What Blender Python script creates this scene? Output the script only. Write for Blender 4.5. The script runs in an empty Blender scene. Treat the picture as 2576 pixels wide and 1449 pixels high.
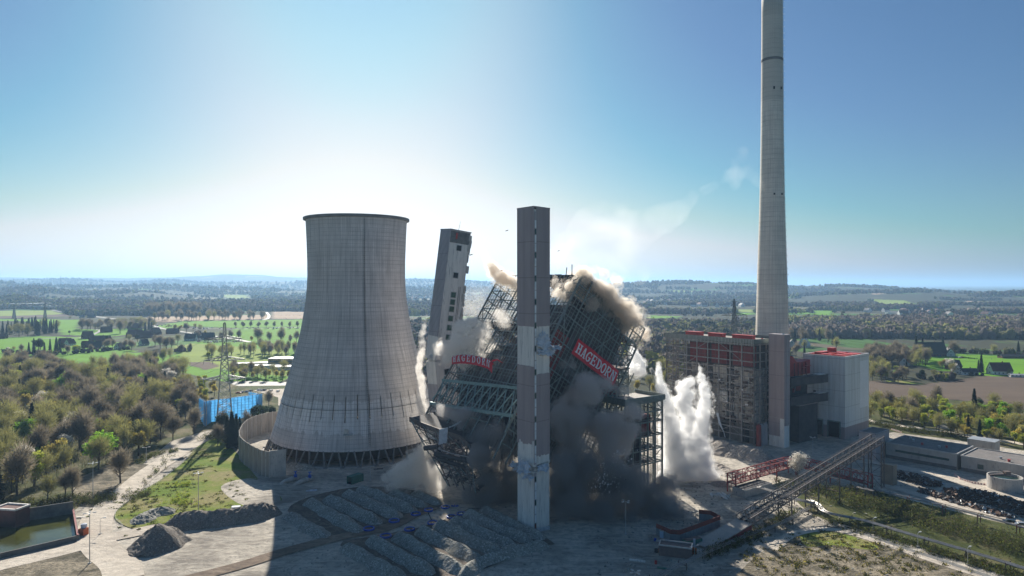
import bpy, math, random
from mathutils import Vector, Matrix, noise
R = math.radians
SC = bpy.context.scene
COL = SC.collection
# ------------------------------------------------------------------ camera, sky, sun, exposure
CAMZ = 90.0
F, CX, HY = 1717.0, 1288.0, 715.0          # focal length and principal point in units of a 2576 px wide picture
cd = bpy.data.cameras.new('camera'); cam = bpy.data.objects.new('camera', cd); COL.objects.link(cam)
cam.location = (0, 0, CAMZ); cam.rotation_euler = (R(90), 0, 0)
cd.sensor_width = 36; cd.lens = 36 * F / 2576; cd.shift_y = -9.5 / 2576
cd.clip_start = 1; cd.clip_end = 200000
SC.camera = cam
SUN_AZ, SUN_EL = R(-12.5), R(29)              # azimuth from +Y towards +X
sd = Vector((math.sin(SUN_AZ) * math.cos(SUN_EL), math.cos(SUN_AZ) * math.cos(SUN_EL), math.sin(SUN_EL)))
w = bpy.data.worlds.new('World'); SC.world = w; w.use_nodes = True
nt = w.node_tree; sky = nt.nodes.new('ShaderNodeTexSky'); sky.sky_type = 'NISHITA'; sky.sun_disc = False
sky.sun_elevation = SUN_EL; sky.sun_rotation = SUN_AZ; sky.altitude = 150; sky.air_density = 1.15; sky.dust_density = 0.75; sky.ozone_density = 1.6
bg = nt.nodes['Background']; SKY = 0.050; EXPO = 0.72
# deepen the blue away from the sun: each channel gets its own gamma
sp = nt.nodes.new('ShaderNodeSeparateColor'); cb = nt.nodes.new('ShaderNodeCombineColor'); nt.links.new(sky.outputs[0], sp.inputs[0])
k = SKY * 2 ** EXPO
# the veil round the sun is capped high up and left open near the horizon, where the air is thick
tcs = nt.nodes.new('ShaderNodeTexCoord'); sxyz = nt.nodes.new('ShaderNodeSeparateXYZ'); nt.links.new(tcs.outputs['Generated'], sxyz.inputs[0])
caps = []; outs = []
for stops in (((.0, 2.2), (.11, 1.5), (.22, .78), (.32, .50), (.45, .36)), ((.0, 2.2), (.11, 1.5), (.22, .98), (.32, .77), (.45, .62)), ((.0, 2.2), (.11, 1.5), (.22, 1.1), (.32, .96), (.45, .85))):
    fc = nt.nodes.new('ShaderNodeFloatCurve'); cv = fc.mapping; cv.clip_max_y = 3; cv.clip_max_x = 1; c = cv.curves[0]
    while len(c.points) < 2: c.points.new(0, 0)
    c.points[0].location = stops[0]; c.points[1].location = (1.0, stops[-1][1] * .9)
    for p in stops[1:]: c.points.new(*p)
    cv.update(); nt.links.new(sxyz.outputs[2], fc.inputs['Value'])
    m6 = nt.nodes.new('ShaderNodeMath'); m6.operation = 'DIVIDE'; m6.inputs[1].default_value = k; nt.links.new(fc.outputs[0], m6.inputs[0]); caps.append(m6.outputs[0])
for i, (g, a, low) in enumerate(((2.3, 0.86, 0.42), (1.42, 0.84, 0.62), (1.06, 0.87, 0.68))):
    m1 = nt.nodes.new('ShaderNodeMath'); m1.operation = 'POWER'; m1.inputs[1].default_value = g
    m2 = nt.nodes.new('ShaderNodeMath'); m2.operation = 'MULTIPLY'; m2.inputs[1].default_value = a * k ** (g - 1)
    m3 = nt.nodes.new('ShaderNodeMath'); m3.operation = 'SMOOTH_MIN'; m3.inputs[2].default_value = .45 / k; nt.links.new(caps[i], m3.inputs[1])
    nt.links.new(sp.outputs[i], m1.inputs[0]); nt.links.new(m1.outputs[0], m2.inputs[0]); m4 = nt.nodes.new('ShaderNodeMath'); m4.operation = 'MULTIPLY'; m4.inputs[1].default_value = low; m5 = nt.nodes.new('ShaderNodeMath'); m5.operation = 'MAXIMUM'
    nt.links.new(sp.outputs[i], m4.inputs[0]); nt.links.new(m4.outputs[0], m5.inputs[0]); nt.links.new(m2.outputs[0], m5.inputs[1]); nt.links.new(m5.outputs[0], m3.inputs[0]); outs.append(m3.outputs[0])
# thick air near the horizon scatters every colour alike: no yellow cast there
def lim(op, a, b, f, idx):
    q = nt.nodes.new('ShaderNodeMath'); q.operation = 'MULTIPLY'; q.inputs[1].default_value = f; nt.links.new(b, q.inputs[0])
    r = nt.nodes.new('ShaderNodeMath'); r.operation = op; nt.links.new(a, r.inputs[0]); nt.links.new(q.outputs[0], r.inputs[1]); nt.links.new(r.outputs[0], cb.inputs[idx])
lim('MINIMUM', outs[0], outs[1], 0.98, 0); nt.links.new(outs[1], cb.inputs[1]); lim('MAXIMUM', outs[2], outs[1], 0.98, 2)
bg.inputs['Strength'].default_value = SKY
nt.links.new(cb.outputs[0], bg.inputs[0])
sl = bpy.data.lights.new('sun', 'SUN'); sl.energy = 5.0; sl.angle = R(0.5); sl.color = (1.0, 0.93, 0.82)
so = bpy.data.objects.new('sun', sl); COL.objects.link(so); so.rotation_euler = sd.to_track_quat('Z', 'Y').to_euler()
SC.view_settings.view_transform = 'Standard'; SC.view_settings.look = 'None'; SC.view_settings.gamma = 1
SC.view_settings.exposure = EXPO
cy = SC.cycles
cy.use_denoising = True
cy.max_bounces = 14; cy.diffuse_bounces = 4; cy.glossy_bounces = 2; cy.transmission_bounces = 2; cy.transparent_max_bounces = 12
cy.volume_bounces = 10; cy.volume_step_rate = 1.0; cy.volume_max_steps = 512
cy.use_adaptive_sampling = True; cy.adaptive_threshold = 0.02
cy.sample_clamp_indirect = 6

# ------------------------------------------------------------------ materials
def new_mat(name):
    m = bpy.data.materials.new(name); m.use_nodes = True
    return m, m.node_tree.nodes, m.node_tree.links, m.node_tree.nodes['Principled BSDF']
def mth(N, L, op, a, b=None, c=None):
    n = N.new('ShaderNodeMath'); n.operation = op
    for i, v in enumerate((a, b, c)):
        if v is None: continue
        if isinstance(v, (int, float)): n.inputs[i].default_value = v
        else: L.new(v, n.inputs[i])
    return n.outputs[0]
def mixc(N, L, f, a, b, mode='MIX'):
    n = N.new('ShaderNodeMix'); n.data_type = 'RGBA'; n.blend_type = mode
    for sock, v in ((n.inputs[0], f), (n.inputs[6], a), (n.inputs[7], b)):
        if isinstance(v, (int, float)): sock.default_value = v
        elif isinstance(v, tuple): sock.default_value = (*v, 1) if len(v) == 3 else v
        else: L.new(v, sock)
    return n.outputs[2]
def coords(N, L, kind, scale=(1, 1, 1), rot=(0, 0, 0)):
    if kind == 'world': c = N.new('ShaderNodeNewGeometry').outputs['Position']
    else: c = N.new('ShaderNodeTexCoord').outputs['Object']
    mp = N.new('ShaderNodeMapping'); mp.inputs['Scale'].default_value = scale; mp.inputs['Rotation'].default_value = rot
    L.new(c, mp.inputs[0]); return mp.outputs[0]
def tnoise(N, L, vec, scale, detail=4, rough=0.6, dist=0.0):
    n = N.new('ShaderNodeTexNoise'); n.inputs['Scale'].default_value = scale; n.inputs['Detail'].default_value = detail
    n.inputs['Roughness'].default_value = rough; n.inputs['Distortion'].default_value = dist
    L.new(vec, n.inputs['Vector']); return n.outputs[0]
def ramp(N, L, fac, stops, interp='LINEAR'):
    n = N.new('ShaderNodeValToRGB'); n.color_ramp.interpolation = interp
    e = n.color_ramp.elements
    while len(e) < len(stops): e.new(0.5)
    for i, (p, c) in enumerate(stops):
        e[i].position = p; e[i].color = (*c, 1) if isinstance(c, tuple) else (c, c, c, 1)
    L.new(fac, n.inputs[0]); return n.outputs[0]
def bumpy(N, L, P, h, strength=0.5, dist=0.1):
    b = N.new('ShaderNodeBump'); b.inputs['Strength'].default_value = strength; b.inputs['Distance'].default_value = dist
    L.new(h, b.inputs['Height']); L.new(b.outputs[0], P.inputs['Normal'])
def mat(name, c1, c2=None, scale=0.3, rough=0.8, metal=0.0, bump=0.0, kind='world', stretch=(1, 1, 1), spec=0.4, c3=None, alpha=None):
    m, N, L, P = new_mat(name)
    P.inputs['Roughness'].default_value = rough; P.inputs['Metallic'].default_value = metal
    P.inputs['Specular IOR Level'].default_value = spec
    if c2 is None: c2 = tuple(v * 0.72 for v in c1)
    v = coords(N, L, kind, stretch)
    n1 = tnoise(N, L, v, scale, 6, 0.65)
    f = ramp(N, L, n1, [(0.36, 0.0), (0.64, 1.0)])
    col = mixc(N, L, f, c1, c2)
    if c3:
        n2 = tnoise(N, L, v, scale * 4.3, 4, 0.7)
        col = mixc(N, L, ramp(N, L, n2, [(0.56, 0.0), (0.68, 1.0)]), col, c3)
    L.new(col, P.inputs['Base Color'])
    if bump: bumpy(N, L, P, tnoise(N, L, v, scale * 9, 4, 0.7), min(1, bump), bump)
    if alpha is not None: P.inputs['Alpha'].default_value = alpha
    return m
def obj_tint(N, L, col, amt=0.25):
    """per-object brightness variation"""
    oi = N.new('ShaderNodeObjectInfo')
    v = mth(N, L, 'MULTIPLY_ADD', oi.outputs['Random'], amt * 2, 1 - amt)
    return mixc(N, L, 1.0, col, v, 'MULTIPLY')

# ------------------------------------------------------------------ mesh builder
ORIGIN = {}
class MB:
    def __init__(s): s.v = []; s.f = []; s.mi = []
    def add(s, vs, fs, mi=0):
        b = len(s.v); s.v.extend([tuple(p) for p in vs]); s.f.extend([tuple(b + i for i in f) for f in fs]); s.mi.extend([mi] * len(fs))
    def box(s, c, ax, ay, az, mi=0):
        """centre and three half-axis vectors"""
        c, ax, ay, az = Vector(c), Vector(ax), Vector(ay), Vector(az)
        vs = [c + i * ax + j * ay + k * az for k in (-1, 1) for j in (-1, 1) for i in (-1, 1)]
        s.add(vs, [(0, 2, 3, 1), (4, 5, 7, 6), (0, 1, 5, 4), (2, 6, 7, 3), (0, 4, 6, 2), (1, 3, 7, 5)], mi)
    def abox(s, x0, x1, y0, y1, z0, z1, mi=0):
        s.box(((x0 + x1) / 2, (y0 + y1) / 2, (z0 + z1) / 2), ((x1 - x0) / 2, 0, 0), (0, (y1 - y0) / 2, 0), (0, 0, (z1 - z0) / 2), mi)
    def beam(s, a, b, w=0.3, h=None, mi=0, up=None):
        a, b = Vector(a), Vector(b); d = b - a; l = d.length
        if l < 1e-6: return
        d /= l; u = Vector(up) if up else Vector((0, 0, 1))
        if abs(d.dot(u)) > 0.98: u = Vector((0.59, -0.81, 0))
        sx = d.cross(u).normalized(); sy = sx.cross(d).normalized()
        s.box((a + b) / 2, d * (l / 2), sx * (w / 2), sy * ((h or w) / 2), mi)
    def tube(s, pts, r, n=8, mi=0, cap=True):
        pts = [Vector(p) for p in pts]; rs = r if isinstance(r, (list, tuple)) else [r] * len(pts)
        base = len(s.v); rings = []
        for i, p in enumerate(pts):
            d = (pts[min(i + 1, len(pts) - 1)] - pts[max(i - 1, 0)]).normalized()
            u = Vector((0, 0, 1)) if abs(d.z) < 0.9 else Vector((1, 0, 0))
            sx = d.cross(u).normalized(); sy = sx.cross(d)
            rings.append([p + rs[i] * (math.cos(2 * math.pi * k / n) * sx + math.sin(2 * math.pi * k / n) * sy) for k in range(n)])
        vs = [q for rg in rings for q in rg]; fs = []
        for i in range(len(pts) - 1):
            for k in range(n):
                fs.append((i * n + k, i * n + (k + 1) % n, (i + 1) * n + (k + 1) % n, (i + 1) * n + k))
        if cap: fs.append(tuple(range(n))[::-1]); fs.append(tuple((len(pts) - 1) * n + k for k in range(n)))
        s.add(vs, fs, mi)
    def quad(s, a, b, c, d, mi=0): s.add([a, b, c, d], [(0, 1, 2, 3)], mi)
    def prism(s, poly, z0, z1, mi=0, top=None):
        """vertical prism over a ground polygon (counter-clockwise)"""
        n = len(poly); vs = [(p[0], p[1], z0) for p in poly] + [(p[0], p[1], z1) for p in poly]
        s.add(vs, [tuple(range(n))[::-1]] + [(i, (i + 1) % n, n + (i + 1) % n, n + i) for i in range(n)], mi)
        s.add([(p[0], p[1], z1) for p in poly], [tuple(range(n))], mi if top is None else top)
    def build(s, name, mats, parent=None, loc=None, smooth=False):
        me = bpy.data.meshes.new(name)
        if parent is not None: o0 = ORIGIN[parent]
        else: o0 = Vector(loc) if loc is not None else Vector((0, 0, 0))
        me.from_pydata([(p[0] - o0.x, p[1] - o0.y, p[2] - o0.z) for p in s.v], [], s.f)
        for m in (mats if isinstance(mats, (list, tuple)) else [mats]): me.materials.append(m)
        if any(s.mi): me.polygons.foreach_set('material_index', s.mi)
        if smooth: me.polygons.foreach_set('use_smooth', [True] * len(me.polygons))
        me.update()
        o = bpy.data.objects.new(name, me); COL.objects.link(o)
        if parent is not None: o.parent = parent
        else: o.location = o0
        ORIGIN[o] = o0
        return o
def thing(name, label, cat, loc=(0, 0, 0), group=None):
    o = bpy.data.objects.new(name, None); COL.objects.link(o); o.location = loc; o.empty_display_size = 1
    ORIGIN[o] = Vector(loc); tag(o, label, cat, group); return o
def tag(o, label, cat, group=None):
    o['label'] = label; o['category'] = cat
    if group: o['group'] = group
    return o
def struct(o): o['kind'] = 'structure'; return o
def dup(root, loc, rz=0.0, sc=(1, 1, 1), label=None, group=None):
    r = root.copy(); COL.objects.link(r); r.location = loc; r.rotation_euler = (0, 0, rz); r.scale = sc
    if label: r['label'] = label
    if group: r['group'] = group
    for ch in root.children:
        c = ch.copy(); COL.objects.link(c); c.parent = r
        for g in ch.children:
            d = g.copy(); COL.objects.link(d); d.parent = c
    return r

# ------------------------------------------------------------------ terrain and rays
def lerp_tab(t, x):
    if x <= t[0][0]: return t[0][1]
    for (x0, y0), (x1, y1) in zip(t, t[1:]):
        if x <= x1:
            f = (x - x0) / (x1 - x0); f = f * f * (3 - 2 * f); return y0 + (y1 - y0) * f
    return t[-1][1]
# far hills: distance, width in depth, crest height above the ground by bearing
def crest(d, tab): return [(x, CAMZ + (HY - y) / F * d) for x, y in tab]
RIDGES = [
    (14000, 2600, crest(14000, [(-1800, 700), (-600, 697), (0, 699), (200, 700), (400, 698), (500, 695), (585, 690), (650, 692), (705, 697), (900, 699), (1080, 701), (1250, 708), (1420, 714), (1550, 722), (1800, 730), (4500, 730)])),
    (9500, 1300, crest(9500, [(-1800, 712), (-300, 706), (0, 707), (150, 704), (300, 711), (420, 706), (520, 712), (700, 708), (900, 709), (1100, 706), (1300, 714), (1500, 735), (4500, 735)])),
    (5600, 850, crest(5600, [(-1800, 705), (0, 713), (60, 720), (250, 722), (400, 719), (520, 726), (760, 731), (1000, 728), (1250, 728), (1480, 722), (1600, 713), (1720, 710), (1880, 714), (1990, 722), (2060, 721), (2130, 719), (2220, 722), (2290, 728), (2420, 736), (2520, 740), (2700, 736), (4500, 730)])),
    (3900, 480, crest(3900, [(-1800, 716), (-100, 722), (0, 728), (80, 724), (200, 738), (340, 734), (480, 744), (600, 752), (1500, 752), (1900, 748), (2200, 737), (2330, 733), (2450, 741), (2576, 738), (2800, 730), (4500, 730)])),
    (2600, 260, crest(2600, [(-1800, 733), (0, 748), (40, 742), (110, 757), (420, 762), (2000, 770), (4500, 765)])),
]
def H(x, y):
    if y < 1500: return 0.0
    px = CX + F * x / y; h = 0.0
    for d, wd, tab in RIDGES:
        t = (y - d) / wd
        if abs(t) < 3:
            n = 1 + 0.10 * noise.noise(Vector((x / 900, y / 900, d)))
            h = max(h, lerp_tab(tab, px) * math.exp(-t * t) * n)
    f = min(1, (y - 1500) / 1500)
    return h * f
def G(px, py, z=0.0):
    """the ground point seen at a place of the picture"""
    if py > HY + 104:
        d = F * (CAMZ - z) / (py - HY); return Vector(((px - CX) / F * d, d, z))
    y = 900.0; dx, dz = (px - CX) / F, -(py - HY) / F
    while y < 60000:
        if CAMZ + dz * y <= H(dx * y, y) + z: break
        y *= 1.004
    return Vector((dx * y, y, H(dx * y, y)))
def W(px, py, d): return Vector(((px - CX) / F * d, d, CAMZ - (py - HY) / F * d))
# the axes of the works: U runs along the halls (away, to one side), V across
U = Vector((-0.588, 0.809, 0)); V = Vector((0.809, 0.588, 0)); Z = Vector((0, 0, 1))
def r2p(x, y): return (x / 3.1765, 644 + y / 3.1765)
def r2(x, y): return (x / 3.2, 1006.2 + y / 3.2)
def r3(x, y): return (603.7 + x / 3.1765, 992.8 + y / 3.1765)
def r5(x, y): return (992.8 + x / 3.375, 872.1 + y / 3.375)
def r6(x, y): return (1542.9 + x / 3.6006, 778.2 + y / 3.6006)
def r7(x, y): return (1610 + x / 2.667, 1046.5 + y / 2.667)
def r8(x, y): return (1610 + x / 2.667, 644 + y / 2.667)
def r9(x, y): return (2146.6 + x / 5.683, 845.2 + y / 5.683)     # houses beyond the ploughed field
def c4(x, y): return (1596.6 + x / 6.194, 1234.3 + y / 6.194)

def inside(p, poly):
    c = False; j = len(poly) - 1
    for i in range(len(poly)):
        a, b = poly[i], poly[j]
        if (a[1] > p[1]) != (b[1] > p[1]) and p[0] < (b[0] - a[0]) * (p[1] - a[1]) / (b[1] - a[1]) + a[0]: c = not c
        j = i
    return c
# ------------------------------------------------------------------ ground
def ground_material():
    m, N, L, P = new_mat('countryside')
    P.inputs['Roughness'].default_value = 0.95; P.inputs['Specular IOR Level'].default_value = 0.1
    p = coords(N, L, 'world', (1, 0.62, 0))
    vo = N.new('ShaderNodeTexVoronoi'); vo.inputs['Scale'].default_value = 1 / 210; vo.inputs['Randomness'].default_value = 0.9
    dn = N.new('ShaderNodeTexNoise'); dn.inputs['Scale'].default_value = 1 / 160; L.new(p, dn.inputs['Vector'])
    ad = N.new('ShaderNodeVectorMath'); ad.operation = 'MULTIPLY_ADD'; L.new(dn.outputs['Color'], ad.inputs[0]); ad.inputs[1].default_value = (60, 60, 0); L.new(p, ad.inputs[2])
    L.new(ad.outputs[0], vo.inputs['Vector'])
    sep = N.new('ShaderNodeSeparateColor'); L.new(vo.outputs['Color'], sep.inputs[0])
    col = ramp(N, L, sep.outputs[0], [(0.0, (0.05, 0.16, 0.02)), (0.3, (0.10, 0.13, 0.045)), (0.45, (0.13, 0.115, 0.07)), (0.6, (0.07, 0.20, 0.025)), (0.75, (0.23, 0.19, 0.12)), (0.86, (0.09, 0.12, 0.04)), (0.95, (0.14, 0.11, 0.075))], 'CONSTANT')
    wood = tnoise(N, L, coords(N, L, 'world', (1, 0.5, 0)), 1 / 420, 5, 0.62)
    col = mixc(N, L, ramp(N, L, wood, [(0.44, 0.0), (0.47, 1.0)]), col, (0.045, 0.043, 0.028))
    fine = tnoise(N, L, coords(N, L, 'world', (1, 1, 0)), 0.05, 5, 0.7)
    col = mixc(N, L, ramp(N, L, fine, [(0.3, 0.0), (0.7, 0.55)]), col, (0.06, 0.075, 0.03))
    L.new(col, P.inputs['Base Color'])
    return m
def build_terrain():
    ang = [R(a) for a in [-180 + 6 * i for i in range(20)] + [-60 + 0.5 * i for i in range(241)] + [66 + 6 * i for i in range(20)] if a < 180]
    ang = sorted(set(round(a, 6) for a in ang))
    rad = [40.0]
    while rad[-1] < 75000: rad.append(rad[-1] * (1.06 if rad[-1] < 1400 else 1.018 if rad[-1] < 16000 else 1.08))
    vs = [(0, 0, 0)]; fs = []; n = len(ang)
    for r in rad:
        for a in ang:
            x, y = r * math.sin(a), r * math.cos(a); vs.append((x, y, H(x, y)))
    for k in range(n): fs.append((0, 1 + (k + 1) % n, 1 + k))
    for i in range(len(rad) - 1):
        for k in range(n):
            a, b = 1 + i * n + k, 1 + i * n + (k + 1) % n
            fs.append((a, b, b + n, a + n))
    mb = MB(); mb.v = vs; mb.f = fs; mb.mi = [0] * len(fs)
    return struct(mb.build('ground', ground_material(), smooth=True))
build_terrain()

def sheet(name, pts, m, z, res=None, kind='structure'):
    """a thin sheet laid on the ground over a polygon of ground points; far ones follow the relief"""
    import mathutils.geometry as mg
    poly = [Vector((p[0], p[1], 0)) for p in pts]
    mb = MB()
    if res is None:
        tris = mg.tessellate_polygon([poly])
        vs = [(p.x, p.y, z) for p in poly]; fs = []
        for t in tris:
            a, b, c = (poly[i] for i in t)
            fs.append(t if (b - a).cross(c - a).z > 0 else t[::-1])
        mb.add(vs, fs)
    else:
        x0, x1 = min(p.x for p in poly), max(p.x for p in poly); y0, y1 = min(p.y for p in poly), max(p.y for p in poly)
        nx, ny = max(2, int((x1 - x0) / res)), max(2, int((y1 - y0) / res)); pp = [(p.x, p.y) for p in poly]
        ix = {}
        def vid(i, j):
            if (i, j) not in ix:
                x, y = x0 + (x1 - x0) * i / nx, y0 + (y1 - y0) * j / ny
                ix[(i, j)] = len(mb.v); mb.v.append((x, y, H(x, y) + z))
            return ix[(i, j)]
        for i in range(nx):
            for j in range(ny):
                if inside((x0 + (x1 - x0) * (i + .5) / nx, y0 + (y1 - y0) * (j + .5) / ny), pp):
                    mb.f.append((vid(i, j), vid(i + 1, j), vid(i + 1, j + 1), vid(i, j + 1))); mb.mi.append(0)
    o = mb.build(name, m)
    if kind: o['kind'] = kind
    return o
def smooth_poly(pts, n=4):
    out = []; k = len(pts)
    for i in range(k):
        p0, p1, p2, p3 = (Vector(pts[(i + j - 1) % k][:2]) for j in range(4))
        for t in range(n):
            t = t / n
            out.append(0.5 * ((2 * p1) + (p2 - p0) * t + (2 * p0 - 5 * p1 + 4 * p2 - p3) * t * t + (3 * p1 - p0 - 3 * p2 + p3) * t ** 3))
    return out
def GP(f, pts): return [G(*f(*p))[:2] for p in pts]

def dirt_material(name, pale, mid, dark, sc=0.045, tracks=True):
    m, N, L, P = new_mat(name)
    P.inputs['Roughness'].default_value = 0.95; P.inputs['Specular IOR Level'].default_value = 0.15
    p = coords(N, L, 'world', (1, 1, 0))
    a = tnoise(N, L, p, sc, 7, 0.62, 0.6)
    col = ramp(N, L, a, [(0.36, dark), (0.47, mid), (0.58, pale)])
    b = tnoise(N, L, p, sc * 9, 6, 0.7)
    col = mixc(N, L, ramp(N, L, b, [(0.45, 0.0), (0.62, 0.75)]), col, dark)
    if tracks:
        q = coords(N, L, 'world', (0.16, 1.0, 0), (0, 0, R(-32)))
        t = tnoise(N, L, q, 0.32, 5, 0.6, 0.8)
        col = mixc(N, L, ramp(N, L, t, [(0.52, 0.0), (0.6, 0.6), (0.68, 0.1)]), col, pale)
        q = coords(N, L, 'world', (0.1, 1.0, 0), (0, 0, R(24)))
        t = tnoise(N, L, q, 0.5, 5, 0.6, 1.2)
        col = mixc(N, L, ramp(N, L, t, [(0.5, 0.0), (0.58, 0.55), (0.63, 0.0)]), col, tuple(v * 0.8 for v in mid))
    g = tnoise(N, L, p, 2.2, 3, 0.8)
    col = mixc(N, L, ramp(N, L, g, [(0.6, 0.0), (0.72, 0.35)]), col, pale)
    L.new(col, P.inputs['Base Color'])
    h = mth(N, L, 'ADD', mth(N, L, 'MULTIPLY', b, 0.9), mth(N, L, 'MULTIPLY', g, 0.25))
    bumpy(N, L, P, h, 0.9, 0.9)
    return m
M_YARD = dirt_material('crushed_rubble_yard', (0.64, 0.58, 0.49), (0.46, 0.415, 0.35), (0.24, 0.215, 0.185))
M_FIELD_DIRT = dirt_material('rough_waste_ground', (0.40, 0.34, 0.25), (0.20, 0.172, 0.125), (0.07, 0.066, 0.045), 0.09)
M_ROAD = dirt_material('gravel_road', (0.70, 0.625, 0.525), (0.60, 0.53, 0.445), (0.44, 0.385, 0.32), 0.03)
def grass_material(name, a, b, c, sc=0.06):
    m, N, L, P = new_mat(name)
    P.inputs['Roughness'].default_value = 0.95; P.inputs['Specular IOR Level'].default_value = 0.1
    p = coords(N, L, 'world', (1, 1, 0))
    n = tnoise(N, L, p, sc, 7, 0.68, 0.5)
    col = ramp(N, L, n, [(0.40, a), (0.5, b), (0.60, c)])
    n2 = tnoise(N, L, p, sc * 14, 5, 0.75)
    col = mixc(N, L, ramp(N, L, n2, [(0.4, 0.0), (0.75, 0.7)]), col, tuple(v * 0.5 for v in b))
    L.new(col, P.inputs['Base Color']); bumpy(N, L, P, n2, 0.8, 0.6)
    return m
M_LAWN = grass_material('rough_grass', (0.13, 0.21, 0.02), (0.21, 0.25, 0.045), (0.30, 0.26, 0.12), 0.045)
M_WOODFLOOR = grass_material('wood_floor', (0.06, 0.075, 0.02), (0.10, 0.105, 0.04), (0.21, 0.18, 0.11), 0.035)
M_SCRUB = grass_material('scrub_ground', (0.05, 0.065, 0.018), (0.085, 0.10, 0.03), (0.17, 0.155, 0.075), 0.06)
def field_material(name, a, b, row=None):
    m, N, L, P = new_mat(name)
    P.inputs['Roughness'].default_value = 0.95; P.inputs['Specular IOR Level'].default_value = 0.1
    p = coords(N, L, 'world', (0.3, 1, 0), (0, 0, row or 0.2))
    n = tnoise(N, L, p, 0.05, 6, 0.6)
    col = mixc(N, L, ramp(N, L, n, [(0.35, 0.0), (0.65, 1.0)]), a, b)
    big = tnoise(N, L, coords(N, L, 'world', (1, 1, 0)), 0.008, 5, 0.6)
    col = mixc(N, L, ramp(N, L, big, [(0.45, 0.0), (0.7, 0.45)]), col, tuple(v * 1.5 for v in b))
    if row is not None:
        wv = N.new('ShaderNodeTexWave'); wv.inputs['Scale'].default_value = 0.07; wv.inputs['Distortion'].default_value = 2.5; wv.inputs['Detail'].default_value = 3
        wv.bands_direction = 'Y'
        L.new(coords(N, L, 'world', (1, 1, 0), (0, 0, row)), wv.inputs['Vector'])
        col = mixc(N, L, mth(N, L, 'MULTIPLY', wv.outputs['Fac'], 0.3), col, tuple(v * 0.6 for v in b))
    L.new(col, P.inputs['Base Color'])
    return m
M_GREEN = field_material('young_wheat', (0.13, 0.30, 0.012), (0.105, 0.24, 0.012))
M_MEADOW = field_material('meadow', (0.24, 0.32, 0.05), (0.19, 0.25, 0.05))
M_PLOUGH = field_material('ploughed_soil', (0.155, 0.115, 0.085), (0.115, 0.086, 0.066), 0.1)
M_TAN = field_material('pale_stubble', (0.46, 0.34, 0.24), (0.38, 0.28, 0.19))
M_ASPHALT = mat('pale_asphalt', (0.20, 0.195, 0.18), (0.15, 0.145, 0.14), 0.2, 0.7)

# fields beyond the works ----------------------------------------------------
def fld(name, f, pts, m, z, res=30): return sheet(name, GP(f, pts), m, z, res)
fld('field', r2p, [(-900, 760), (0, 780), (190, 760), (700, 720), (960, 690), (1080, 770), (1380, 790), (1560, 690), (2000, 690), (2380, 700), (2400, 820), (2250, 1000), (1700, 1000), (1400, 1020), (1250, 900), (830, 950), (600, 940), (0, 920), (-900, 960)], M_GREEN, 0.05, 12)
fld('field', r2p, [(-900, 690), (0, 655), (330, 640), (560, 650), (900, 620), (760, 750), (520, 790), (0, 790), (-900, 790)], M_GREEN, 0.10, 14)
fld('field', r2p, [(-900, 500), (0, 505), (640, 510), (600, 590), (470, 590), (200, 520), (0, 520), (-900, 540)], M_GREEN, 0.12, 16)
fld('field', r2p, [(-900, 438), (0, 440), (420, 437), (470, 455), (560, 475), (0, 482), (-900, 485)], M_MEADOW, 0.15, 16)
fld('field', r2p, [(-900, 486), (0, 483), (565, 463), (640, 470), (600, 482), (0, 500), (-900, 510)], M_PLOUGH, 0.2, 16)
fld('field', r2p, [(470, 590), (1100, 578), (1180, 600), (930, 640), (500, 630)], M_GREEN, 0.14, 14)
fld('field', r2p, [(1180, 490), (2140, 470), (2140, 505), (1200, 532)], M_TAN, 0.2, 14)
fld('field', r2p, [(2185, 446), (2560, 448), (2560, 505), (2175, 502)], M_TAN, 0.2, 14)
fld('field', r2p, [(1240, 560), (1480, 520), (2140, 512), (2560, 505), (2560, 560), (1880, 575), (1500, 560), (1280, 590)], M_GREEN, 0.2, 14)
fld('field', r2p, [(1860, 580), (2560, 565), (2560, 690), (2100, 700), (1980, 690), (1850, 640)], M_GREEN, 0.16, 12)
fld('field', r2p, [(1380, 720), (1560, 700), (2300, 760), (2300, 860), (2280, 960), (1900, 930), (1500, 860)], M_MEADOW, 0.12, 8)
fld('field', r2p, [(1500, 850), (1680, 845), (1760, 880), (1640, 910), (1530, 880)], M_PLOUGH, 0.18, 5)
fld('field', r2p, [(1590, 405), (1800, 405), (1800, 440), (1600, 432)], M_GREEN, 0.2, 20)
fld('field', r2p, [(1780, 310), (1960, 315), (2000, 335), (1900, 345), (1800, 335)], M_MEADOW, 0.4, 25)
fld('field', r2p, [(0, 385), (150, 385), (120, 405), (0, 405)], M_GREEN, 0.4, 20)
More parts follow.
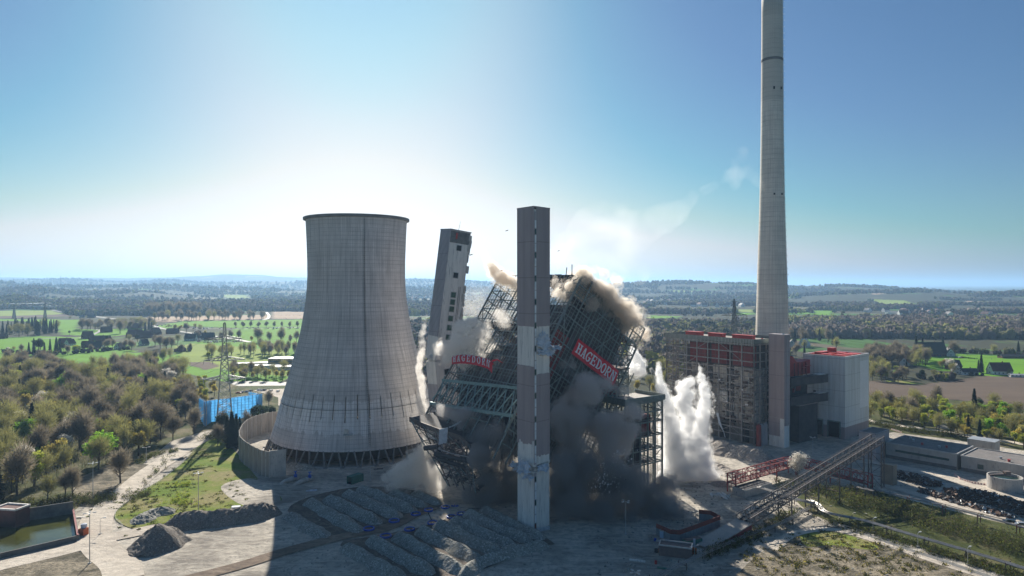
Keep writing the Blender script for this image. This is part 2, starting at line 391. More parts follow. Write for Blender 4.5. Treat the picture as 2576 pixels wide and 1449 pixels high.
# beyond, on the other side
fld('field', r9, [(700, 260), (1100, 290), (1500, 262), (2440, 300), (3300, 320), (3300, 620), (2440, 590), (1900, 570), (1700, 560), (1050, 460), (860, 420), (760, 330)], M_GREEN, 0.05, 10)
fld('ploughed_field', r9, [(-250, 610), (500, 660), (990, 700), (1000, 690), (1900, 570), (2440, 600), (3500, 640), (3500, 1120), (2440, 1060), (1800, 930), (1000, 900), (400, 850), (-300, 860)], M_PLOUGH, 0.08, 6)
fld('field', r9, [(450, 640), (800, 640), (995, 695), (700, 680)], M_LAWN, 0.14, 4)
fld('field', r8, [(985, 465), (1150, 468), (1470, 480), (1460, 508), (1340, 500), (985, 480)], M_TAN, 0.3, 14)
for q, m in (([(1160, 367), (1305, 367), (1290, 398), (1165, 398)], M_GREEN), ([(980, 262), (1060, 262), (1060, 276), (985, 284)], M_GREEN), ([(1550, 290), (1780, 300), (1860, 325), (1860, 345), (1660, 330), (1560, 300)], M_MEADOW),
             ([(1690, 325), (1860, 327), (1870, 345), (1700, 345)], M_GREEN), ([(2080, 405), (2400, 418), (2440, 440), (2120, 440)], M_GREEN), ([(205, 234), (370, 236), (375, 245), (210, 243)], M_MEADOW), ([(450, 245), (560, 258), (550, 275), (480, 270)], M_MEADOW),
             ([(580, 248), (730, 250), (720, 258), (590, 258)], M_MEADOW), ([(650, 360), (770, 360), (770, 380), (660, 378)], M_MEADOW), ([(660, 383), (770, 383), (770, 398), (680, 396)], M_GREEN), ([(1540, 245), (1620, 248), (1640, 258), (1560, 260)], M_TAN),
             ([(2180, 300), (2290, 305), (2340, 320), (2200, 318)], M_TAN), ([(1150, 318), (1290, 320), (1290, 327), (1160, 327)], M_TAN), ([(520, 275), (780, 285), (770, 292), (530, 286)], M_TAN), ([(990, 368), (1140, 372), (1150, 390), (1000, 388)], M_GREEN),
             ([(-160, 335), (60, 340), (60, 352), (-160, 350)], M_GREEN), ([(60, 400), (260, 405), (250, 420), (60, 418)], M_GREEN), ([(2210, 378), (2440, 380), (2420, 396), (2230, 394)], M_MEADOW), ([(1350, 238), (1480, 238), (1420, 258), (1350, 255)], M_MEADOW)):
    fld('field', r8, q, m, 0.5, 22)
# country roads
def ribbon(name, pts, wd, m, z, step=15):
    P = [Vector(p[:2]) for p in pts]; out = []
    k = len(P)
    for i in range(k - 1):
        p0, p1, p2, p3 = P[max(i - 1, 0)], P[i], P[i + 1], P[min(i + 2, k - 1)]
        n = max(2, int((p2 - p1).length / step))
        for t in range(n):
            t = t / n
            out.append(0.5 * ((2 * p1) + (p2 - p0) * t + (2 * p0 - 5 * p1 + 4 * p2 - p3) * t * t + (3 * p1 - p0 - 3 * p2 + p3) * t ** 3))
    out.append(P[-1]); vs = []; fs = []
    for i, p in enumerate(out):
        d = (out[min(i + 1, len(out) - 1)] - out[max(i - 1, 0)]).normalized(); s = Vector((-d.y, d.x)) * wd / 2
        for q in (p - s, p + s): vs.append((q.x, q.y, H(q.x, q.y) + z))
        if i: b = 2 * i; fs.append((b - 2, b - 1, b + 1, b))
    for i, f in enumerate(fs):
        a, b, c = (Vector(vs[j]) for j in f[:3])
        if (b - a).cross(c - a).z < 0: fs[i] = f[::-1]
    mb = MB(); mb.add(vs, fs); return struct(mb.build(name, m))
def rib(name, f, pts, wd, m, z, step=15): return ribbon(name, [G(*f(*p)) for p in pts], wd, m, z, step)
rib('road', r2p, [(1210, 555), (1300, 580), (1480, 610), (1700, 640), (1880, 665), (2000, 690)], 9, M_ASPHALT, 0.3)
rib('road', r2p, [(410, 428), (480, 445), (620, 465), (760, 485), (920, 505)], 14, M_ASPHALT, 0.3)
rib('road', r2p, [(2130, 450), (2150, 480), (2130, 505), (2060, 515)], 8, M_ASPHALT, 0.35)
rib('road', r2p, [(1400, 580), (1900, 583), (2420, 570)], 5, M_ASPHALT, 0.3)
rib('road', r2p, [(740, 585), (800, 600), (640, 655), (300, 660)], 6, M_ASPHALT, 0.3)
sheet('car_park', GP(r2p, [(1640, 1010), (2000, 1000), (2330, 1010), (2330, 1035), (1900, 1040), (1690, 1045)]), M_ASPHALT, 0.10)
sheet('car_park', GP(r2p, [(1870, 1085), (2000, 1075), (2280, 1060), (2260, 1200), (2120, 1180), (2090, 1110), (1900, 1110)]), M_ROAD, 0.12)
rib('road', r9, [(-350, 1100), (0, 1160), (300, 1230), (700, 1290), (1200, 1360), (1700, 1440), (2500, 1560)], 7, M_ROAD, 0.25, 6)
rib('road', r9, [(700, 1130), (900, 1150), (1300, 1180), (1300, 1330)], 10, M_ASPHALT, 0.22, 6)

# the works' own ground ------------------------------------------------------
YARD = [G(*p)[:2] for p in [(-700, 1500), (-700, 1230), (0, 1220), (120, 1215), (200, 1232), (345, 1180), (430, 1110), (520, 1080), (600, 1075), (690, 1060), (1120, 1050), (1560, 1045), (1750, 1050), (1990, 1070), (2180, 1100), (2260, 1085), (3100, 1190), (3300, 1600)]] + [(260, 120), (60, 40), (-60, 40), (-260, 120)]
sheet('yard', YARD, M_YARD, 0.04)
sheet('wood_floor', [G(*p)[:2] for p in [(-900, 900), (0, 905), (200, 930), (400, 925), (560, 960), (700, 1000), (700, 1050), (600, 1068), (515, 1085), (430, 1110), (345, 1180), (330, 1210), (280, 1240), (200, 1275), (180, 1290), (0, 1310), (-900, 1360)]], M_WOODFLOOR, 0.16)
def rr(f, pts, m, z, name, n=4): return sheet(name, smooth_poly([G(*f(*p)) for p in pts], n), m, z)
rr(r2, [(560, 810), (640, 640), (760, 575), (900, 520), (1180, 520), (1200, 545), (1000, 700), (880, 830), (700, 860)], M_FIELD_DIRT, 0.20, 'sandy_path')
rr(r2, [(1610, 330), (1740, 280), (1830, 350), (1950, 480), (2080, 640), (2240, 760), (2240, 830), (1950, 860), (1640, 930), (1440, 960), (1280, 1010), (1100, 1040), (990, 1010), (925, 960), (935, 890), (1040, 800), (1300, 640), (1500, 480)], M_LAWN, 0.24, 'lawn')
rr(r2, [(1950, 640), (2150, 650), (2240, 750), (2240, 850), (2000, 860), (1860, 800), (1780, 700)], M_YARD, 0.26, 'rubble_patch')
rib('gravel_road', r2, [(1700, 290), (1560, 350), (1400, 450), (1180, 600), (960, 790), (820, 900), (770, 1000), (760, 1100), (820, 1210), (960, 1330), (1000, 1450)], 11, M_ROAD, 0.30, 3)
rib('gravel_road', r2, [(-200, 1400), (0, 1340), (300, 1270), (620, 1190), (800, 1130), (1050, 1080), (1280, 1030)], 9, M_ROAD, 0.31, 3)
rib('gravel_road', r3, [(-500, 1500), (0, 1370), (420, 1240), (860, 1130), (1170, 1070), (1400, 960), (1560, 900)], 6, dirt_material('brown_track', (0.34, 0.27, 0.205), (0.24, 0.185, 0.14), (0.15, 0.115, 0.09), 0.05), 0.28, 3)
rr(r2, [(-100, 1420), (0, 1385), (480, 1240), (740, 1240), (850, 1320), (870, 1440), (300, 1560), (-200, 1560)], M_FIELD_DIRT, 0.26, 'waste_ground')
# right-hand side
rr(r7, [(640, 1073), (760, 960), (900, 860), (1000, 800), (1250, 755), (1420, 790), (1700, 880), (2000, 980), (2400, 1090), (2900, 1250), (2600, 1500), (700, 1500), (450, 1200)], M_FIELD_DIRT, 0.22, 'waste_ground')
rr(r7, [(1160, 500), (1300, 480), (1550, 500), (1900, 590), (2300, 690), (2600, 760), (3000, 860), (3000, 1300), (2600, 1130), (2200, 990), (1800, 860), (1400, 740), (1250, 700), (1130, 640), (1050, 560)], M_SCRUB, 0.20, 'scrub_ground')
rr(r7, [(1080, 790), (1250, 780), (1420, 810), (1600, 880), (1500, 900), (1300, 870), (1120, 880)], M_LAWN, 0.27, 'grass_patch')
rib('track', r7, [(880, 900), (1000, 810), (1150, 770), (1290, 765), (1450, 800), (1700, 880), (2000, 985), (2350, 1095), (2700, 1210)], 4.0, M_ROAD, 0.30, 3)
rib('track', r7, [(1250, 735), (1450, 780), (1800, 900), (2100, 1000), (2500, 1140)], 2.2, M_ASPHALT, 0.33, 3)
rib('track', r7, [(1480, 300), (1700, 340), (2000, 400), (2350, 500), (2700, 590)], 9, M_ROAD, 0.26, 4)
rib('track', r7, [(1640, 470), (2000, 570), (2300, 650), (2700, 740)], 5, M_ROAD, 0.28, 4)
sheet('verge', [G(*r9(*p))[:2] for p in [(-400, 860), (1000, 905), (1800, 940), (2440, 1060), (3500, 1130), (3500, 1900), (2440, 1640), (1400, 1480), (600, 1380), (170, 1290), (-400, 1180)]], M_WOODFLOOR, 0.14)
# ------------------------------------------------------------------ concrete of the cooling tower and the chimney
def seam(N, L, v, n, wdt):
    """dark line at each multiple: v*n, relative width"""
    f = mth(N, L, 'FRACT', mth(N, L, 'MULTIPLY', v, n))
    d = mth(N, L, 'ABSOLUTE', mth(N, L, 'SUBTRACT', f, 0.5))
    return mth(N, L, 'GREATER_THAN', d, 0.5 - wdt)
def round_concrete(name, nseg, ring, base, stains, lines=0.35, zdark=None, band=None):
    m, N, L, P = new_mat(name)
    P.inputs['Roughness'].default_value = 0.85; P.inputs['Specular IOR Level'].default_value = 0.25
    tc = N.new('ShaderNodeTexCoord'); s = N.new('ShaderNodeSeparateXYZ'); L.new(tc.outputs['Object'], s.inputs[0])
    ang = mth(N, L, 'DIVIDE', mth(N, L, 'ARCTAN2', s.outputs[1], s.outputs[0]), 2 * math.pi)
    vert = seam(N, L, ang, nseg, 0.035)
    hor = seam(N, L, s.outputs[2], 1 / ring, 0.06)
    cv = N.new('ShaderNodeCombineXYZ'); L.new(mth(N, L, 'MULTIPLY', ang, 60.0), cv.inputs[0]); L.new(mth(N, L, 'MULTIPLY', s.outputs[2], 0.022), cv.inputs[1])
    streak = tnoise(N, L, cv.outputs[0], 1.6, 6, 0.7)
    cv2 = N.new('ShaderNodeCombineXYZ'); L.new(mth(N, L, 'MULTIPLY', ang, 260.0), cv2.inputs[0]); L.new(mth(N, L, 'MULTIPLY', s.outputs[2], 0.03), cv2.inputs[1])
    streak2 = tnoise(N, L, cv2.outputs[0], 1.0, 3, 0.7)
    ch = N.new('ShaderNodeCombineXYZ'); L.new(mth(N, L, 'MULTIPLY', ang, 3.0), ch.inputs[0]); L.new(mth(N, L, 'MULTIPLY', s.outputs[2], 0.55), ch.inputs[1])
    bands = tnoise(N, L, ch.outputs[0], 0.8, 4, 0.7)
    blot = tnoise(N, L, tc.outputs['Object'], 0.05, 6, 0.65)
    col = mixc(N, L, ramp(N, L, blot, [(0.35, 0.0), (0.65, 1.0)]), base, tuple(v * 0.8 for v in base))
    col = mixc(N, L, ramp(N, L, streak, [(0.48, 0.0), (0.66, stains)]), col, tuple(v * 0.5 for v in base))
    col = mixc(N, L, ramp(N, L, streak2, [(0.5, 0.0), (0.72, stains * 0.7)]), col, tuple(v * 1.35 for v in base))
    col = mixc(N, L, ramp(N, L, bands, [(0.42, 0.0), (0.62, 0.35)]), col, tuple(v * 0.62 for v in base))
    if zdark:
        for z0, z1, k, f in zdark:
            a = mth(N, L, 'GREATER_THAN', s.outputs[2], z0); b = mth(N, L, 'LESS_THAN', s.outputs[2], z1)
            col = mixc(N, L, mth(N, L, 'MULTIPLY', mth(N, L, 'MULTIPLY', a, b), f), col, tuple(v * k for v in base))
    if band:   # lime streaks washed down around the slots
        cj = N.new('ShaderNodeCombineXYZ'); L.new(mth(N, L, 'MULTIPLY', ang, 42.0), cj.inputs[0])
        jag = tnoise(N, L, cj.outputs[0], 1.7, 5, .8)
        up = mth(N, L, 'SUBTRACT', band[1] + 4, mth(N, L, 'MULTIPLY', jag, 9.0)); dn = mth(N, L, 'ADD', band[0] - 6, mth(N, L, 'MULTIPLY', streak, 12.0))
        inb = mth(N, L, 'MULTIPLY', mth(N, L, 'LESS_THAN', s.outputs[2], up), mth(N, L, 'GREATER_THAN', s.outputs[2], dn))
        wsh = ramp(N, L, streak2, [(.35, 0.15), (.6, .75)])
        col = mixc(N, L, mth(N, L, 'MULTIPLY', inb, wsh), col, (.90, .87, .84))
    ln = mth(N, L, 'MAXIMUM', mth(N, L, 'MULTIPLY', vert, 1.0), mth(N, L, 'MULTIPLY', hor, 0.75))
    wob = ramp(N, L, tnoise(N, L, tc.outputs['Object'], 0.12, 3, 0.6), [(0.35, 0.25), (0.7, 1.0)])
    col = mixc(N, L, mth(N, L, 'MULTIPLY', mth(N, L, 'MULTIPLY', ln, lines), wob), col, tuple(v * 0.25 for v in base))
    L.new(col, P.inputs['Base Color'])
    bumpy(N, L, P, mth(N, L, 'SUBTRACT', 1.0, ln), 0.35, 0.12)
    return m
M_TOWER = round_concrete('cooling_tower_concrete', 132, 2.1, (0.72, 0.665, 0.625), 0.7, 0.7, band=(15, 31))
M_CHIM = round_concrete('chimney_concrete', 30, 3.0, (0.82, 0.76, 0.66), 0.6, 0.5, [(205, 258, 0.62, 0.6), (258, 276, 0.55, 0.7), (230, 231.6, 0.2, 0.8)])
M_CONC = mat('weathered_concrete', (0.52, 0.49, 0.45), (0.40, 0.375, 0.35), 0.35, 0.85, bump=0.15, stretch=(1, 1, 0.35), c3=(0.2, 0.195, 0.19))
M_CONC_D = mat('dark_concrete', (0.16, 0.15, 0.145), (0.10, 0.098, 0.095), 0.3, 0.9)
M_STEEL = mat('green_grey_steel', (0.23, 0.28, 0.27), (0.15, 0.185, 0.18), 0.8, 0.45, metal=0.15)
M_STEEL_G = mat('galvanised_steel', (0.55, 0.56, 0.56), (0.4, 0.4, 0.39), 0.8, 0.4, metal=0.4)
M_RUST = mat('brown_steel', (0.20, 0.15, 0.13), (0.13, 0.105, 0.095), 0.6, 0.7, metal=0.2)
M_RED = mat('red_paint', (0.50, 0.045, 0.04), (0.36, 0.04, 0.038), 0.4, 0.55)
M_DKRED = mat('dull_red_paint', (0.26, 0.04, 0.04), (0.17, 0.034, 0.032), 0.3, 0.7)
M_DARK = mat('sooty_plate', (0.085, 0.078, 0.08), (0.05, 0.047, 0.05), 0.2, 0.8)
M_BLACK = mat('deep_recess', (0.02, 0.02, 0.02), (0.012, 0.012, 0.012), 0.5, 0.9)

def lathe(mb, prof, angs, mi=0, skip=None, close=True):
    n = len(angs); b = len(mb.v)
    for r, z in prof:
        for a in angs: mb.v.append((r * math.cos(a), r * math.sin(a), z))
    for i in range(len(prof) - 1):
        for k in range(n if close else n - 1):
            if skip and skip(i, k): continue
            mb.f.append((b + i * n + k, b + i * n + (k + 1) % n, b + (i + 1) * n + (k + 1) % n, b + (i + 1) * n + k)); mb.mi.append(mi)
def shift(mb, x, y, z=0):
    mb.v = [(p[0] + x, p[1] + y, p[2] + z) for p in mb.v]
def shell_r(z):
    return lerp_lin([(2.5, 48.0), (7, 46.0), (16, 43.2), (27.2, 40.3), (40, 36.6), (50, 34.0), (58.6, 31.6), (66, 30.0), (72.6, 28.9), (80, 27.7), (87, 27.0), (94, 26.7), (104, 26.8), (115, 27.2), (126, 27.7)], z)
def lerp_lin(t, x):
    if x <= t[0][0]: return t[0][1]
    for (x0, y0), (x1, y1) in zip(t, t[1:]):
        if x <= x1: return y0 + (y1 - y0) * (x - x0) / (x1 - x0)
    return t[-1][1]
def cooling_tower():
    cx, cyy = -87.0, 383.0
    T = thing('cooling_tower', 'huge grey concrete cooling tower with a wide skirt on slanting legs', 'cooling tower', (cx, cyy, 0))
    NS = 42; angs = []
    for k in range(NS):
        a = 2 * math.pi * k / NS; d = 2 * math.pi / NS
        angs += [a, a + d * 0.085, a + d * 0.39, a + d * 0.69]
    zs = [7, 9, 12, 16, 19.5] + [20.5 + i * 1.55 for i in range(9)] + [34.0] + [36 + i * 2.5 for i in range(36)] + [126.3]
    zs = sorted(set(round(z, 2) for z in zs if z < 126.31))
    outer = [(shell_r(z), z) for z in zs]; inner = [(shell_r(z) - 0.6, z) for z in zs]
    i0 = zs.index(20.5); i1 = zs.index(34.0) if 34.0 in zs else i0 + 9
    mb = MB(); n = len(angs)
    rl = random.Random(3); tops = [i1 - rl.choice((0, 0, 1)) for _ in range(NS)]; bots = [i0 + rl.choice((0, 1, 1)) for _ in range(NS)]
    sk = lambda i, k: k % 4 == 0 and bots[k // 4] <= i < tops[k // 4]
    lathe(mb, outer, angs, 0, sk)
    q = MB(); lathe(q, inner, angs, 0, sk)
    mb.add(q.v, [f[::-1] for f in q.f], 0)
    for k in range(n):   # bottom and top rims of the shell
        k2 = (k + 1) % n
        for r0, r1, z in ((outer[0][0], inner[0][0], 7), (outer[-1][0], inner[-1][0], zs[-1])):
            a, b = angs[k], angs[k2]
            mb.quad((r0 * math.cos(a), r0 * math.sin(a), z), (r0 * math.cos(b), r0 * math.sin(b), z), (r1 * math.cos(b), r1 * math.sin(b), z), (r1 * math.cos(a), r1 * math.sin(a), z))
    shift(mb, cx, cyy); mb.build('shell', M_TOWER, T, smooth=True)
    # rim gallery
    mb = MB(); ca = [2 * math.pi * k / 96 for k in range(96)]
    lathe(mb, [(27.6, 125.2), (29.1, 125.5), (29.1, 126.7), (28.8, 126.9), (27.0, 126.9), (27.0, 125.2)], ca)
    shift(mb, cx, cyy); mb.build('rim', mat('dark_rim_concrete', (0.24, 0.23, 0.22), (0.15, 0.15, 0.145), 0.2, 0.85), T)
    # slanting legs
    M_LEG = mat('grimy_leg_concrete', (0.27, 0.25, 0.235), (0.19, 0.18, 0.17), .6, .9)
    for k in range(76):
        a0 = 2 * math.pi * (k + 0.5) / 76
        mb = MB(); s = 1 if k % 2 else -1
        d = 2 * math.pi / 76
        p = lambda a, r, z: (cx + r * math.cos(a), cyy + r * math.sin(a), z)
        mb.tube([p(a0 + s * d * 0.34, 49.0, 0), p(a0 - s * d * 0.16, 45.9, 7.2)], 0.42, 8)
        a1 = a0 + s * d * 0.30
        if k % 2: mb.tube([p(a0 + d * 0.5, 49.3, -0.2), p(a0 + d * 0.5, 49.1, 0.7)], [1.4, 1.1], 10)
        mb.build('leg', M_LEG, T)
    # basin floor, the dark fill hanging inside, the inner wall
    mb = MB(); lathe(mb, [(50.0, 0.0), (50.0, 0.35), (47.8, 0.35)], ca); shift(mb, cx, cyy); mb.build('basin_kerb', M_CONC, T)
    mb = MB(); lathe(mb, [(44.6, 6.8), (44.6, 2.2), (40, 1.6), (0.1, 1.6)], ca[::2]); lathe(mb, [(44.6, 6.8), (0.1, 6.8)], ca[::2])
    shift(mb, cx, cyy); mb.build('cooling_fill', mat('brown_fill', (0.06, 0.045, 0.035), (0.035, 0.028, 0.022), 1.5, 0.9, kind='obj', stretch=(1, 1, 0.1)), T)
    # hatch with a platform low on the skirt, seam cable ring
    a = math.atan2(-0.97, 0.10); 
    q = Vector((math.cos(a), math.sin(a), 0)); t = Vector((-q.y, q.x, 0)); c = Vector((cx, cyy, 0)) + q * 43.5
    mb = MB(); mb.box(c + Z * 16.6, t * 0.9, q * 0.6, Z * 1.2); mb.build('hatch', mat('hatch_white', (0.7, 0.67, 0.6), None, 1), T)
    mb = MB(); mb.box(c + Z * 15.2 + q * 1.4 + t * 1.0, t * 2.2, q * 1.2, Z * 0.12)
    for s in (-1.1, 1, 3.1): mb.beam(c + Z * 15.2 + q * 2.5 + t * s, c + Z * 16.6 + q * 2.5 + t * s, 0.1)
    mb.beam(c + Z * 16.5 + q * 2.5 - t * 1.1, c + Z * 16.5 + q * 2.5 + t * 3.1, 0.1); mb.build('platform', M_STEEL_G, T)
    mb = MB(); lathe(mb, [(40.6, 26.6), (40.85, 26.65), (40.85, 26.8), (40.6, 26.85)], [2 * math.pi * k / 96 for k in range(96)]); shift(mb, cx, cyy); mb.build('cable_ring', M_CONC_D, T)
    mb = MB(); aa = math.atan2(-0.9, 0.34)   # ladder with its cage, running up the shell
    for z in range(9, 124, 2):
        for s in (-0.25, 0.25):
            r0, r1 = shell_r(z) + 0.25, shell_r(z + 2) + 0.25; b = aa + s / 30
            mb.beam((cx + r0 * math.cos(b), cyy + r0 * math.sin(b), z), (cx + r1 * math.cos(b), cyy + r1 * math.sin(b), z + 2), 0.1)
        for s in (0, 1):
            r0 = shell_r(z + s) + 0.28; mb.beam((cx + r0 * math.cos(aa - .01), cyy + r0 * math.sin(aa - .01), z + s), (cx + r0 * math.cos(aa + .01), cyy + r0 * math.sin(aa + .01), z + s), 0.09)
    mb.build('ladder', M_BLACK, T)
cooling_tower()

def chimney():
    cx, cyy = 163.8, 430.0
    T = thing('chimney', 'very tall pale concrete chimney with dark soot streaks behind the red-topped boiler house', 'chimney', (cx, cyy, 0))
    prof = [(0, 11.6), (20, 10.9), (57, 9.9), (80, 9.2), (98, 8.75), (108, 8.4), (130, 7.7), (152, 7.2), (170, 6.9), (188, 6.66), (230, 6.4), (262, 6.25), (275, 6.2)]
    ca = [2 * math.pi * k / 64 for k in range(64)]
    mb = MB(); lathe(mb, [(r, z) for z, r in prof] + [(5.7, 275), (5.4, 268)], ca); shift(mb, cx, cyy); mb.build('shaft', M_CHIM, T, smooth=True)
    mb = MB(); lathe(mb, [(6.35, 229.8), (6.62, 230), (6.62, 231.2), (6.35, 231.4)], ca); shift(mb, cx, cyy); mb.build('ring_band', M_CONC_D, T)
    a0 = -0.12; mb = MB()
    for z in range(4, 272, 4):
        r0, r1 = lerp_lin(prof, z), lerp_lin(prof, z + 4)
        for s in (-0.4, 0.4):
            mb.beam((cx + (r0 + .35) * math.cos(a0) - s * math.sin(a0), cyy + (r0 + .35) * math.sin(a0) + s, z), (cx + (r1 + .35) * math.cos(a0), cyy + (r1 + .35) * math.sin(a0) + s, z + 4), 0.12)
        mb.beam((cx + r0, cyy + r0 * math.sin(a0), z), (cx + r0 + 1.3, cyy + r0 * math.sin(a0), z), 0.22)
    mb.build('ladder', M_STEEL_G, T)
    for z, a in ((212, -1.75), (212, -1.0), (146, -1.75), (146, -1.05)):
        r = lerp_lin(prof, z); q = Vector((math.cos(a), math.sin(a), 0)); t = Vector((-q.y, q.x, 0)); c = Vector((cx, cyy, z)) + q * r
        m = MB(); m.box(c, t * 0.45, q * 0.5, Z * (0.8 if z > 200 else 0.5)); m.build('warning_lamp', M_BLACK, T)
chimney()

# ------------------------------------------------------------------ the curved screen wall beside the cooling tower
def screen_wall():
    T = thing('screen_wall', 'long curved concrete screen wall with posts around one side of the cooling tower', 'wall', (-118, 330, 0))
    pts = [r2(2236, 250), r2(2150, 262), r2(2060, 290), r2(1990, 325), r2(1950, 372), r2(1925, 430), r2(1930, 480), r2(1970, 525), r2(2040, 575), r2(2110, 612), r2(2170, 625)]
    g = [Vector(G(*p)) for p in pts]
    # the wall keeps outside the tower's legs
    c = Vector((-87, 383, 0)); out = []
    for p in g:
        d = (p - c); r = max(d.length, 56); out.append(c + d.normalized() * r)
    fine = []
    for i in range(len(out) - 1):
        for t in (0, .5): fine.append(out[i].lerp(out[i + 1], t))
    fine.append(out[-1])
    m = mat('screen_wall_panels', (0.33, 0.29, 0.25), (0.23, 0.205, 0.185), 0.25, 0.9, stretch=(1, 1, 0.25), c3=(0.15, 0.14, 0.13), bump=0.1)
    Hh = 12.0
    for i in range(len(fine) - 1):
        a, b = fine[i], fine[i + 1]; d = (b - a).normalized(); n = Vector((-d.y, d.x, 0))
        mb = MB(); mb.box((a + b) / 2 + Z * Hh / 2, d * ((b - a).length / 2 - 0.05), n * 0.16, Z * Hh / 2); mb.build('wall_panel', m, T)
    for i, a in enumerate(fine):
        mb = MB(); mb.box(a + Z * (Hh / 2 + 0.1), (0.22, 0, 0), (0, 0.3, 0), Z * (Hh / 2 + 0.1)); mb.build('post', M_CONC, T)
    e = fine[-1]
    mb = MB(); mb.box(e + Vector((3.2, 2.0, Hh / 2 + .2)), Vector((3.2, 1.6, 0)), Vector((-0.1, 0.2, 0)), Z * (Hh / 2 + .2)); mb.build('end_panel', M_CONC, T)
screen_wall()

# ------------------------------------------------------------------ stair towers
def clad_material(name, c, c2, pitch=0.9):
    m, N, L, P = new_mat(name)
    P.inputs['Roughness'].default_value = 0.55; P.inputs['Specular IOR Level'].default_value = 0.35
    tc = N.new('ShaderNodeTexCoord'); s = N.new('ShaderNodeSeparateXYZ'); L.new(tc.outputs['Object'], s.inputs[0])
    h = mth(N, L, 'ADD', mth(N, L, 'MULTIPLY', s.outputs[0], 1.0), mth(N, L, 'MULTIPLY', s.outputs[1], 1.0))
    v = seam(N, L, h, 1 / pitch, 0.16)
    hz = seam(N, L, s.outputs[2], 1 / 13.2, 0.012)
    n1 = tnoise(N, L, coords(N, L, 'obj', (0.35, 0.35, 0.06)), 1.0, 5, 0.6)
    col = mixc(N, L, ramp(N, L, n1, [(0.35, 0.0), (0.65, 1.0)]), c, c2)
    n2 = tnoise(N, L, coords(N, L, 'obj', (1.2, 1.2, 0.03)), 1.0, 4, 0.6)
    col = mixc(N, L, ramp(N, L, n2, [(0.55, 0.0), (0.75, 0.35)]), col, tuple(q * 1.25 for q in c))
    col = mixc(N, L, mth(N, L, 'MULTIPLY', v, 0.22), col, tuple(q * 0.55 for q in c))
    col = mixc(N, L, mth(N, L, 'MULTIPLY', hz, 0.5), col, tuple(q * 0.4 for q in c))
    L.new(col, P.inputs['Base Color']); bumpy(N, L, P, mth(N, L, 'SUBTRACT', 1.0, v), 0.25, 0.08)
    return m
M_CLAD = clad_material('brown_grey_cladding', (0.40, 0.325, 0.32), (0.34, 0.275, 0.275))
M_CLAD_G = clad_material('blue_grey_cladding', (0.44, 0.40, 0.41), (0.36, 0.33, 0.34))
M_GLASS = mat('dull_window', (0.06, 0.10, 0.09), (0.035, 0.06, 0.055), 1.3, 0.15, spec=0.6)
M_PANE_PALE = mat('painted_sky_pane', (0.85, 0.87, 0.87), (0.6, 0.64, 0.66), 0.35, 0.3, kind='obj')  # sky reflected in the panes is put into their pale colour
M_BARE = mat('stripped_concrete', (0.86, 0.82, 0.76), (0.68, 0.65, 0.60), 0.25, 0.85, kind='obj', stretch=(1.3, 1.3, 0.12), c3=(0.40, 0.385, 0.37), bump=0.12)
M_SHEET = mat('white_protective_sheet', (0.62, 0.66, 0.72), (0.42, 0.46, 0.52), 0.7, 0.7, bump=0.3)

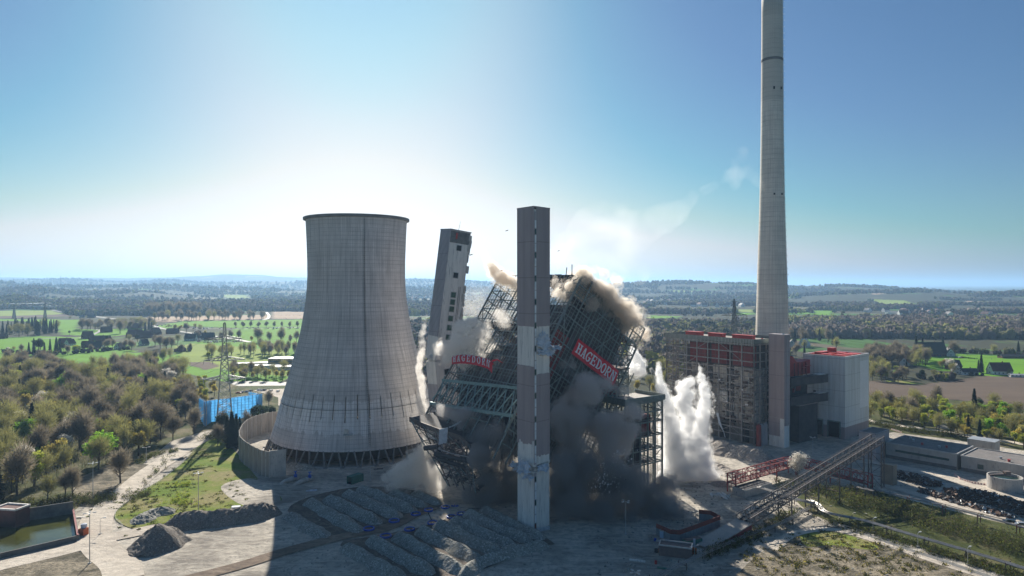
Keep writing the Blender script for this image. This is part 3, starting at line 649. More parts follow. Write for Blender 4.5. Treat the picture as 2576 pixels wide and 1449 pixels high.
def centre_tower():
    """square stair tower with its corner towards the viewer, clad in brown-grey sheets; the blasting belts are stripped to the concrete"""
    nb = Vector((7.9, 248.2, 0))                       # the near corner on the ground
    a = Vector((-0.60, 0.80, 0)); b = Vector((0.66, 0.75, 0)); la, lb = 9.7, 9.2
    T = thing('stair_tower', 'tall upright brown-grey stair tower with a window strip, standing before the collapsing frame', 'tower', nb)
    def P3(s, t, z): return nb + a * s + b * t + Z * z
    def slab(name, m, s0, s1, t0, t1, z0, z1, par=T):
        mb = MB(); mb.box((P3(s0, t0, z0) + P3(s1, t1, z1)) / 2, a * ((s1 - s0) / 2), b * ((t1 - t0) / 2), Z * ((z1 - z0) / 2)); return mb.build(name, m, par)
    ZT = 118.0
    slab('core', M_BARE, 0.0, la, 0.0, lb, 0.0, 21.5)
    slab('core', M_BARE, 0.0, la, 0.0, lb, 24.0, ZT - 0.6)
    c = 0.16                                           # cladding sits proud of the concrete
    # belts: heights of cladding on the two visible faces
    rng = random.Random(5)
    def ragged(z, k): return [z + rng.uniform(-k, k) for _ in range(10)]
    def clad(face, z0, z1, r0=0.0, r1=0.0):
        mb = MB(); n = 9
        L0, L1 = ragged(z0, r0), ragged(z1, r1)
        for i in range(n):
            q = [i / n, (i + 1) / n]
            za, zb = L0[i], L1[i]
            if face == 'a':   # the side along a (to the viewer's left)
                p0, p1 = P3(q[0] * la - (c if i == 0 else 0), -c / 2, 0), P3(q[1] * la + (c if i == n - 1 else 0), -c / 2, 0); nn = -b
            else:
                t0, t1 = 1.35 + (lb - 1.35) * q[0], 1.35 + (lb - 1.35) * q[1] + (c if i == n - 1 else 0)
                p0, p1 = P3(-c / 2, t0, 0), P3(-c / 2, t1, 0); nn = -a
            d = (p1 - p0) / 2
            mb.box((p0 + p1) / 2 + Z * (za + zb) / 2, d, nn * (c / 2), Z * ((zb - za) / 2))
        mb.build('cladding', M_CLAD, T)
    clad('a', 74.5, ZT, 0.05); clad('b', 74.5, ZT, 0.05)
    clad('a', 32.0, 60.0, 1.2, 0.1); clad('b', 27.0, 57.0, 0.3, 0.1)
    # hidden sides
    mb = MB(); mb.box(P3(la + c / 2, lb / 2, (60 + ZT) / 2), a * (c / 2), b * (lb / 2), Z * ((ZT - 60) / 2)); mb.box(P3(la / 2, lb + c / 2, (60 + ZT) / 2), a * (la / 2), b * (c / 2), Z * ((ZT - 60) / 2)); mb.build('cladding', M_CLAD, T)
    # roof edge and roof gear
    slab('parapet', M_CLAD, -0.25, la + 0.2, -0.25, lb + 0.2, ZT, ZT + 0.5)
    mb = MB(); mb.tube([P3(4, 6.6, ZT + .5), P3(4, 6.6, ZT + 1.2)], [0.7, 0.5], 10); mb.build('roof_vent', M_STEEL_G, T)
    mb = MB(); mb.tube([P3(2, 8, ZT + .5), P3(2, 8, ZT + .9)], [0.5, 0.35], 8); mb.build('roof_vent', M_STEEL_G, T)
    # the window strip right of the corner
    z = 1.0; k = 0
    fr = slab('strip_frame', M_CLAD_G, -0.30, 0.02, 0.16, 1.28, 0.6, 21.3)
    fr2 = slab('strip_frame', M_CLAD_G, -0.30, 0.02, 0.16, 1.28, 24.2, ZT - 1.5)
    for lo, hi, par in ((1.0, 21, fr), (25, ZT - 3, fr2)):
        z = lo
        while z < hi - 2.2:
            hgt = 2.9 if k % 3 else 1.9
            if z + hgt > hi: break
            slab('pane', M_GLASS if k % 3 == 0 else M_PANE_PALE, -0.36, -0.31, 0.28, 1.16, z, z + hgt, par)
            z += hgt + 0.28; k += 1
    slab('door', mat('oxide_red_door', (0.2, 0.05, 0.04)), -0.42, -0.37, 0.3, 1.14, 0.3, 2.6)
    # broken belt low down: crushed concrete between the two shafts
    rng = random.Random(8); mb = MB()
    for i in range(90):
        s, t = rng.uniform(0.4, la - .4), rng.uniform(0.4, lb - .4); r = rng.uniform(0.5, 1.4)
        mb.box(P3(s, t, rng.uniform(21.2, 24.3)), Vector((rng.uniform(-1, 1), rng.uniform(-1, 1), rng.uniform(-.5, .5))) * r, Vector((rng.uniform(-1, 1), rng.uniform(-1, 1), rng.uniform(-.5, .5))) * r * .8, Vector((rng.uniform(-.4, .4), rng.uniform(-.4, .4), .7)) * r)
    mb.build('crushed_belt', M_BARE, T)
    # torn protective sheets
    def rag(ctr, w, h, seed, droop=0.5, out=Vector((0, -1, 0)), along=Vector((1, 0, 0)), name='torn_sheet'):
        r = random.Random(seed); n, m_ = 14, 9; mb = MB(); vs = []
        for j in range(m_ + 1):
            for i in range(n + 1):
                u, v = i / n - .5, j / m_ - .5
                p = Vector(ctr) + along * u * w * (1 + 0.15 * r.uniform(-1, 1)) + Z * v * h * (1 + .25 * math.sin(u * 9 + seed)) + out * (0.5 * math.sin(u * 8 + seed) * droop + 0.9 * noise.noise(Vector((u * 5, v * 5, seed))) * droop + (0.5 - v) * droop)
                vs.append(p)
        fs = []
        for j in range(m_):
            for i in range(n):
                if (j in (0, m_ - 1) or i in (0, n - 1)) and r.random() < .4: continue
                a0 = j * (n + 1) + i; fs.append((a0, a0 + 1, a0 + n + 2, a0 + n + 1))
        mb.add(vs, fs); o = mb.build(name, M_SHEET, T)
        sol = o.modifiers.new('thickness', 'SOLIDIFY'); sol.thickness = 0.06
    sideb = -a
    rag(P3(-0.5, 5.2, 69.0), 8.0, 6.0, 2, 0.6, sideb, b)
    rag(P3(-0.9, 6.2, 65.2), 10.5, 3.0, 7, 1.2, sideb, b)
    rag(P3(-1.6, 10.4, 66.4), 5.5, 1.5, 11, 1.3, sideb, b)
    rag(P3(3.2, -1.6, 23.6), 7.0, 4.0, 4, 1.2, -b, a)
    rag(P3(6.6, -1.2, 21.8), 6.5, 2.6, 9, 1.5, -b, a)
    rag(P3(-0.8, 4.4, 22.6), 7.5, 2.4, 13, 0.9, sideb, b)
    rag(P3(9.5, -2.0, 23.0), 3.4, 1.6, 21, 1.3, -b, a)
    rag(P3(1.0, -1.4, 20.2), 5.0, 1.8, 17, 1.3, -b, a)
    # a board with lettering posts at the foot
    mb = MB()
    for i in range(14):
        q = P3(-1.0 - i * 0.02, -0.6, 0) + Vector((i * 0.42, i * 0.26, 0)); mb.box(q + Z * 0.75, (0.15, 0, 0), (0, 0.04, 0), Z * 0.75)
    mb.beam(P3(-1, -.6, .5), P3(-1, -.6, .5) + Vector((5.6, 3.4, 0)), .12, .12); mb.beam(P3(-1, -.6, 1.2), P3(-1, -.6, 1.2) + Vector((5.6, 3.4, 0)), .12, .12)
    o = mb.build('picket_barrier', M_SHEET, loc=P3(-1, -.6, 0)); tag(o, 'low white picket barrier at the foot of the upright stair tower', 'barrier')
centre_tower()

def leaning_tower():
    """the second stair tower, snapped: the lower part tips away, the upper part leans over the frame"""
    d0 = 350.0
    base = W(1110, 1150, d0); base.z = 0
    T = thing('leaning_stair_tower', 'broken stair tower leaning over, with green windows in a bare concrete face', 'tower', base)
    K = W(1108, 905, d0); TOP = W(1147, 583, d0 + 2); B0 = W(1130, 1130, d0)
    def part(p0, p1, hw, hd, m_side, m_front, z=None):
        ax = (p1 - p0); l = ax.length; ax.normalize()
        # front face looks right-near (along -U), side face looks left-near (along -V)
        s = (V - ax * V.dot(ax)).normalized(); t = ax.cross(s).normalized()
        return ax, s, t, l
    def seg(p0, p1, parts):
        ax, s, t, l = part(p0, p1, 0, 0, None, None)
        if t.dot(U) < 0: t = -t
        hs, ht = 6.0, 4.9
        for name, m, z0, z1, grow in parts:
            mb = MB(); mb.box(p0 + ax * (z0 + z1) / 2, s * (hs + grow), t * (ht + grow), ax * ((z1 - z0) / 2)); mb.build(name, m, T)
        return ax, s, t, l, hs, ht
    L2 = (TOP - K).length; L1 = (K - B0).length
    ax, s, t, l, hs, ht = seg(K, TOP, [('upper_core', M_BARE, 0, L2, 0)])
    # cladding on the side (left-near) and back, not on the front
    mb = MB(); mb.box(K + ax * (12 + L2) / 2 - s * (hs + 0.1), s * 0.1, t * (ht + .2), ax * ((L2 - 12) / 2)); mb.build('cladding', M_CLAD_G, T)
    mb = MB(); mb.box(K + ax * (6 + L2) / 2 + t * (ht + 0.1), s * hs, t * 0.1, ax * ((L2 - 6) / 2)); mb.build('cladding', M_CLAD_G, T)
    mb = MB(); mb.box(K + ax * (L2 + 0.3), s * (hs + 0.3), t * (ht + 0.3), ax * 0.3); mb.build('roof_slab', M_CLAD_G, T)
    mb = MB(); mb.tube([K + ax * L2 + s * 1.5, K + ax * (L2 + 2.6) + s * 1.6, K + ax * (L2 + 5.8) + s * 2.0], [0.12, 0.08, 0.04], 6); mb.build('antenna', M_BLACK, T)
    green = mat('green_window', (0.035, 0.11, 0.07), (0.02, 0.07, 0.05), 1.0, 0.2)
    for z, w_ in ((L2 - 8.5, M_BLACK), (L2 - 22.5, M_BLACK), (L2 - 32.5, green), (L2 - 36.2, green), (L2 - 39.8, green), (L2 - 44.6, green), (L2 - 49.3, green), (L2 - 54.2, green)):
        if z < 3: continue
        c = K + ax * z - t * (ht + 0.02)
        mb = MB(); mb.box(c, s * 1.65, t * 0.10, ax * 1.6); f = mb.build('window_frame', M_STEEL_G, T)
        mb = MB(); mb.box(c - t * 0.12, s * 1.3, t * 0.04, ax * 1.3); mb.build('pane', w_, f)
    # soot around the top of the bare face, shredded edge
    rng = random.Random(4); mb = MB()
    for i in range(46):
        z = rng.uniform(4, L2); q = K + ax * z - t * (ht - .3) + s * (hs + rng.uniform(-.2, .5))
        mb.box(q, s * rng.uniform(.2, .8), t * rng.uniform(.3, .9), ax * rng.uniform(.4, 2.0))
    mb.build('torn_edge', M_CONC, T)
    mb = MB(); mb.box(K + ax * (L2 - 3.2) - t * (ht + 0.04), s * (hs - .2), t * 0.05, ax * 3.0); mb.build('sooty_patch', mat('soot_on_concrete', (0.2, 0.19, 0.18), (0.10, 0.095, 0.09), 0.5), T)
    mb = MB(); mb.box(K + ax * (L2 - 2.6) - t * (ht + 0.12) - s * 2.2, s * 0.5, t * 0.05, ax * 1.6); mb.build('red_panel', M_RED, T)
    # cables running down beside the windows
    mb = MB()
    for q in (2.6, 3.4):
        mb.tube([K + ax * 2 - t * (ht + .3) + s * q, K + ax * L2 * .5 - t * (ht + .25) + s * (q + .3), K + ax * (L2 - 28) - t * (ht + .3) + s * q], 0.09, 5)
    mb.build('hanging_cable', M_BLACK, T)
    # lower part
    ax, s, t, l, hs, ht = seg(B0, K, [('lower_core', M_BARE, -L1 * 0.3, L1, -0.05)])
    mb = MB(); mb.box(B0 + ax * (L1 * 0.30) - s * (hs + 0.05), s * 0.1, t * (ht + .1), ax * (L1 * 0.45)); mb.build('cladding', M_CLAD_G, T)
    mb = MB(); mb.box(B0 + ax * (L1 * 0.2) - t * (ht + .05) , s * (hs + .1), t * 0.1, ax * (L1 * 0.30)); mb.build('cladding', M_CLAD_G, T)
    for z in (0.87, 0.70):
        c = B0 + ax * L1 * z - t * (ht + 0.02) + s * .2
        mb = MB(); mb.box(c, s * 1.65, t * 0.10, ax * 1.6); f = mb.build('window_frame', M_STEEL_G, T)
        mb = MB(); mb.box(c - t * 0.12, s * 1.3, t * 0.04, ax * 1.3); mb.build('pane', M_BLACK, f)
    mb = MB()
    for i in range(60):
        q = K + Vector((rng.uniform(-5.5, 5.5), rng.uniform(-5.5, 5.5), rng.uniform(-2.5, 2.5)))
        mb.box(q, Vector((rng.uniform(-1, 1), rng.uniform(-1, 1), rng.uniform(-.5, .5))), Vector((rng.uniform(-1, 1), rng.uniform(-1, 1), rng.uniform(-.5, .5))), Vector((rng.uniform(-.4, .4), rng.uniform(-.4, .4), .8)))
    mb.build('snapped_joint', M_BARE, T)
leaning_tower()
# ------------------------------------------------------------------ the collapsing boiler house
PHI = R(33)
def collapsing_house():
    C = Vector((30, 290, 94)); A = U.copy()                                  # top near corner
    B = V * math.cos(PHI) - Z * math.sin(PHI)                                 # along the wide wall, dropping
    Dn = -(V * math.sin(PHI) + Z * math.cos(PHI))                             # down the columns
    LA, LB = 61.0, 45.0
    T = thing('collapsing_boiler_house', 'dark steel boiler house frame tipping over sideways amid dust', 'building', (10, 300, 0))
    def P(a, b, t): return C + A * a + B * b + Dn * t
    rng = random.Random(12)
    # near wide wall (plane a = 0), far wall (a = LA); left wall (b = 0), rear wall (b = LB)
    na, nb = 9, 7
    depth_a = lambda a: 62 + 22 * (a / LA)          # the left wall keeps its columns further down at the far end
    levels = [0, 4.5, 9, 14, 19, 24.5, 30, 36, 42, 48, 54, 60, 66, 72, 78, 84]
    # columns
    for face in ('left_wall', 'near_wall', 'rear_wall', 'far_wall'):
        cols = MB(); gird = MB(); fine = MB(); dg = MB()
        if face == 'left_wall': n, ln, pt, mx = na, LA, lambda u, t, o=0: P(u, -0.3 - o, t), lambda u: 74 + 14 * u / LA
        elif face == 'near_wall': n, ln, pt, mx = nb, LB, lambda u, t, o=0: P(-0.3 - o, u, t), lambda u: 86 - 20 * u / LB
        elif face == 'rear_wall': n, ln, pt, mx = na, LA, lambda u, t, o=0: P(u, LB, t), lambda u: 66
        else: n, ln, pt, mx = nb, LB, lambda u, t, o=0: P(LA, u, t), lambda u: 84 - 12 * u / LB
        full = face in ('left_wall', 'near_wall')
        for i in range(n + 1):
            u = ln * i / n; m = mx(u) + rng.uniform(-3, 3)
            cm = MB(); cm.beam(pt(u, 0), pt(u, m), 0.48); cm.build('column', M_STEEL if full else M_RUST, T)
            if full and i < n:
                for q in (1 / 3, 2 / 3): cols.beam(pt(u + ln / n * q, 0), pt(u + ln / n * q, m - rng.uniform(2, 12)), 0.2)
        for j, t in enumerate(levels):
            gird = MB()
            for i in range(n):
                u0, u1 = ln * i / n, ln * (i + 1) / n
                if t < min(mx(u0), mx(u1)) - 4 and rng.random() < 0.93:
                    gird.beam(pt(u0, t), pt(u1, t), 0.25, 0.45)
                    if full and t + 2.2 < mx(u0) - 6:
                        fine.beam(pt(u0, t + 1.5, .2), pt(u1, t + 1.5, .2), 0.12); fine.beam(pt(u0, t + 3.0, .2), pt(u1, t + 3.0 + rng.uniform(-.2, .2), .2), 0.12)
            if gird.v: gird.build('girder', M_STEEL if full else M_RUST, T)
        for i in range(n):
            for j in range(0, len(levels) - 2, 2):
                if rng.random() < (0.45 if full else 0.5) and levels[j + 2] < mx(ln * i / n) - 4:
                    u0, u1 = ln * i / n, ln * (i + 1) / n
                    if (i + j // 2) % 2: u0, u1 = u1, u0
                    dg.beam(pt(u0, levels[j], .1), pt(u1, levels[j + 2], .1), 0.3)
        mt = M_STEEL if full else M_RUST
        if cols.v: cols.build('secondary_column_frame', mt, T)
        if fine.v: fine.build('rail_lattice', M_STEEL, T)
        dg.build('brace_lattice', mt, T)
    # the heavy lattice girder across the left wall
    mb = MB(); t0, t1 = 57, 69
    for t in (t0, t1): mb.beam(P(-.5, -1.0, t - 2), P(LA, -1.0, t + 2), 0.9, 1.2)
    for i in range(11):
        u0, u1 = LA * i / 11, LA * (i + 1) / 11
        mb.beam(P(u0, -1.0, t0), P(u1, -1.0, t1), 0.5); mb.beam(P(u0, -1.0, t1), P(u1, -1.0, t0), 0.4)
    mb.build('lattice_girder', mat('blue_green_steel', (0.28, 0.42, 0.42), (0.2, 0.3, 0.3), 0.8, 0.5, metal=0.3), T)
    # floors, boiler drums and soot-black plates inside
    fl = MB()
    for j, t in enumerate((9, 24.5, 36, 48, 60, 72)):
        for i in range(6):
            for k in range(4):
                if t < 12 and (i > 1): continue
                if rng.random() < 0.72:
                    p = P(3 + 9.4 * i + 4, 3 + 10 * k + 4.5, t); fl.box(p, A * 4.5, B * 4.8, Dn * 0.2)
    fl.build('floor_deck', M_DARK, T)
    def block(name, m, a0, a1, b0, b1, t0, t1):
        mb = MB(); mb.box(P((a0 + a1) / 2, (b0 + b1) / 2, (t0 + t1) / 2), A * ((a1 - a0) / 2), B * ((b1 - b0) / 2), Dn * ((t1 - t0) / 2)); return mb.build(name, m, T)
    block('boiler_casing', M_DARK, 6, 34, 9, 41, 10, 52)
    block('boiler_casing', mat('maroon_casing', (0.075, 0.03, 0.03), (0.045, 0.025, 0.025), 0.15, 0.8), 36, 58, 16, 40, 30, 56)
    block('boiler_casing', M_DARK, 3, 57, 10, 40, 52, 74)
    panel = mat('sooty_cladding', (0.12, 0.108, 0.106), (0.08, 0.074, 0.074), 0.12, 0.75, c3=(0.14, 0.13, 0.13))
    for k in range(5):
        b0 = 9.2 + k * 5.4
        mb = MB(); mb.box(P(1.0, b0 + 2.6, 22 + rng.uniform(-1, 1)), A * 0.12, B * 2.6, Dn * 19.5); mb.build('wall_panel', panel, T)
    mb = MB(); mb.box(P(0.9, 31, 47), A * 0.12, B * 11, Dn * 7); mb.build('wall_panel', panel, T)
    mb = MB(); mb.box(P(1.1, 5.0, 46), A * 0.12, B * 4.5, Dn * 20); mb.build('wall_panel', M_DKRED, T)
    for k in range(4):
        mb = MB(); mb.box(P(6 + 12 * k + 3, 1.6, 44 + 2 * k), A * 5.5, B * 0.12, Dn * 9); mb.build('wall_panel', panel, T)
    mb = MB(); mb.box(P(16, 20, -0.5), A * 16, B * 19, Dn * 0.35); mb.build('roof_deck', M_DARK, T)
    # open stair lattice on the far right edge
    mb = MB()
    for i in range(24):
        t = 22 + i * 1.75
        for a in (0.4, 4.5): mb.beam(P(a, LB + .3, t), P(a, LB + 5.4, t), 0.18)
        mb.beam(P(0.4, LB + (0.3 if i % 2 else 5.4), t), P(0.4, LB + (5.4 if i % 2 else .3), t + 1.75), 0.2)
    for a in (0.4, 4.5):
        for b in (0.3, 5.4): mb.beam(P(a, LB + b, 20), P(a, LB + b, 66), 0.34)
    mb.build('stair_lattice', M_STEEL, T)
    # twisted members poking out of the roof and of the crushed foot
    mb = MB()
    for i in range(60):
        a, b = rng.uniform(0, LA * .6), rng.uniform(0, LB); p = P(a, b, rng.uniform(-1, 4)); q = p + Vector((rng.uniform(-4, 4), rng.uniform(-3, 3), rng.uniform(-2, 5)))
        mb.beam(p, q, rng.choice((0.15, 0.3, 0.4)))
    for i in range(70):
        a = rng.uniform(0, LA); p = P(a, rng.uniform(-.5, 20), rng.uniform(66, 84)); q = p + Vector((rng.uniform(-5, 3), rng.uniform(-3, 3), rng.uniform(-10, 2)))
        mb.beam(p, q, rng.choice((0.2, 0.3, 0.5)))
    mb.build('twisted_lattice', M_RUST, T)
    # steam drum hanging near the corner
    mb = MB(); p0, p1 = W(1243, 1070, 292), W(1312, 1118, 286)
    d = (p1 - p0).normalized(); mb.tube([p0 - d * 2, p0 - d * 1.2, p0, p1, p1 + d * 1.2], [1.2, 2.4, 2.9, 2.9, 1.5], 18); mb.build('steam_drum', M_RED, T, smooth=True)
    mb = MB()
    for a, b in (((1262, 1085), (1235, 1130)), ((1240, 1122), (1296, 1075)), ((1252, 1120), (1296, 1010)), ((1297, 1078), (1300, 1135)), ((1266, 1110), (1300, 1150)), ((1130, 1075), (1160, 1060))):
        mb.tube([W(*a, 284), W((a[0] + b[0]) / 2 + 4, (a[1] + b[1]) / 2, 283), W(*b, 282)], 0.28, 6)
    mb.build('bent_pipe_lattice', M_STEEL_G, T)
    return C, A, B, Dn, P
HC, HA, HB_, HD, HP = collapsing_house()

# ------------------------------------------------------------------ lettering: slab letters drawn as strokes on a 1 x 1.4 cell
def letter_polys(ch):
    """list of quads (x, y) in a cell 1 wide, 1.4 high; heavy slab-serif capitals"""
    s = 0.24; h = 1.4; f = 0.14
    def r(x0, x1, y0, y1): return [(x0, y0), (x1, y0), (x1, y1), (x0, y1)]
    def arc(cx, cy, rx, ry, a0, a1, t, n=10):
        out = []
        for i in range(n):
            p, q = R(a0 + (a1 - a0) * i / n), R(a0 + (a1 - a0) * (i + 1) / n)
            out.append([(cx + rx * math.cos(p), cy + ry * math.sin(p)), (cx + rx * math.cos(q), cy + ry * math.sin(q)), (cx + (rx - t) * math.cos(q), cy + (ry - t * .7) * math.sin(q)), (cx + (rx - t) * math.cos(p), cy + (ry - t * .7) * math.sin(p))])
        return out
    if ch == 'H': return [r(.12, .12 + s, 0, h), r(.64, .64 + s, 0, h), r(.2, .8, .62, .78), r(0, .46, 0, f), r(.54, 1, 0, f), r(0, .46, h - f, h), r(.54, 1, h - f, h)]
    if ch == 'A': return [[(.08, 0), (.26, 0), (.56, h), (.40, h)], [(.66, 0), (.94, 0), (.64, h), (.40, h)], r(.26, .74, .38, .52), r(-.02, .36, 0, f), r(.56, 1.04, 0, f)]
    if ch == 'G': return arc(.52, .7, .5, .7, 48, 315, .25, 14) + [r(.70, .94, .18, .62), r(.52, 1.02, .56, .70), r(.78, .92, .98, 1.36)]
    if ch == 'E': return [r(.12, .12 + s, 0, h), r(0, .9, 0, .16), r(0, .9, h - .16, h), r(.3, .68, .62, .76), r(.78, .94, 0, .42), r(.78, .92, h - .4, h), r(.6, .7, .5, .88)]
    if ch == 'D': return [r(.12, .12 + s, 0, h), r(0, .46, 0, f), r(0, .46, h - f, h)] + arc(.42, .7, .58, .7, -90, 90, .24, 12)
    if ch == 'O': return arc(.5, .7, .52, .72, 0, 360, .25, 20)
    if ch == 'R': return [r(.12, .12 + s, 0, h), r(0, .46, 0, f), r(0, .5, h - f, h), r(.3, .6, .6, .74), [(.42, .66), (.64, .66), (.98, 0), (.74, 0)], r(.74, 1.06, 0, f)] + arc(.5, 1.03, .44, .37, -90, 90, .23, 10)
    if ch == 'N': return [r(.10, .26, 0, h), r(.74, .90, 0, h), [(.10, h), (.34, h), (.90, 0), (.68, 0)], r(0, .38, 0, f), r(-.02, .3, h - f, h), r(.58, 1.04, h - f, h)]
    return []
M_BANNER = mat('red_banner_cloth', (0.72, 0.03, 0.05), (0.58, 0.025, 0.045), 0.25, 0.75, kind='obj')
M_LETTER = mat('white_lettering', (0.85, 0.84, 0.85), (0.75, 0.75, 0.77), 0.6, 0.8, kind='obj')
def banner(label, f, length, height, name='banner'):
    """f(x, y) -> point on the cloth, x 0..length, y 0..height (y up), and its outward normal"""
    n, m = 48, 8; mb = MB(); vs = []
    for j in range(m + 1):
        for i in range(n + 1): vs.append(f(length * i / n, height * j / m)[0])
    mb.add(vs, [(j * (n + 1) + i, j * (n + 1) + i + 1, (j + 1) * (n + 1) + i + 1, (j + 1) * (n + 1) + i) for j in range(m) for i in range(n)])
    o = vs[0]
    T = thing(name, label, 'banner', o)
    c = mb.build('cloth', M_BANNER, T); sm = c.modifiers.new('thickness', 'SOLIDIFY'); sm.thickness = 0.12; sm.offset = 0
    word = 'HAGEDORN'; lh = height * 0.62; cw = lh / 1.4 * 1.02; pitch = (length * 0.94) / len(word)
    x0 = length * 0.035
    for k, ch in enumerate(word):
        mb = MB()
        for poly in letter_polys(ch):
            # cut each quad finely so that it follows the cloth
            (ax, ay), (bx, by), (cx_, cy_), (dx, dy) = poly; q = 4
            for a in range(q):
                for b in range(q):
                    pts = []
                    for (u, v) in ((a / q, b / q), ((a + 1) / q, b / q), ((a + 1) / q, (b + 1) / q), (a / q, (b + 1) / q)):
                        X = (ax * (1 - u) + bx * u) * (1 - v) + (dx * (1 - u) + cx_ * u) * v; Y = (ay * (1 - u) + by * u) * (1 - v) + (dy * (1 - u) + cy_ * u) * v
                        p, nn = f(x0 + k * pitch + X * min(cw, pitch * 0.93), height * 0.19 + Y / 1.4 * lh); pts.append(p + nn * 0.15)
                    mb.quad(*pts)
        mb.build('letter', M_LETTER, T)
    return T
def wall_banner():
    # on the near wall: x along HB_, y up the columns
    L_, Hh = 28.6, 7.2; nn = -HA
    tx = 12.0; ty = 24.2
    def f(x, y):
        w_ = 0.35 * math.sin(x * 0.5) * math.sin(y * 0.6)
        return HP(-0.9 - w_, tx + x, ty + Hh - y), nn
    banner('red banner with white HAGEDORN lettering slanting down the wide wall of the tipping frame', f, L_, Hh)
wall_banner()
def side_banner():
    a, b = W(1137, 917, 305), W(1239, 932, 283)
    L_ = (b - a).length; d = (b - a).normalized(); nn = Vector((-0.5, -0.82, 0.3)).normalized()
    def f(x, y):
        u = x / L_; fold = max(0, y - 3.4)
        p = a + d * x + Z * (math.sin(u * math.pi) * 1.3 + min(y, 4.4) * 0.92) + nn * (1.5 * math.sin(u * 7) * 0.35 - fold * 0.9)
        p += Vector((0, 1, 0)) * 0
        if u > 0.9: p += Z * (-(u - 0.9) * 12)
        return p, nn
    T = banner('shorter red HAGEDORN banner, folded by the wind, on the side with the lattice girder', f, L_, 5.2)
    mb = MB(); p = b + Z * 4; mb.tube([p, p + Vector((2.0, -1, .6)), p + Vector((4.2, -2, -.6))], [0.5, 0.3, 0.08], 6); mb.build('torn_end', M_BANNER, T)
side_banner()

# ------------------------------------------------------------------ the wedge of bunker bay hanging over the yard
def hanging_bay():
    d = 276.0
    T = thing('tipping_bunker_bay', 'wedge of tangled dark steelwork tipping towards the cooling tower', 'steel frame', W(1150, 1240, d))
    top = [W(1031, 1051, 296), W(1060, 1064, 292), W(1092, 1076, 288), (W(1125, 1088, 284)), W(1157, 1098, 280), W(1180, 1118, 278)]
    bot = [W(1128, 1222, 272), W(1132, 1224, 270), W(1150, 1226, 268), W(1168, 1232, 268), W(1186, 1236, 268), W(1196, 1242, 268)]
    back = Vector((9, 13, 0)); rng = random.Random(31)
    for i in range(5):
        mb = MB(); mb.box((top[i] + top[i + 1]) / 2 - Z * .6, (top[i + 1] - top[i]) / 2, back.normalized() * .4, Z * 1.0); mb.build('top_girder', M_RUST, T)
    mb = MB(); mb.add([top[0], top[5], top[5] + back, top[0] + back], [(0, 1, 2, 3)]); mb.build('roof_sheet', M_DARK, T).modifiers.new('t', 'SOLIDIFY').thickness = 0.3
    for i in range(6):
        for o in (Vector((0, 0, 0)), back):
            m = MB(); b = bot[i] + o * .6
            m.beam(top[i] + o, top[i].lerp(b, .55) + o * 0 + Vector((rng.uniform(-.5, .5), 0, 0)), 0.42 if o.length < 1 else .3); m.beam(top[i].lerp(b, .55), b, 0.36); m.build('column', M_STEEL if i in (0, 5) else M_RUST, T)
    mb = MB()
    for f in (0.14, .25, .36, .48, .6, .72, .85):
        for i in range(5):
            if rng.random() < .9:
                p, q = top[i].lerp(bot[i], f), top[i + 1].lerp(bot[i + 1], f + rng.uniform(-.03, .03)); mb.beam(p, q, rng.choice((.2, .3, .45)))
                if rng.random() < .6: mb.beam(p, q + back * rng.uniform(.3, 1) + Z * rng.uniform(-3, 1), .2)
        for i in range(6): mb.beam(top[i].lerp(bot[i], f), top[i].lerp(bot[i], f) + back, .22)
    mb.build('girder_lattice', M_RUST, T)
    mb = MB()
    for i in range(5):
        for f in (.05, .3, .55):
            if rng.random() < .7: mb.beam(top[i].lerp(bot[i], f), top[i + 1].lerp(bot[i + 1], f + .22), .22)
    mb.build('brace_lattice', M_STEEL, T)
    mb = MB()
    for i in range(260):
        u, f = rng.random() * 4.9, rng.random() ** .8
        k = int(u); p = top[k].lerp(bot[k], f).lerp(top[k + 1].lerp(bot[k + 1], f), u - k) + back * rng.uniform(0, 1)
        s = rng.uniform(.2, 1.1)
        mb.box(p, Vector((rng.uniform(-1, 1), rng.uniform(-1, 1), rng.uniform(-1, 1))) * s, Vector((rng.uniform(-1, 1), rng.uniform(-1, 1), rng.uniform(-1, 1))) * s * .6, Vector((.1, .05, .1)))
    mb.build('torn_plating', M_DARK, T)
    for (a, b, r) in (((1068, 1127), (1100, 1123), 1.1), ((1092, 1142), (1180, 1160), .9), ((1100, 1153), (1175, 1178), .8)):
        m = MB(); m.tube([W(*a, 276), W(*b, 274)], r, 10); m.build('duct', M_DARK, T)
    for (a, b) in (((1075, 1160 - 70), (1095, 1105)), ((1090, 1125), (1180, 1150))):
        m = MB(); m.tube([W(*a, 275), W((a[0] + b[0]) / 2, (a[1] + b[1]) / 2 + 3, 274), W(*b, 273)], .18, 5); m.build('cable', M_STEEL_G, T)
    m = MB(); c = W(1115, 1097, 282); m.box(c, (1.7, .4, .3), (0, .3, 0), (.2, 0, 3.2)); m.build('insulation_rag', M_SHEET, T)
hanging_bay()

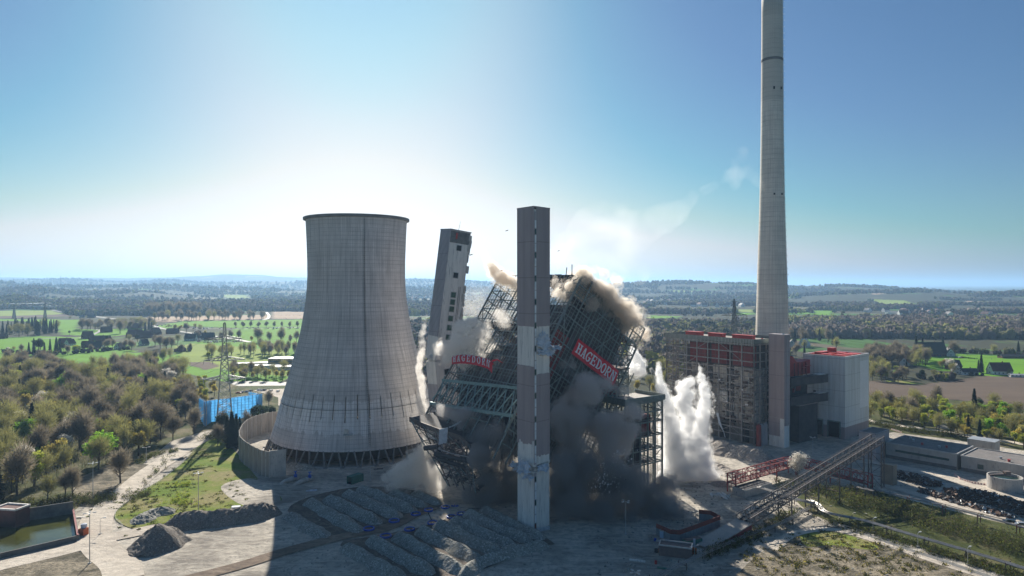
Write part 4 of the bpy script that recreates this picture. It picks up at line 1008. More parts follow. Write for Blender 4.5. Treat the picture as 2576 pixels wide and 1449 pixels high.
# ------------------------------------------------------------------ the annex frame that still stands
def lattice_box(T, N0, a, b, la, lb, z0, z1, na, nb, levels, m, cw=0.5, rails=True, seed=1, faces='abcd', diag=.4, railm=None):
    """upright steel frame on a rectangle: columns, girders, thin rails and braces"""
    rng = random.Random(seed)
    P = lambda s, t, z: N0 + a * s + b * t + Z * z
    cols = MB(); g = MB(); rl = MB(); dg = MB()
    sides = []
    if 'a' in faces: sides.append((lambda u, z, o=0: P(u, -o, z), la, na, True))
    if 'b' in faces: sides.append((lambda u, z, o=0: P(-o, u, z), lb, nb, True))
    if 'c' in faces: sides.append((lambda u, z, o=0: P(u, lb, z), la, na, False))
    if 'd' in faces: sides.append((lambda u, z, o=0: P(la, u, z), lb, nb, False))
    for f, ln, n, near in sides:
        for i in range(n + 1): cols = MB(); cols.beam(f(ln * i / n, z0), f(ln * i / n, z1), cw); cols.build('column', m, T)
        for j, z in enumerate(levels):
            g = MB(); g.beam(f(0, z, .02), f(ln, z, .02), 0.32, 0.6); g.build('girder', m, T)
            if near and rails:
                for q in (1.1, 2.2):
                    if j + 1 < len(levels) and rng.random() < .85: rl.beam(f(0 if rng.random() < .7 else ln / n, z + q, .35), f(ln, z + q, .35), 0.11)
        for i in range(n):
            for j in range(len(levels) - 1):
                if rng.random() < diag:
                    u0, u1 = ln * i / n, ln * (i + 1) / n
                    if rng.random() < .5: u0, u1 = u1, u0
                    dg.beam(f(u0, levels[j], .1), f(u1, levels[j + 1], .1), 0.28)
        if near and rails:
            for i in range(n * 2):
                u = ln * (i + .5) / (n * 2); rl.beam(f(u, z0 + 2, .4), f(u, z1 - 1, .4), 0.09)
    dg.build('brace_lattice', m, T)
    if rl.v: rl.build('handrail_lattice', railm or m, T)
def annex():
    # near right corner seen at (1670, 1005) above (1664, 1225)
    N0 = Vector((66.5, 302, 0)); a = Vector((-0.80, -0.60, 0)); a = -V * 1.0; b = U
    T = thing('annex_frame', 'standing open steel frame with a flat roof between the dust and the white jets', 'steel frame', N0)
    lv = [12, 18, 24, 30, 34.5, 38.6]
    lattice_box(T, N0, -V, U, 23, 16, 0, 39.6, 5, 3, lv, M_STEEL, .55, True, 6, diag=.35)
    mb = MB(); mb.box(N0 - V * 11.5 + U * 8 + Z * 39.5, V * 12.2, U * 8.8, Z * .35); mb.build('roof_slab', M_CONC, T)
    mb = MB()
    for s, c, l in ((-U * .7, -V * 11.5, V * 12.4), (-V * 24 + U * 8, Vector(), U * 9), (V * .7 + U * 8, Vector(), U * 9)):
        mb.box(N0 + s + c + Z * 40.2, l, l.normalized().cross(Z) * .15, Z * 1.2)
    mb.build('roof_fascia', M_STEEL, T)
    for z in (12.3, 18.3, 24.3, 30.3):
        mb = MB(); mb.box(N0 - V * 12 + U * 8 + Z * z, V * 10, U * 7, Z * .15); mb.build('floor_deck', M_DARK, T)
    mb = MB(); mb.box(N0 - V * 14 + U * 9 + Z * 21, V * 5, U * 5, Z * 12); mb.build('machinery_block', M_DARK, T)
    mb = MB(); mb.box(N0 - V * 5 + U * 9 + Z * 27, V * 3, U * 4, Z * 5); mb.build('machinery_block', M_DKRED, T)
    mb = MB(); mb.box(N0 - V * 18 + Z * 26 - U * .6, V * .9, U * .1, Z * 1.5); mb.build('warning_panel', M_SHEET, T)
    mb = MB(); mb.box(N0 - V * 18 + Z * 26 - U * .75, V * .35, U * .06, Z * 1.5); mb.build('warning_stripe', M_RED, T)
    # upper set-back storey with a leaning red hopper
    Q = N0 - V * 9 + U * 12
    lattice_box(T, Q, -V, U, 18, 12, 40, 52, 3, 2, [41, 44.5, 48.5, 52], M_STEEL, .4, True, 9, diag=.5)
    mb = MB(); mb.box(Q - V * 9 + U * 6 + Z * 52.3, V * 9.5, U * 6.6, Z * .3); mb.build('upper_roof', M_RUST, T)
    mb = MB(); p = [Q - V * 2 + Z * 40.6 + U * 2, Q - V * 15 + Z * 40.6 + U * 2, Q - V * 14 + Z * 50 + U * 2, Q - V * 8 + Z * 50 + U * 2]
    mb.add(p + [x + U * 7 for x in p], [(0, 1, 2, 3), (7, 6, 5, 4), (0, 3, 7, 4), (3, 2, 6, 7), (1, 5, 6, 2), (0, 4, 5, 1)]); mb.build('red_hopper', M_DKRED, T)
annex()

# ------------------------------------------------------------------ the second boiler house, still upright
def second_house():
    N0 = Vector((134.8, 380, 0)); la, lb, zt = 63.0, 17.0, 58.0
    T = thing('boiler_house', 'intact boiler house wrapped in steel galleries, with red housings on its flat roof', 'building', N0)
    P = lambda s, t, z: N0 + U * s + V * t + Z * z
    lv = [4.5, 8.5, 13, 17, 21.5, 25.5, 29.5, 33.5, 38, 42, 46.5, 51.5, 56]
    lattice_box(T, N0, U, V, la, lb, 0, 57, 8, 3, lv, mat('pale_brown_steel', (0.34, 0.315, 0.30), (0.23, 0.215, 0.205), 0.6, 0.6, metal=.2), .6, True, 3, diag=.3, railm=M_RUST)
    # stair scaffolding at the far end
    mb = MB()
    for i in range(30):
        z = 2 + i * 1.8
        for s in (la - 10, la - 5, la): mb.beam(P(s, -.6, z), P(s, 6, z), .13)
        mb.beam(P(la - 10, -.7, z), P(la, -.7, z), .16); mb.beam(P(la - (10 if i % 2 else 5), -.7, z), P(la - (5 if i % 2 else 10), -.7, z + 1.8), .16)
        mb.beam(P(la - (5 if i % 2 else 0), -.7, z), P(la - (0 if i % 2 else 5), -.7, z + 1.8), .16)
    mb.build('stair_scaffold', M_RUST, T)
    beige = mat('stained_boiler_casing', (0.60, 0.55, 0.48), (0.40, 0.36, 0.32), 0.16, 0.85, c3=(0.13, 0.115, 0.10), stretch=(1, 1, .5), bump=.1)
    def block(name, m, s0, s1, t0, t1, z0, z1):
        mb = MB(); mb.box((P(s0, t0, z0) + P(s1, t1, z1)) / 2, U * ((s1 - s0) / 2), V * ((t1 - t0) / 2), Z * ((z1 - z0) / 2)); return mb.build(name, m, T)
    block('inner_core', M_DARK, 3, la - 12, 7.5, 30, 0, 55)
    for s0, s1 in ((4, 16), (21, 31), (36, 47)):
        block('boiler_casing', beige, s0, s1, 4.2, 7.4, 11, 42.5)
        block('red_casing', M_DKRED, s0 - .5, s1 + .5, 3.6, 7.45, 43.2, 54.5)
    block('boiler_casing', beige, -0.0 + 2, 3.0, 4, 14, 11, 42)
    block('inner_core', M_DARK, 47, 52, 5, 7.4, 2, 53); 
    for s0, s1, z0, z1 in ((17, 20.5, 16, 40), (32, 35, 10, 41)): block('machinery', M_CONC_D, s0, s1, 5, 7.4, z0, z1)
    block('pale_panel', M_BARE, 19.6, 26, 2.6, 3.0, 21, 27.5)
    block('base_wall', mat('dirty_base_wall', (0.2, 0.18, 0.16), (0.12, 0.11, 0.10), .2, .9), 1.5, 50, 3.4, 7.4, 0, 10.6)
    for s0, s1 in ((5.5, 9.5), (18.5, 25), (38, 43)):
        mb = MB(); mb.box(P((s0 + s1) / 2, 3.3, 4.6), U * ((s1 - s0) / 2), V * .1, Z * 4.4); mb.build('gate_opening', M_BLACK, T)
    rng = random.Random(77)
    mb = MB()
    for i in range(170):
        s, z = rng.uniform(1, la - 12), rng.uniform(9, 42)
        mb.box(P(s, rng.uniform(1.2, 3.8), z), U * rng.uniform(.3, 1.8), V * rng.uniform(.2, .6), Z * rng.uniform(.15, .8))
    mb.build('pipe_lattice', M_RUST, T)
    mb = MB()
    for i in range(40):
        s = rng.uniform(1, la - 12); z = rng.uniform(8, 30); mb.tube([P(s, 3.2, z), P(s, 3.2, z + rng.uniform(4, 12))], rng.uniform(.15, .4), 6)
    mb.build('riser_pipe', M_STEEL_G, T)
    for i in range(9):
        s, z = rng.uniform(2, la - 8), rng.choice(lv[4:10]); mb = MB(); mb.box(P(s, -.75, z + .9), U * .45, V * .05, Z * .35); mb.build('small_sign', M_LETTER, T)
    # roof
    block('roof_slab', mat('gravel_roof', (0.34, 0.31, 0.27), (0.25, 0.225, 0.20), .2, .9), -0.6, la + .6, -.6, 31, 57, 57.6)
    mb = MB()
    for c, l in ((P(la / 2, -.85, 58), U * (la / 2 + .9)), (P(-.85, 15, 58), V * 16.5), (P(la + .85, 15, 58), V * 16.5), (P(la / 2, 31.2, 58), U * (la / 2 + .9))):
        mb.box(c, l, l.normalized().cross(Z) * .15, Z * 1.3)
    mb.build('parapet', mat('grey_green_fascia', (0.19, 0.22, 0.20), (0.13, 0.15, 0.14), .5, .6), T)
    mb = MB()
    for i in range(64): mb.box(P(i * la / 63, -1.05, 57.2), U * .09, V * .1, Z * 1.9)
    mb.build('fascia_ribs', M_STEEL_G, T)
    for s0, s1 in ((4, 17), (24, 34), (40, 51)):
        o = block('roof_housing', M_RED, s0, s1, 3.5, 7.0, 57.6, 60.6)
        mb = MB(); mb.box(P((s0 + s1) / 2, 5.2, 60.8), U * ((s1 - s0) / 2 + .3), V * 2.1, Z * .18); mb.build('housing_lid', M_RED, o)
    mb = MB(); mb.tube([P(-0.2 + 1, 9, 57.6), P(1, 9, 59.5)], [.5, .5], 8); mb.build('roof_pipe', M_RED, T)
    for k, m in enumerate((M_RED, M_CLAD_G, M_CLAD_G)):
        mb = MB(); q = P(-1.8 - 1.2 * k * 0, 1.6 + 3.1 * k, 0); mb.tube([q, q + Z * 11.5, q + Z * 12.2], [1.35, 1.35, .5], 14); mb.build('storage_silo', mat('red_silo', (0.36, 0.06, 0.045), (0.25, 0.05, 0.04), .4) if k == 0 else M_CLAD_G, T, smooth=False)
    # white sheet blowing from the corner of a gallery
    mb = MB(); p0 = P(24, -1.2, 15); vs = []
    for i in range(11):
        w_ = 1.0 - .08 * i; c = p0 + Z * (-1.35 * i) + V * (-.4 * math.sin(i * .5)) - U * (.55 * i)
        vs += [c - U * w_, c + U * w_ + V * .4 * math.sin(i)]
    mb.add(vs, [(2 * i, 2 * i + 1, 2 * i + 3, 2 * i + 2) for i in range(10)]); o = mb.build('hanging_sheet', M_SHEET, loc=p0); o.modifiers.new('t', 'SOLIDIFY').thickness = .05
    tag(o, 'white sheet blowing off a gallery of the intact boiler house', 'sheet')
    # its stair tower
    q = Vector((149.4, 374.6, 0)); T2 = thing('stair_tower', 'shorter brown-grey stair tower joined to the intact boiler house', 'tower', q)
    def slab(name, m, s0, s1, t0, t1, z0, z1):
        mb = MB(); mb.box(q + U * (s0 + s1) / 2 + V * (t0 + t1) / 2 + Z * (z0 + z1) / 2, U * ((s1 - s0) / 2), V * ((t1 - t0) / 2), Z * ((z1 - z0) / 2)); return mb.build(name, m, T2)
    slab('core', M_BARE, 0, 9.4, 0, 5.0, 0, 61.3)
    slab('cladding', M_CLAD, -.2, 9.4, -.2, -.02, 16, 61.8); slab('cladding', M_CLAD, 2.6, 9.5, -.2, -.02, 6, 15.9); slab('cladding', M_CLAD, -.2, 0, -.02, 5.2, 12, 61.8)
    slab('roof_cap', M_CLAD_G, -.3, 9.6, -.3, 5.3, 61.8, 62.3)
    mb = MB(); mb.tube([q + U * 2 + V * 2 + Z * 62.3, q + U * 2 + V * 2 + Z * 63], [.8, .6], 10); mb.build('roof_vent', M_STEEL_G, T2)
    slab('corner_strip', M_CLAD_G, -.5, -.2, 2.0, 2.8, 12, 60)
second_house()

# ------------------------------------------------------------------ white filter building, ducts and bridges
def filter_building():
    u2 = Vector((-0.65, 0.76, 0)); v2 = Vector((0.76, 0.65, 0)); N0 = Vector((192.7, 395, 0))
    T = thing('filter_building', 'tall windowless pale building with red machinery sunk in its open roof', 'building', N0)
    m, N, L, Pn = new_mat('pale_profiled_sheet')
    tc = coords(N, L, 'obj', (1, 1, 1)); s = N.new('ShaderNodeSeparateXYZ'); L.new(tc, s.inputs[0])
    rust = tnoise(N, L, coords(N, L, 'obj', (.55, .55, .03)), 1, 6, .7)
    col = mixc(N, L, ramp(N, L, rust, [(.42, 0.0), (.66, .75)]), (.72, .73, .71), (.48, .47, .43))
    col = mixc(N, L, mth(N, L, 'MULTIPLY', seam(N, L, s.outputs[2], 1 / 9.3, .012), .5), col, (.2, .2, .19))
    col = mixc(N, L, mth(N, L, 'MULTIPLY', seam(N, L, mth(N, L, 'ADD', s.outputs[0], s.outputs[1]), 1 / 1.0, .08), .16), col, (.25, .25, .24))
    L.new(col, Pn.inputs['Base Color']); Pn.inputs['Roughness'].default_value = .5
    P = lambda a, b, z: N0 + u2 * a + v2 * b + Z * z
    la, lb, zt = 25.0, 33.0, 47.7
    def block(name, mm, s0, s1, t0, t1, z0, z1, par=T):
        mb = MB(); mb.box((P(s0, t0, z0) + P(s1, t1, z1)) / 2, u2 * ((s1 - s0) / 2), v2 * ((t1 - t0) / 2), Z * ((z1 - z0) / 2)); return mb.build(name, mm, par)
    block('wall', m, 0, .4, 0, lb, 7, zt); block('wall', m, .4, la - .4, 0, .4, 7, zt); block('wall', m, la - .4, la, 0, lb, 7, zt); block('wall', m, .4, la - .4, lb - .4, lb, 7, zt)
    block('pale_patch', mat('newer_sheet', (.82, .83, .83), (.76, .77, .77), .2, .5), -.03, 0, lb * .62, lb * .97, 16, 44)
    block('roof_deck', M_CONC_D, .4, la - .4, .4, lb - .4, zt - 2.6, zt - 2.2)
    block('coping', mat('white_coping', (.7, .7, .7)), -.15, .5, -.15, lb + .15, zt, zt + .3); block('coping', mat('white_coping', (.7, .7, .7)), .5, la + .15, -.15, .5, zt, zt + .3)
    block('coping', mat('white_coping', (.7, .7, .7)), la - .5, la + .15, .5, lb + .15, zt, zt + .3); block('coping', mat('white_coping', (.7, .7, .7)), .5, la - .5, lb - .5, lb + .15, zt, zt + .3)
    block('plinth', M_CLAD, .12, la, .12, lb, 0, 7.0)
    for s, t, w_, d_, h in ((6, 9, 3.2, 3, 2.6), (6, 18, 3.2, 3, 2.6), (6, 26, 3, 3, 2.4), (14, 9, 3.2, 3, 2.6), (14, 18, 3.5, 3, 2.7), (14, 26, 3.2, 3, 2.5), (20, 14, 2.2, 5, 3.2), (17.5, 22, 2, 2, 5.2)):
        block('filter_unit', M_RED, s - w_, s + w_, t - d_, t + d_, zt - 2.2, zt - 2.2 + h)
    for a0, a1 in ((3.0, 9.5), (13.2, 19.6)):
        o = block('gate_opening', M_BLACK, a0, a1, -.06, .06, 0.6, 9.6)
        mb = MB()
        for z, h in ((9.8, .35),): mb.box(P((a0 + a1) / 2, -.3, z), u2 * ((a1 - a0) / 2 + .5), v2 * .25, Z * h)
        for a in (a0 - .3, a1 + .3): mb.box(P(a, -.3, 5), u2 * .3, v2 * .25, Z * 5)
        mb.build('gate_frame', M_STEEL, o)
    block('small_hatch', M_RUST, 17, 18.6, -.1, -.0, 24.5, 26.6)
    # dark sunken building and the two enclosed bridges between tower and filter building
    B0 = Vector((160, 392, 0))
    D = thing('dark_annex', 'low dark windowless block in the gap between the shorter stair tower and the pale building', 'building', B0)
    mb = MB(); mb.box(B0 + V * 8.5 + Z * 10.5, V * 9.5, U * 6, Z * 10.5); mb.box(B0 + V * 8.5 + U * 5 + Z * 28, V * 9.5, U * 4, Z * 7.4); mb.build('wall', M_DARK, D)
    mb = MB(); mb.box(B0 + V * 9 + U * .7 + Z * 30, V * 2.2, U * .3, Z * 2.0); mb.box(B0 + V * 4 + U * .7 + Z * 28.5, V * .8, U * .3, Z * 1.2); mb.build('red_machinery', M_DKRED, D)
    mb = MB(); mb.box(B0 + V * 8.5 + Z * 21.2, V * 9.8, U * 6.3, Z * .25); mb.build('roof', M_CLAD, D)
    for z, nm in ((35.3, 'upper'), (24.6, 'lower')):
        p, q = Vector((153.5, 380.5, z)), Vector((182.5, 398.5, z))
        d = (q - p) / 2; s = d.normalized().cross(Z)
        t = thing('enclosed_bridge', f'{nm} of the two dark enclosed bridges reaching the pale filter building', 'bridge', p, 'enclosed bridges between the stair tower and the filter building')
        mb = MB(); mb.box((p + q) / 2, d, s * 2.3, Z * 2.2); mb.build('shell', M_DARK, t)
        mb = MB(); mb.box((p + q) / 2 + Z * 2.35, d * 1.01, s * 2.5, Z * .15); mb.build('roof', M_DARK, t)
        mb = MB(); mb.box(q + Z * 2.62 - d * .28 , d * .2, s * 2.1, Z * .12); mb.build('roof_panel', M_BARE, t)
    # red flue duct
    F0 = Vector((158, 396, 0)); t = thing('flue_duct', 'bulky red flue duct with a curved top between the stair tower and the pale building', 'duct', F0 + Z * 36)
    pr = [(0, 36.5), (0, 46), (1.5, 48.5), (4, 48), (8, 44.5), (13, 44.2), (22, 45.2), (22, 37)]
    vs = [F0 + V * x - U * 3 + Z * z for x, z in pr] + [F0 + V * x + U * 4 + Z * z for x, z in pr]; n = len(pr)
    mb = MB(); mb.add(vs, [tuple(range(n)), tuple(range(2 * n - 1, n - 1, -1))] + [((i + 1) % n, i, n + i, n + (i + 1) % n) for i in range(n)]); mb.build('duct_body', M_RED, t)
    mb = MB()
    for x in (5, 9, 13, 17): mb.box(F0 + V * x - U * 3.3 + Z * 40.4, V * .18, U * .25, Z * 3.7)
    mb.build('stiffener_ribs', M_DKRED, t)
    mb = MB(); mb.box(F0 + V * 17 - U * 4.2 + Z * 42, V * 2.6, U * .9, Z * .15); mb.box(F0 + V * 14 - U * 4.0 + Z * 41, V * 1.8, U * .8, Z * .15); mb.build('landing', M_RED, t)
    mb = MB()
    for x in (2, 20):
        for y in (-2, 3): mb.beam(F0 + V * x + U * y, F0 + V * x + U * y + Z * 37, .5)
    mb.build('support_column', M_RUST, t)
filter_building()
# ------------------------------------------------------------------ heaps and berms
def gravel_material(name, a, b, c, sc=2.6):
    m, N, L, P = new_mat(name)
    P.inputs['Roughness'].default_value = 0.95; P.inputs['Specular IOR Level'].default_value = 0.15
    p = coords(N, L, 'world'); n = tnoise(N, L, p, 0.12, 6, .65)
    col = mixc(N, L, ramp(N, L, n, [(.35, 0.0), (.65, 1.0)]), a, b)
    vo = N.new('ShaderNodeTexVoronoi'); vo.inputs['Scale'].default_value = sc; L.new(p, vo.inputs['Vector'])
    s = N.new('ShaderNodeSeparateColor'); L.new(vo.outputs['Color'], s.inputs[0])
    col = mixc(N, L, ramp(N, L, s.outputs[0], [(.78, 0.0), (.92, .7)]), col, c)
    col = mixc(N, L, ramp(N, L, s.outputs[1], [(.7, 0.0), (.9, .6)]), col, tuple(v * .4 for v in a))
    L.new(col, P.inputs['Base Color'])
    bumpy(N, L, P, mth(N, L, 'ADD', tnoise(N, L, p, 1.6, 4, .8), mth(N, L, 'MULTIPLY', vo.outputs['Distance'], -.8)), .6, .3)
    return m
M_GRAVEL = gravel_material('crushed_concrete_gravel', (0.34, 0.335, 0.295), (0.255, 0.25, 0.22), (0.62, 0.60, 0.56))
M_EARTH = gravel_material('dark_crushed_earth', (0.25, 0.22, 0.19), (0.18, 0.16, 0.14), (0.36, 0.33, 0.29))
M_PALE_EARTH = gravel_material('pale_heaped_earth', (0.40, 0.35, 0.30), (0.30, 0.265, 0.23), (0.5, 0.45, 0.4))
def berm(p0, p1, wd, h, m, name, label, cat, group=None, seed=0, pts=None, rough=.24, hs=.85):
    """a heaped ridge between two ground points (or along a line of points)"""
    line = [Vector(q[:2]) for q in (pts or [p0, p1])]
    ls = [(b - a).length for a, b in zip(line, line[1:])]; tot = sum(ls)
    n = max(8, int(tot / .9)); m_ = 15; mb = MB(); vs = []
    for i in range(n + 1):
        s = tot * i / n; k = 0; r = s
        while k < len(ls) - 1 and r > ls[k]: r -= ls[k]; k += 1
        a, b = line[k], line[k + 1]; d = (b - a).normalized(); q = a + d * r; nn = Vector((-d.y, d.x))
        e = min(1, min(s, tot - s) / (wd * .5) + .02) ** .6
        hh = h * hs * (1 + .38 * noise.noise(Vector((s * .14, seed, 0))))
        for j in range(m_ + 1):
            u = j / m_ * 2 - 1; w_ = wd / 2 * (.35 + .65 * e) * (1 + .3 * noise.noise(Vector((s * .2, seed + 5, 0))))
            x, y = q.x + nn.x * u * w_, q.y + nn.y * u * w_
            z = hh * e * max(0, 1 - abs(u) ** 1.25)
            z += (rough * noise.noise(Vector((x * .9, y * .9, seed))) + rough * .6 * noise.noise(Vector((x * 2.3, y * 2.3, seed)))) * (1 - u ** 4) * .8
            vs.append((x, y, max(z, 0) if abs(u) < 1 else -0.05))
    fs = []
    for i in range(n):
        for j in range(m_):
            a = i * (m_ + 1) + j; fs.append((a, a + m_ + 1, a + m_ + 2, a + 1))
    c = line[0].lerp(line[-1], .5)
    a, b, cc = (Vector(vs[j]) for j in fs[len(fs) // 2][:3])
    if (b - a).cross(cc - a).z < 0: fs = [f[::-1] for f in fs]
    mb.add(vs, fs); o = mb.build(name, m, loc=(c.x, c.y, 0)); return tag(o, label, cat, group)
upper = [((380, 960), (700, 1150), 7.5, 2.0), ((540, 862), (965, 1105), 7.8, 3.2), ((690, 832), (1120, 1045), 7.8, 3.4), ((840, 790), (1280, 995), 7.6, 3.4), ((950, 752), (1400, 950), 7.6, 3.5), ((1200, 790), (1490, 905), 7.0, 3.0), ((1390, 785), (1600, 885), 7.0, 3.0)]
lower = [((830, 1215), (1300, 1480), 7.0, 3.0), ((1030, 1165), (1540, 1450), 7.2, 3.6), ((1240, 1135), (1790, 1440), 7.2, 3.6), ((1420, 1095), (1930, 1350), 7.2, 3.7), ((1560, 1045), (2080, 1290), 7.2, 3.8), ((1690, 1003), (2205, 1240), 7.0, 3.7), ((1800, 955), (2330, 1195), 6.8, 3.4), ((1930, 925), (2430, 1165), 6.6, 3.0)]
ordn = ['first', 'second', 'third', 'fourth', 'fifth', 'sixth', 'seventh', 'eighth']
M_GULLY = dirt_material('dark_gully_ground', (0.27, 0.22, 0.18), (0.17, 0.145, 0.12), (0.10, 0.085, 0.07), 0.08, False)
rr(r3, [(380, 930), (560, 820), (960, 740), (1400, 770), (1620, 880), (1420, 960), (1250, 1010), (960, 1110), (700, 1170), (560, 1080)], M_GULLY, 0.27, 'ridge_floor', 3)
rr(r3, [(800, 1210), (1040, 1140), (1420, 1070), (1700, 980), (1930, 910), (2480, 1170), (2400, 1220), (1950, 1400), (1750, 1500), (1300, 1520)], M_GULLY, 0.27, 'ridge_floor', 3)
for k, (a, b, wd, h) in enumerate(upper):
    berm(G(*r3(*a)), G(*r3(*b)), wd, h, M_GRAVEL, 'gravel_berm', f'{ordn[k]} gravel ridge from the dark earth heap, in the row towards the cooling tower', 'gravel ridge', 'gravel ridges towards the cooling tower', seed=k * 7.3)
for k, (a, b, wd, h) in enumerate(lower):
    berm(G(*r3(*a)), G(*r3(*b)), wd, h, M_GRAVEL, 'gravel_berm', f'{ordn[k]} gravel ridge beyond the blue basins, counted towards the upright stair tower', 'gravel ridge', 'gravel ridges below the blue basins', seed=60 + k * 5.1)
berm(None, None, 7.5, 3.0, M_GRAVEL, 'gravel_berm', 'cross ridge of gravel closing the ends of the ridges by the upright stair tower', 'gravel ridge', seed=99, pts=[G(*r3(*p)) for p in ((1760, 1470), (1900, 1360), (2160, 1270), (2460, 1200))])
berm(None, None, 13, 6.0, M_EARTH, 'earth_heap', 'long dark bank of dug earth below the rough lawn', 'earth heap', seed=21, pts=[G(*r2(*p)) for p in ((1300, 1050), (1500, 1010), (1800, 985), (2060, 940), (2260, 900))], rough=.8)
berm(None, None, 19, 7.5, M_EARTH, 'earth_heap', 'dark broad cone of dug earth beside the gravel road', 'earth heap', seed=31, pts=[G(*r2(*p)) for p in ((1130, 1270), (1240, 1190), (1380, 1110), (1480, 1090))], rough=.9)
berm(None, None, 10, 2.6, M_GRAVEL, 'rubble_heap', 'grey rubble heap with a hollow, at the lawn edge', 'rubble heap', seed=37, pts=[G(*r2(*p)) for p in ((1110, 1010), (1180, 940), (1290, 905), (1390, 925))], rough=.9)
berm(None, None, 20, 6.5, M_PALE_EARTH, 'earth_heap', 'high pale earth bank before the gates of the intact boiler house', 'earth heap', seed=41, pts=[G(*p) for p in ((1755, 1120), (1830, 1140), (1900, 1152), (1945, 1165))], rough=.8)
berm(None, None, 12, 3.0, M_PALE_EARTH, 'earth_heap', 'low pale earth bank running towards the red girder bridge', 'earth heap', seed=43, pts=[G(*p) for p in ((1775, 1165), (1830, 1190), (1880, 1205))], rough=.8)
berm(None, None, 9, 2.2, M_PALE_EARTH, 'earth_heap', 'small pale earth bank beside the concrete edge of the red bridge', 'earth heap', seed=47, pts=[G(*p) for p in ((1790, 1215), (1820, 1222), (1845, 1212))], rough=.6)
berm(None, None, 9, 2.4, M_GRAVEL, 'rubble_heap', 'strip of rubble at the feet of the cooling tower', 'rubble heap', seed=53, pts=[G(*r3(*p)) for p in ((380, 560), (470, 585), (600, 600))], rough=.8)

def rubble_pieces():
    rng = random.Random(2); mb = MB()
    for i in range(3600):
        if rng.random() < .65: p = G(*r3(rng.uniform(340, 2500), rng.uniform(560, 1440)))
        else: p = G(rng.uniform(1650, 2050), rng.uniform(1190, 1330))
        s = .07 + .26 * rng.random() ** 7
        mb.box(p + Z * s * .5, Vector((rng.uniform(.5, 1), rng.uniform(-.6, .6), 0)) * s, Vector((rng.uniform(-.6, .6), rng.uniform(.5, 1), 0)) * s, Vector((rng.uniform(-.3, .3), rng.uniform(-.3, .3), .7)) * s)
    for i in range(1500):
        p = G(rng.uniform(1500, 2300), rng.uniform(1190, 1450)); s = .08 + .3 * rng.random() ** 3
        mb.box(p + Z * s * .5, Vector((1, rng.uniform(-.6, .6), 0)) * s, Vector((rng.uniform(-.6, .6), 1, 0)) * s, Vector((0, 0, .7)) * s)
    o = mb.build('rubble', M_GRAVEL); o['kind'] = 'stuff'; o['label'] = 'loose lumps of broken concrete strewn over the yard'
rubble_pieces()

# ------------------------------------------------------------------ blue basins
M_BLUE = mat('blue_plastic', (0.02, 0.09, 0.48), (0.015, 0.07, 0.36), 1.0, 0.45)
def basin_water():
    m, N, L, P = new_mat('dark_green_water'); P.inputs['Base Color'].default_value = (.02, .045, .035, 1); P.inputs['Roughness'].default_value = .06
    bumpy(N, L, P, tnoise(N, L, coords(N, L, 'world'), 1.5, 3, .6), .15, .05); return m
M_WATER = basin_water()
def blue_basin():
    T = thing('water_basin', '', 'basin', (0, 0, 0)); n = 28
    mb = MB(); lathe(mb, [(2.0, 0), (2.12, .15), (2.12, .75), (2.0, .9), (1.72, .9), (1.62, .75), (1.62, .1)], [2 * math.pi * k / n for k in range(n)]); mb.build('ring', M_BLUE, T, smooth=True)
    mb = MB(); mb.add([(1.65 * math.cos(2 * math.pi * k / n), 1.65 * math.sin(2 * math.pi * k / n), .62) for k in range(n)], [tuple(range(n))]); mb.build('water', M_WATER, T); return T
bs = [((1165, 1140), 'lowest blue ring basin, at the ends of the lower ridges', 1), ((1030, 1082), 'blue ring basin at the end of the second upper ridge', 1), ((1232, 1018), 'blue ring basin at the end of the fourth upper ridge', 1), ((1355, 1085), 'blue ring basin between the two rows, across from the third lower ridge', .95),
      ((1405, 962), 'blue ring basin at the end of the fifth upper ridge', .95), ((1507, 930), 'blue ring basin holding pale sky, in the sunlit gap', .9), ((1540, 1033), 'blue ring basin at the tip of the sunlit gap', .95), ((1641, 905), 'blue ring basin up by the smoking frame', .85),
      ((1690, 984), 'blue ring basin in the lower row, second from the stair tower', .92), ((1769, 960), 'blue ring basin of the lower row beside the stair tower', .9)]
bp = blue_basin()
for k, (q, lab, s) in enumerate(bs):
    g = G(*r3(*q)); o = bp if k == 0 else dup(bp, g); o.location = g; o.scale = (s, s, s); o['label'] = lab; o['group'] = 'blue water basins between the gravel ridges'
mb = MB(); g = G(*r3(1718, 893))
for k in range(7):
    a = k * .9; mb.tube([g, g + Vector((math.cos(a) * 1.6, math.sin(a) * 1.4, .3))], .2, 5)
tag(mb.build('crumpled_basin', M_BLUE, loc=g), 'crumpled blue plastic basin near the tipping steel bay', 'basin')
mb = MB(); mb.tube([G(*r3(1500, 935), .1), G(*r3(1530, 1000), .1), G(*r3(1490, 1060), .1)], .16, 6)
tag(mb.build('hose', M_BLACK, loc=G(*r3(1500, 935))), 'dark hose lying across the sunlit gap between the basins', 'hose')

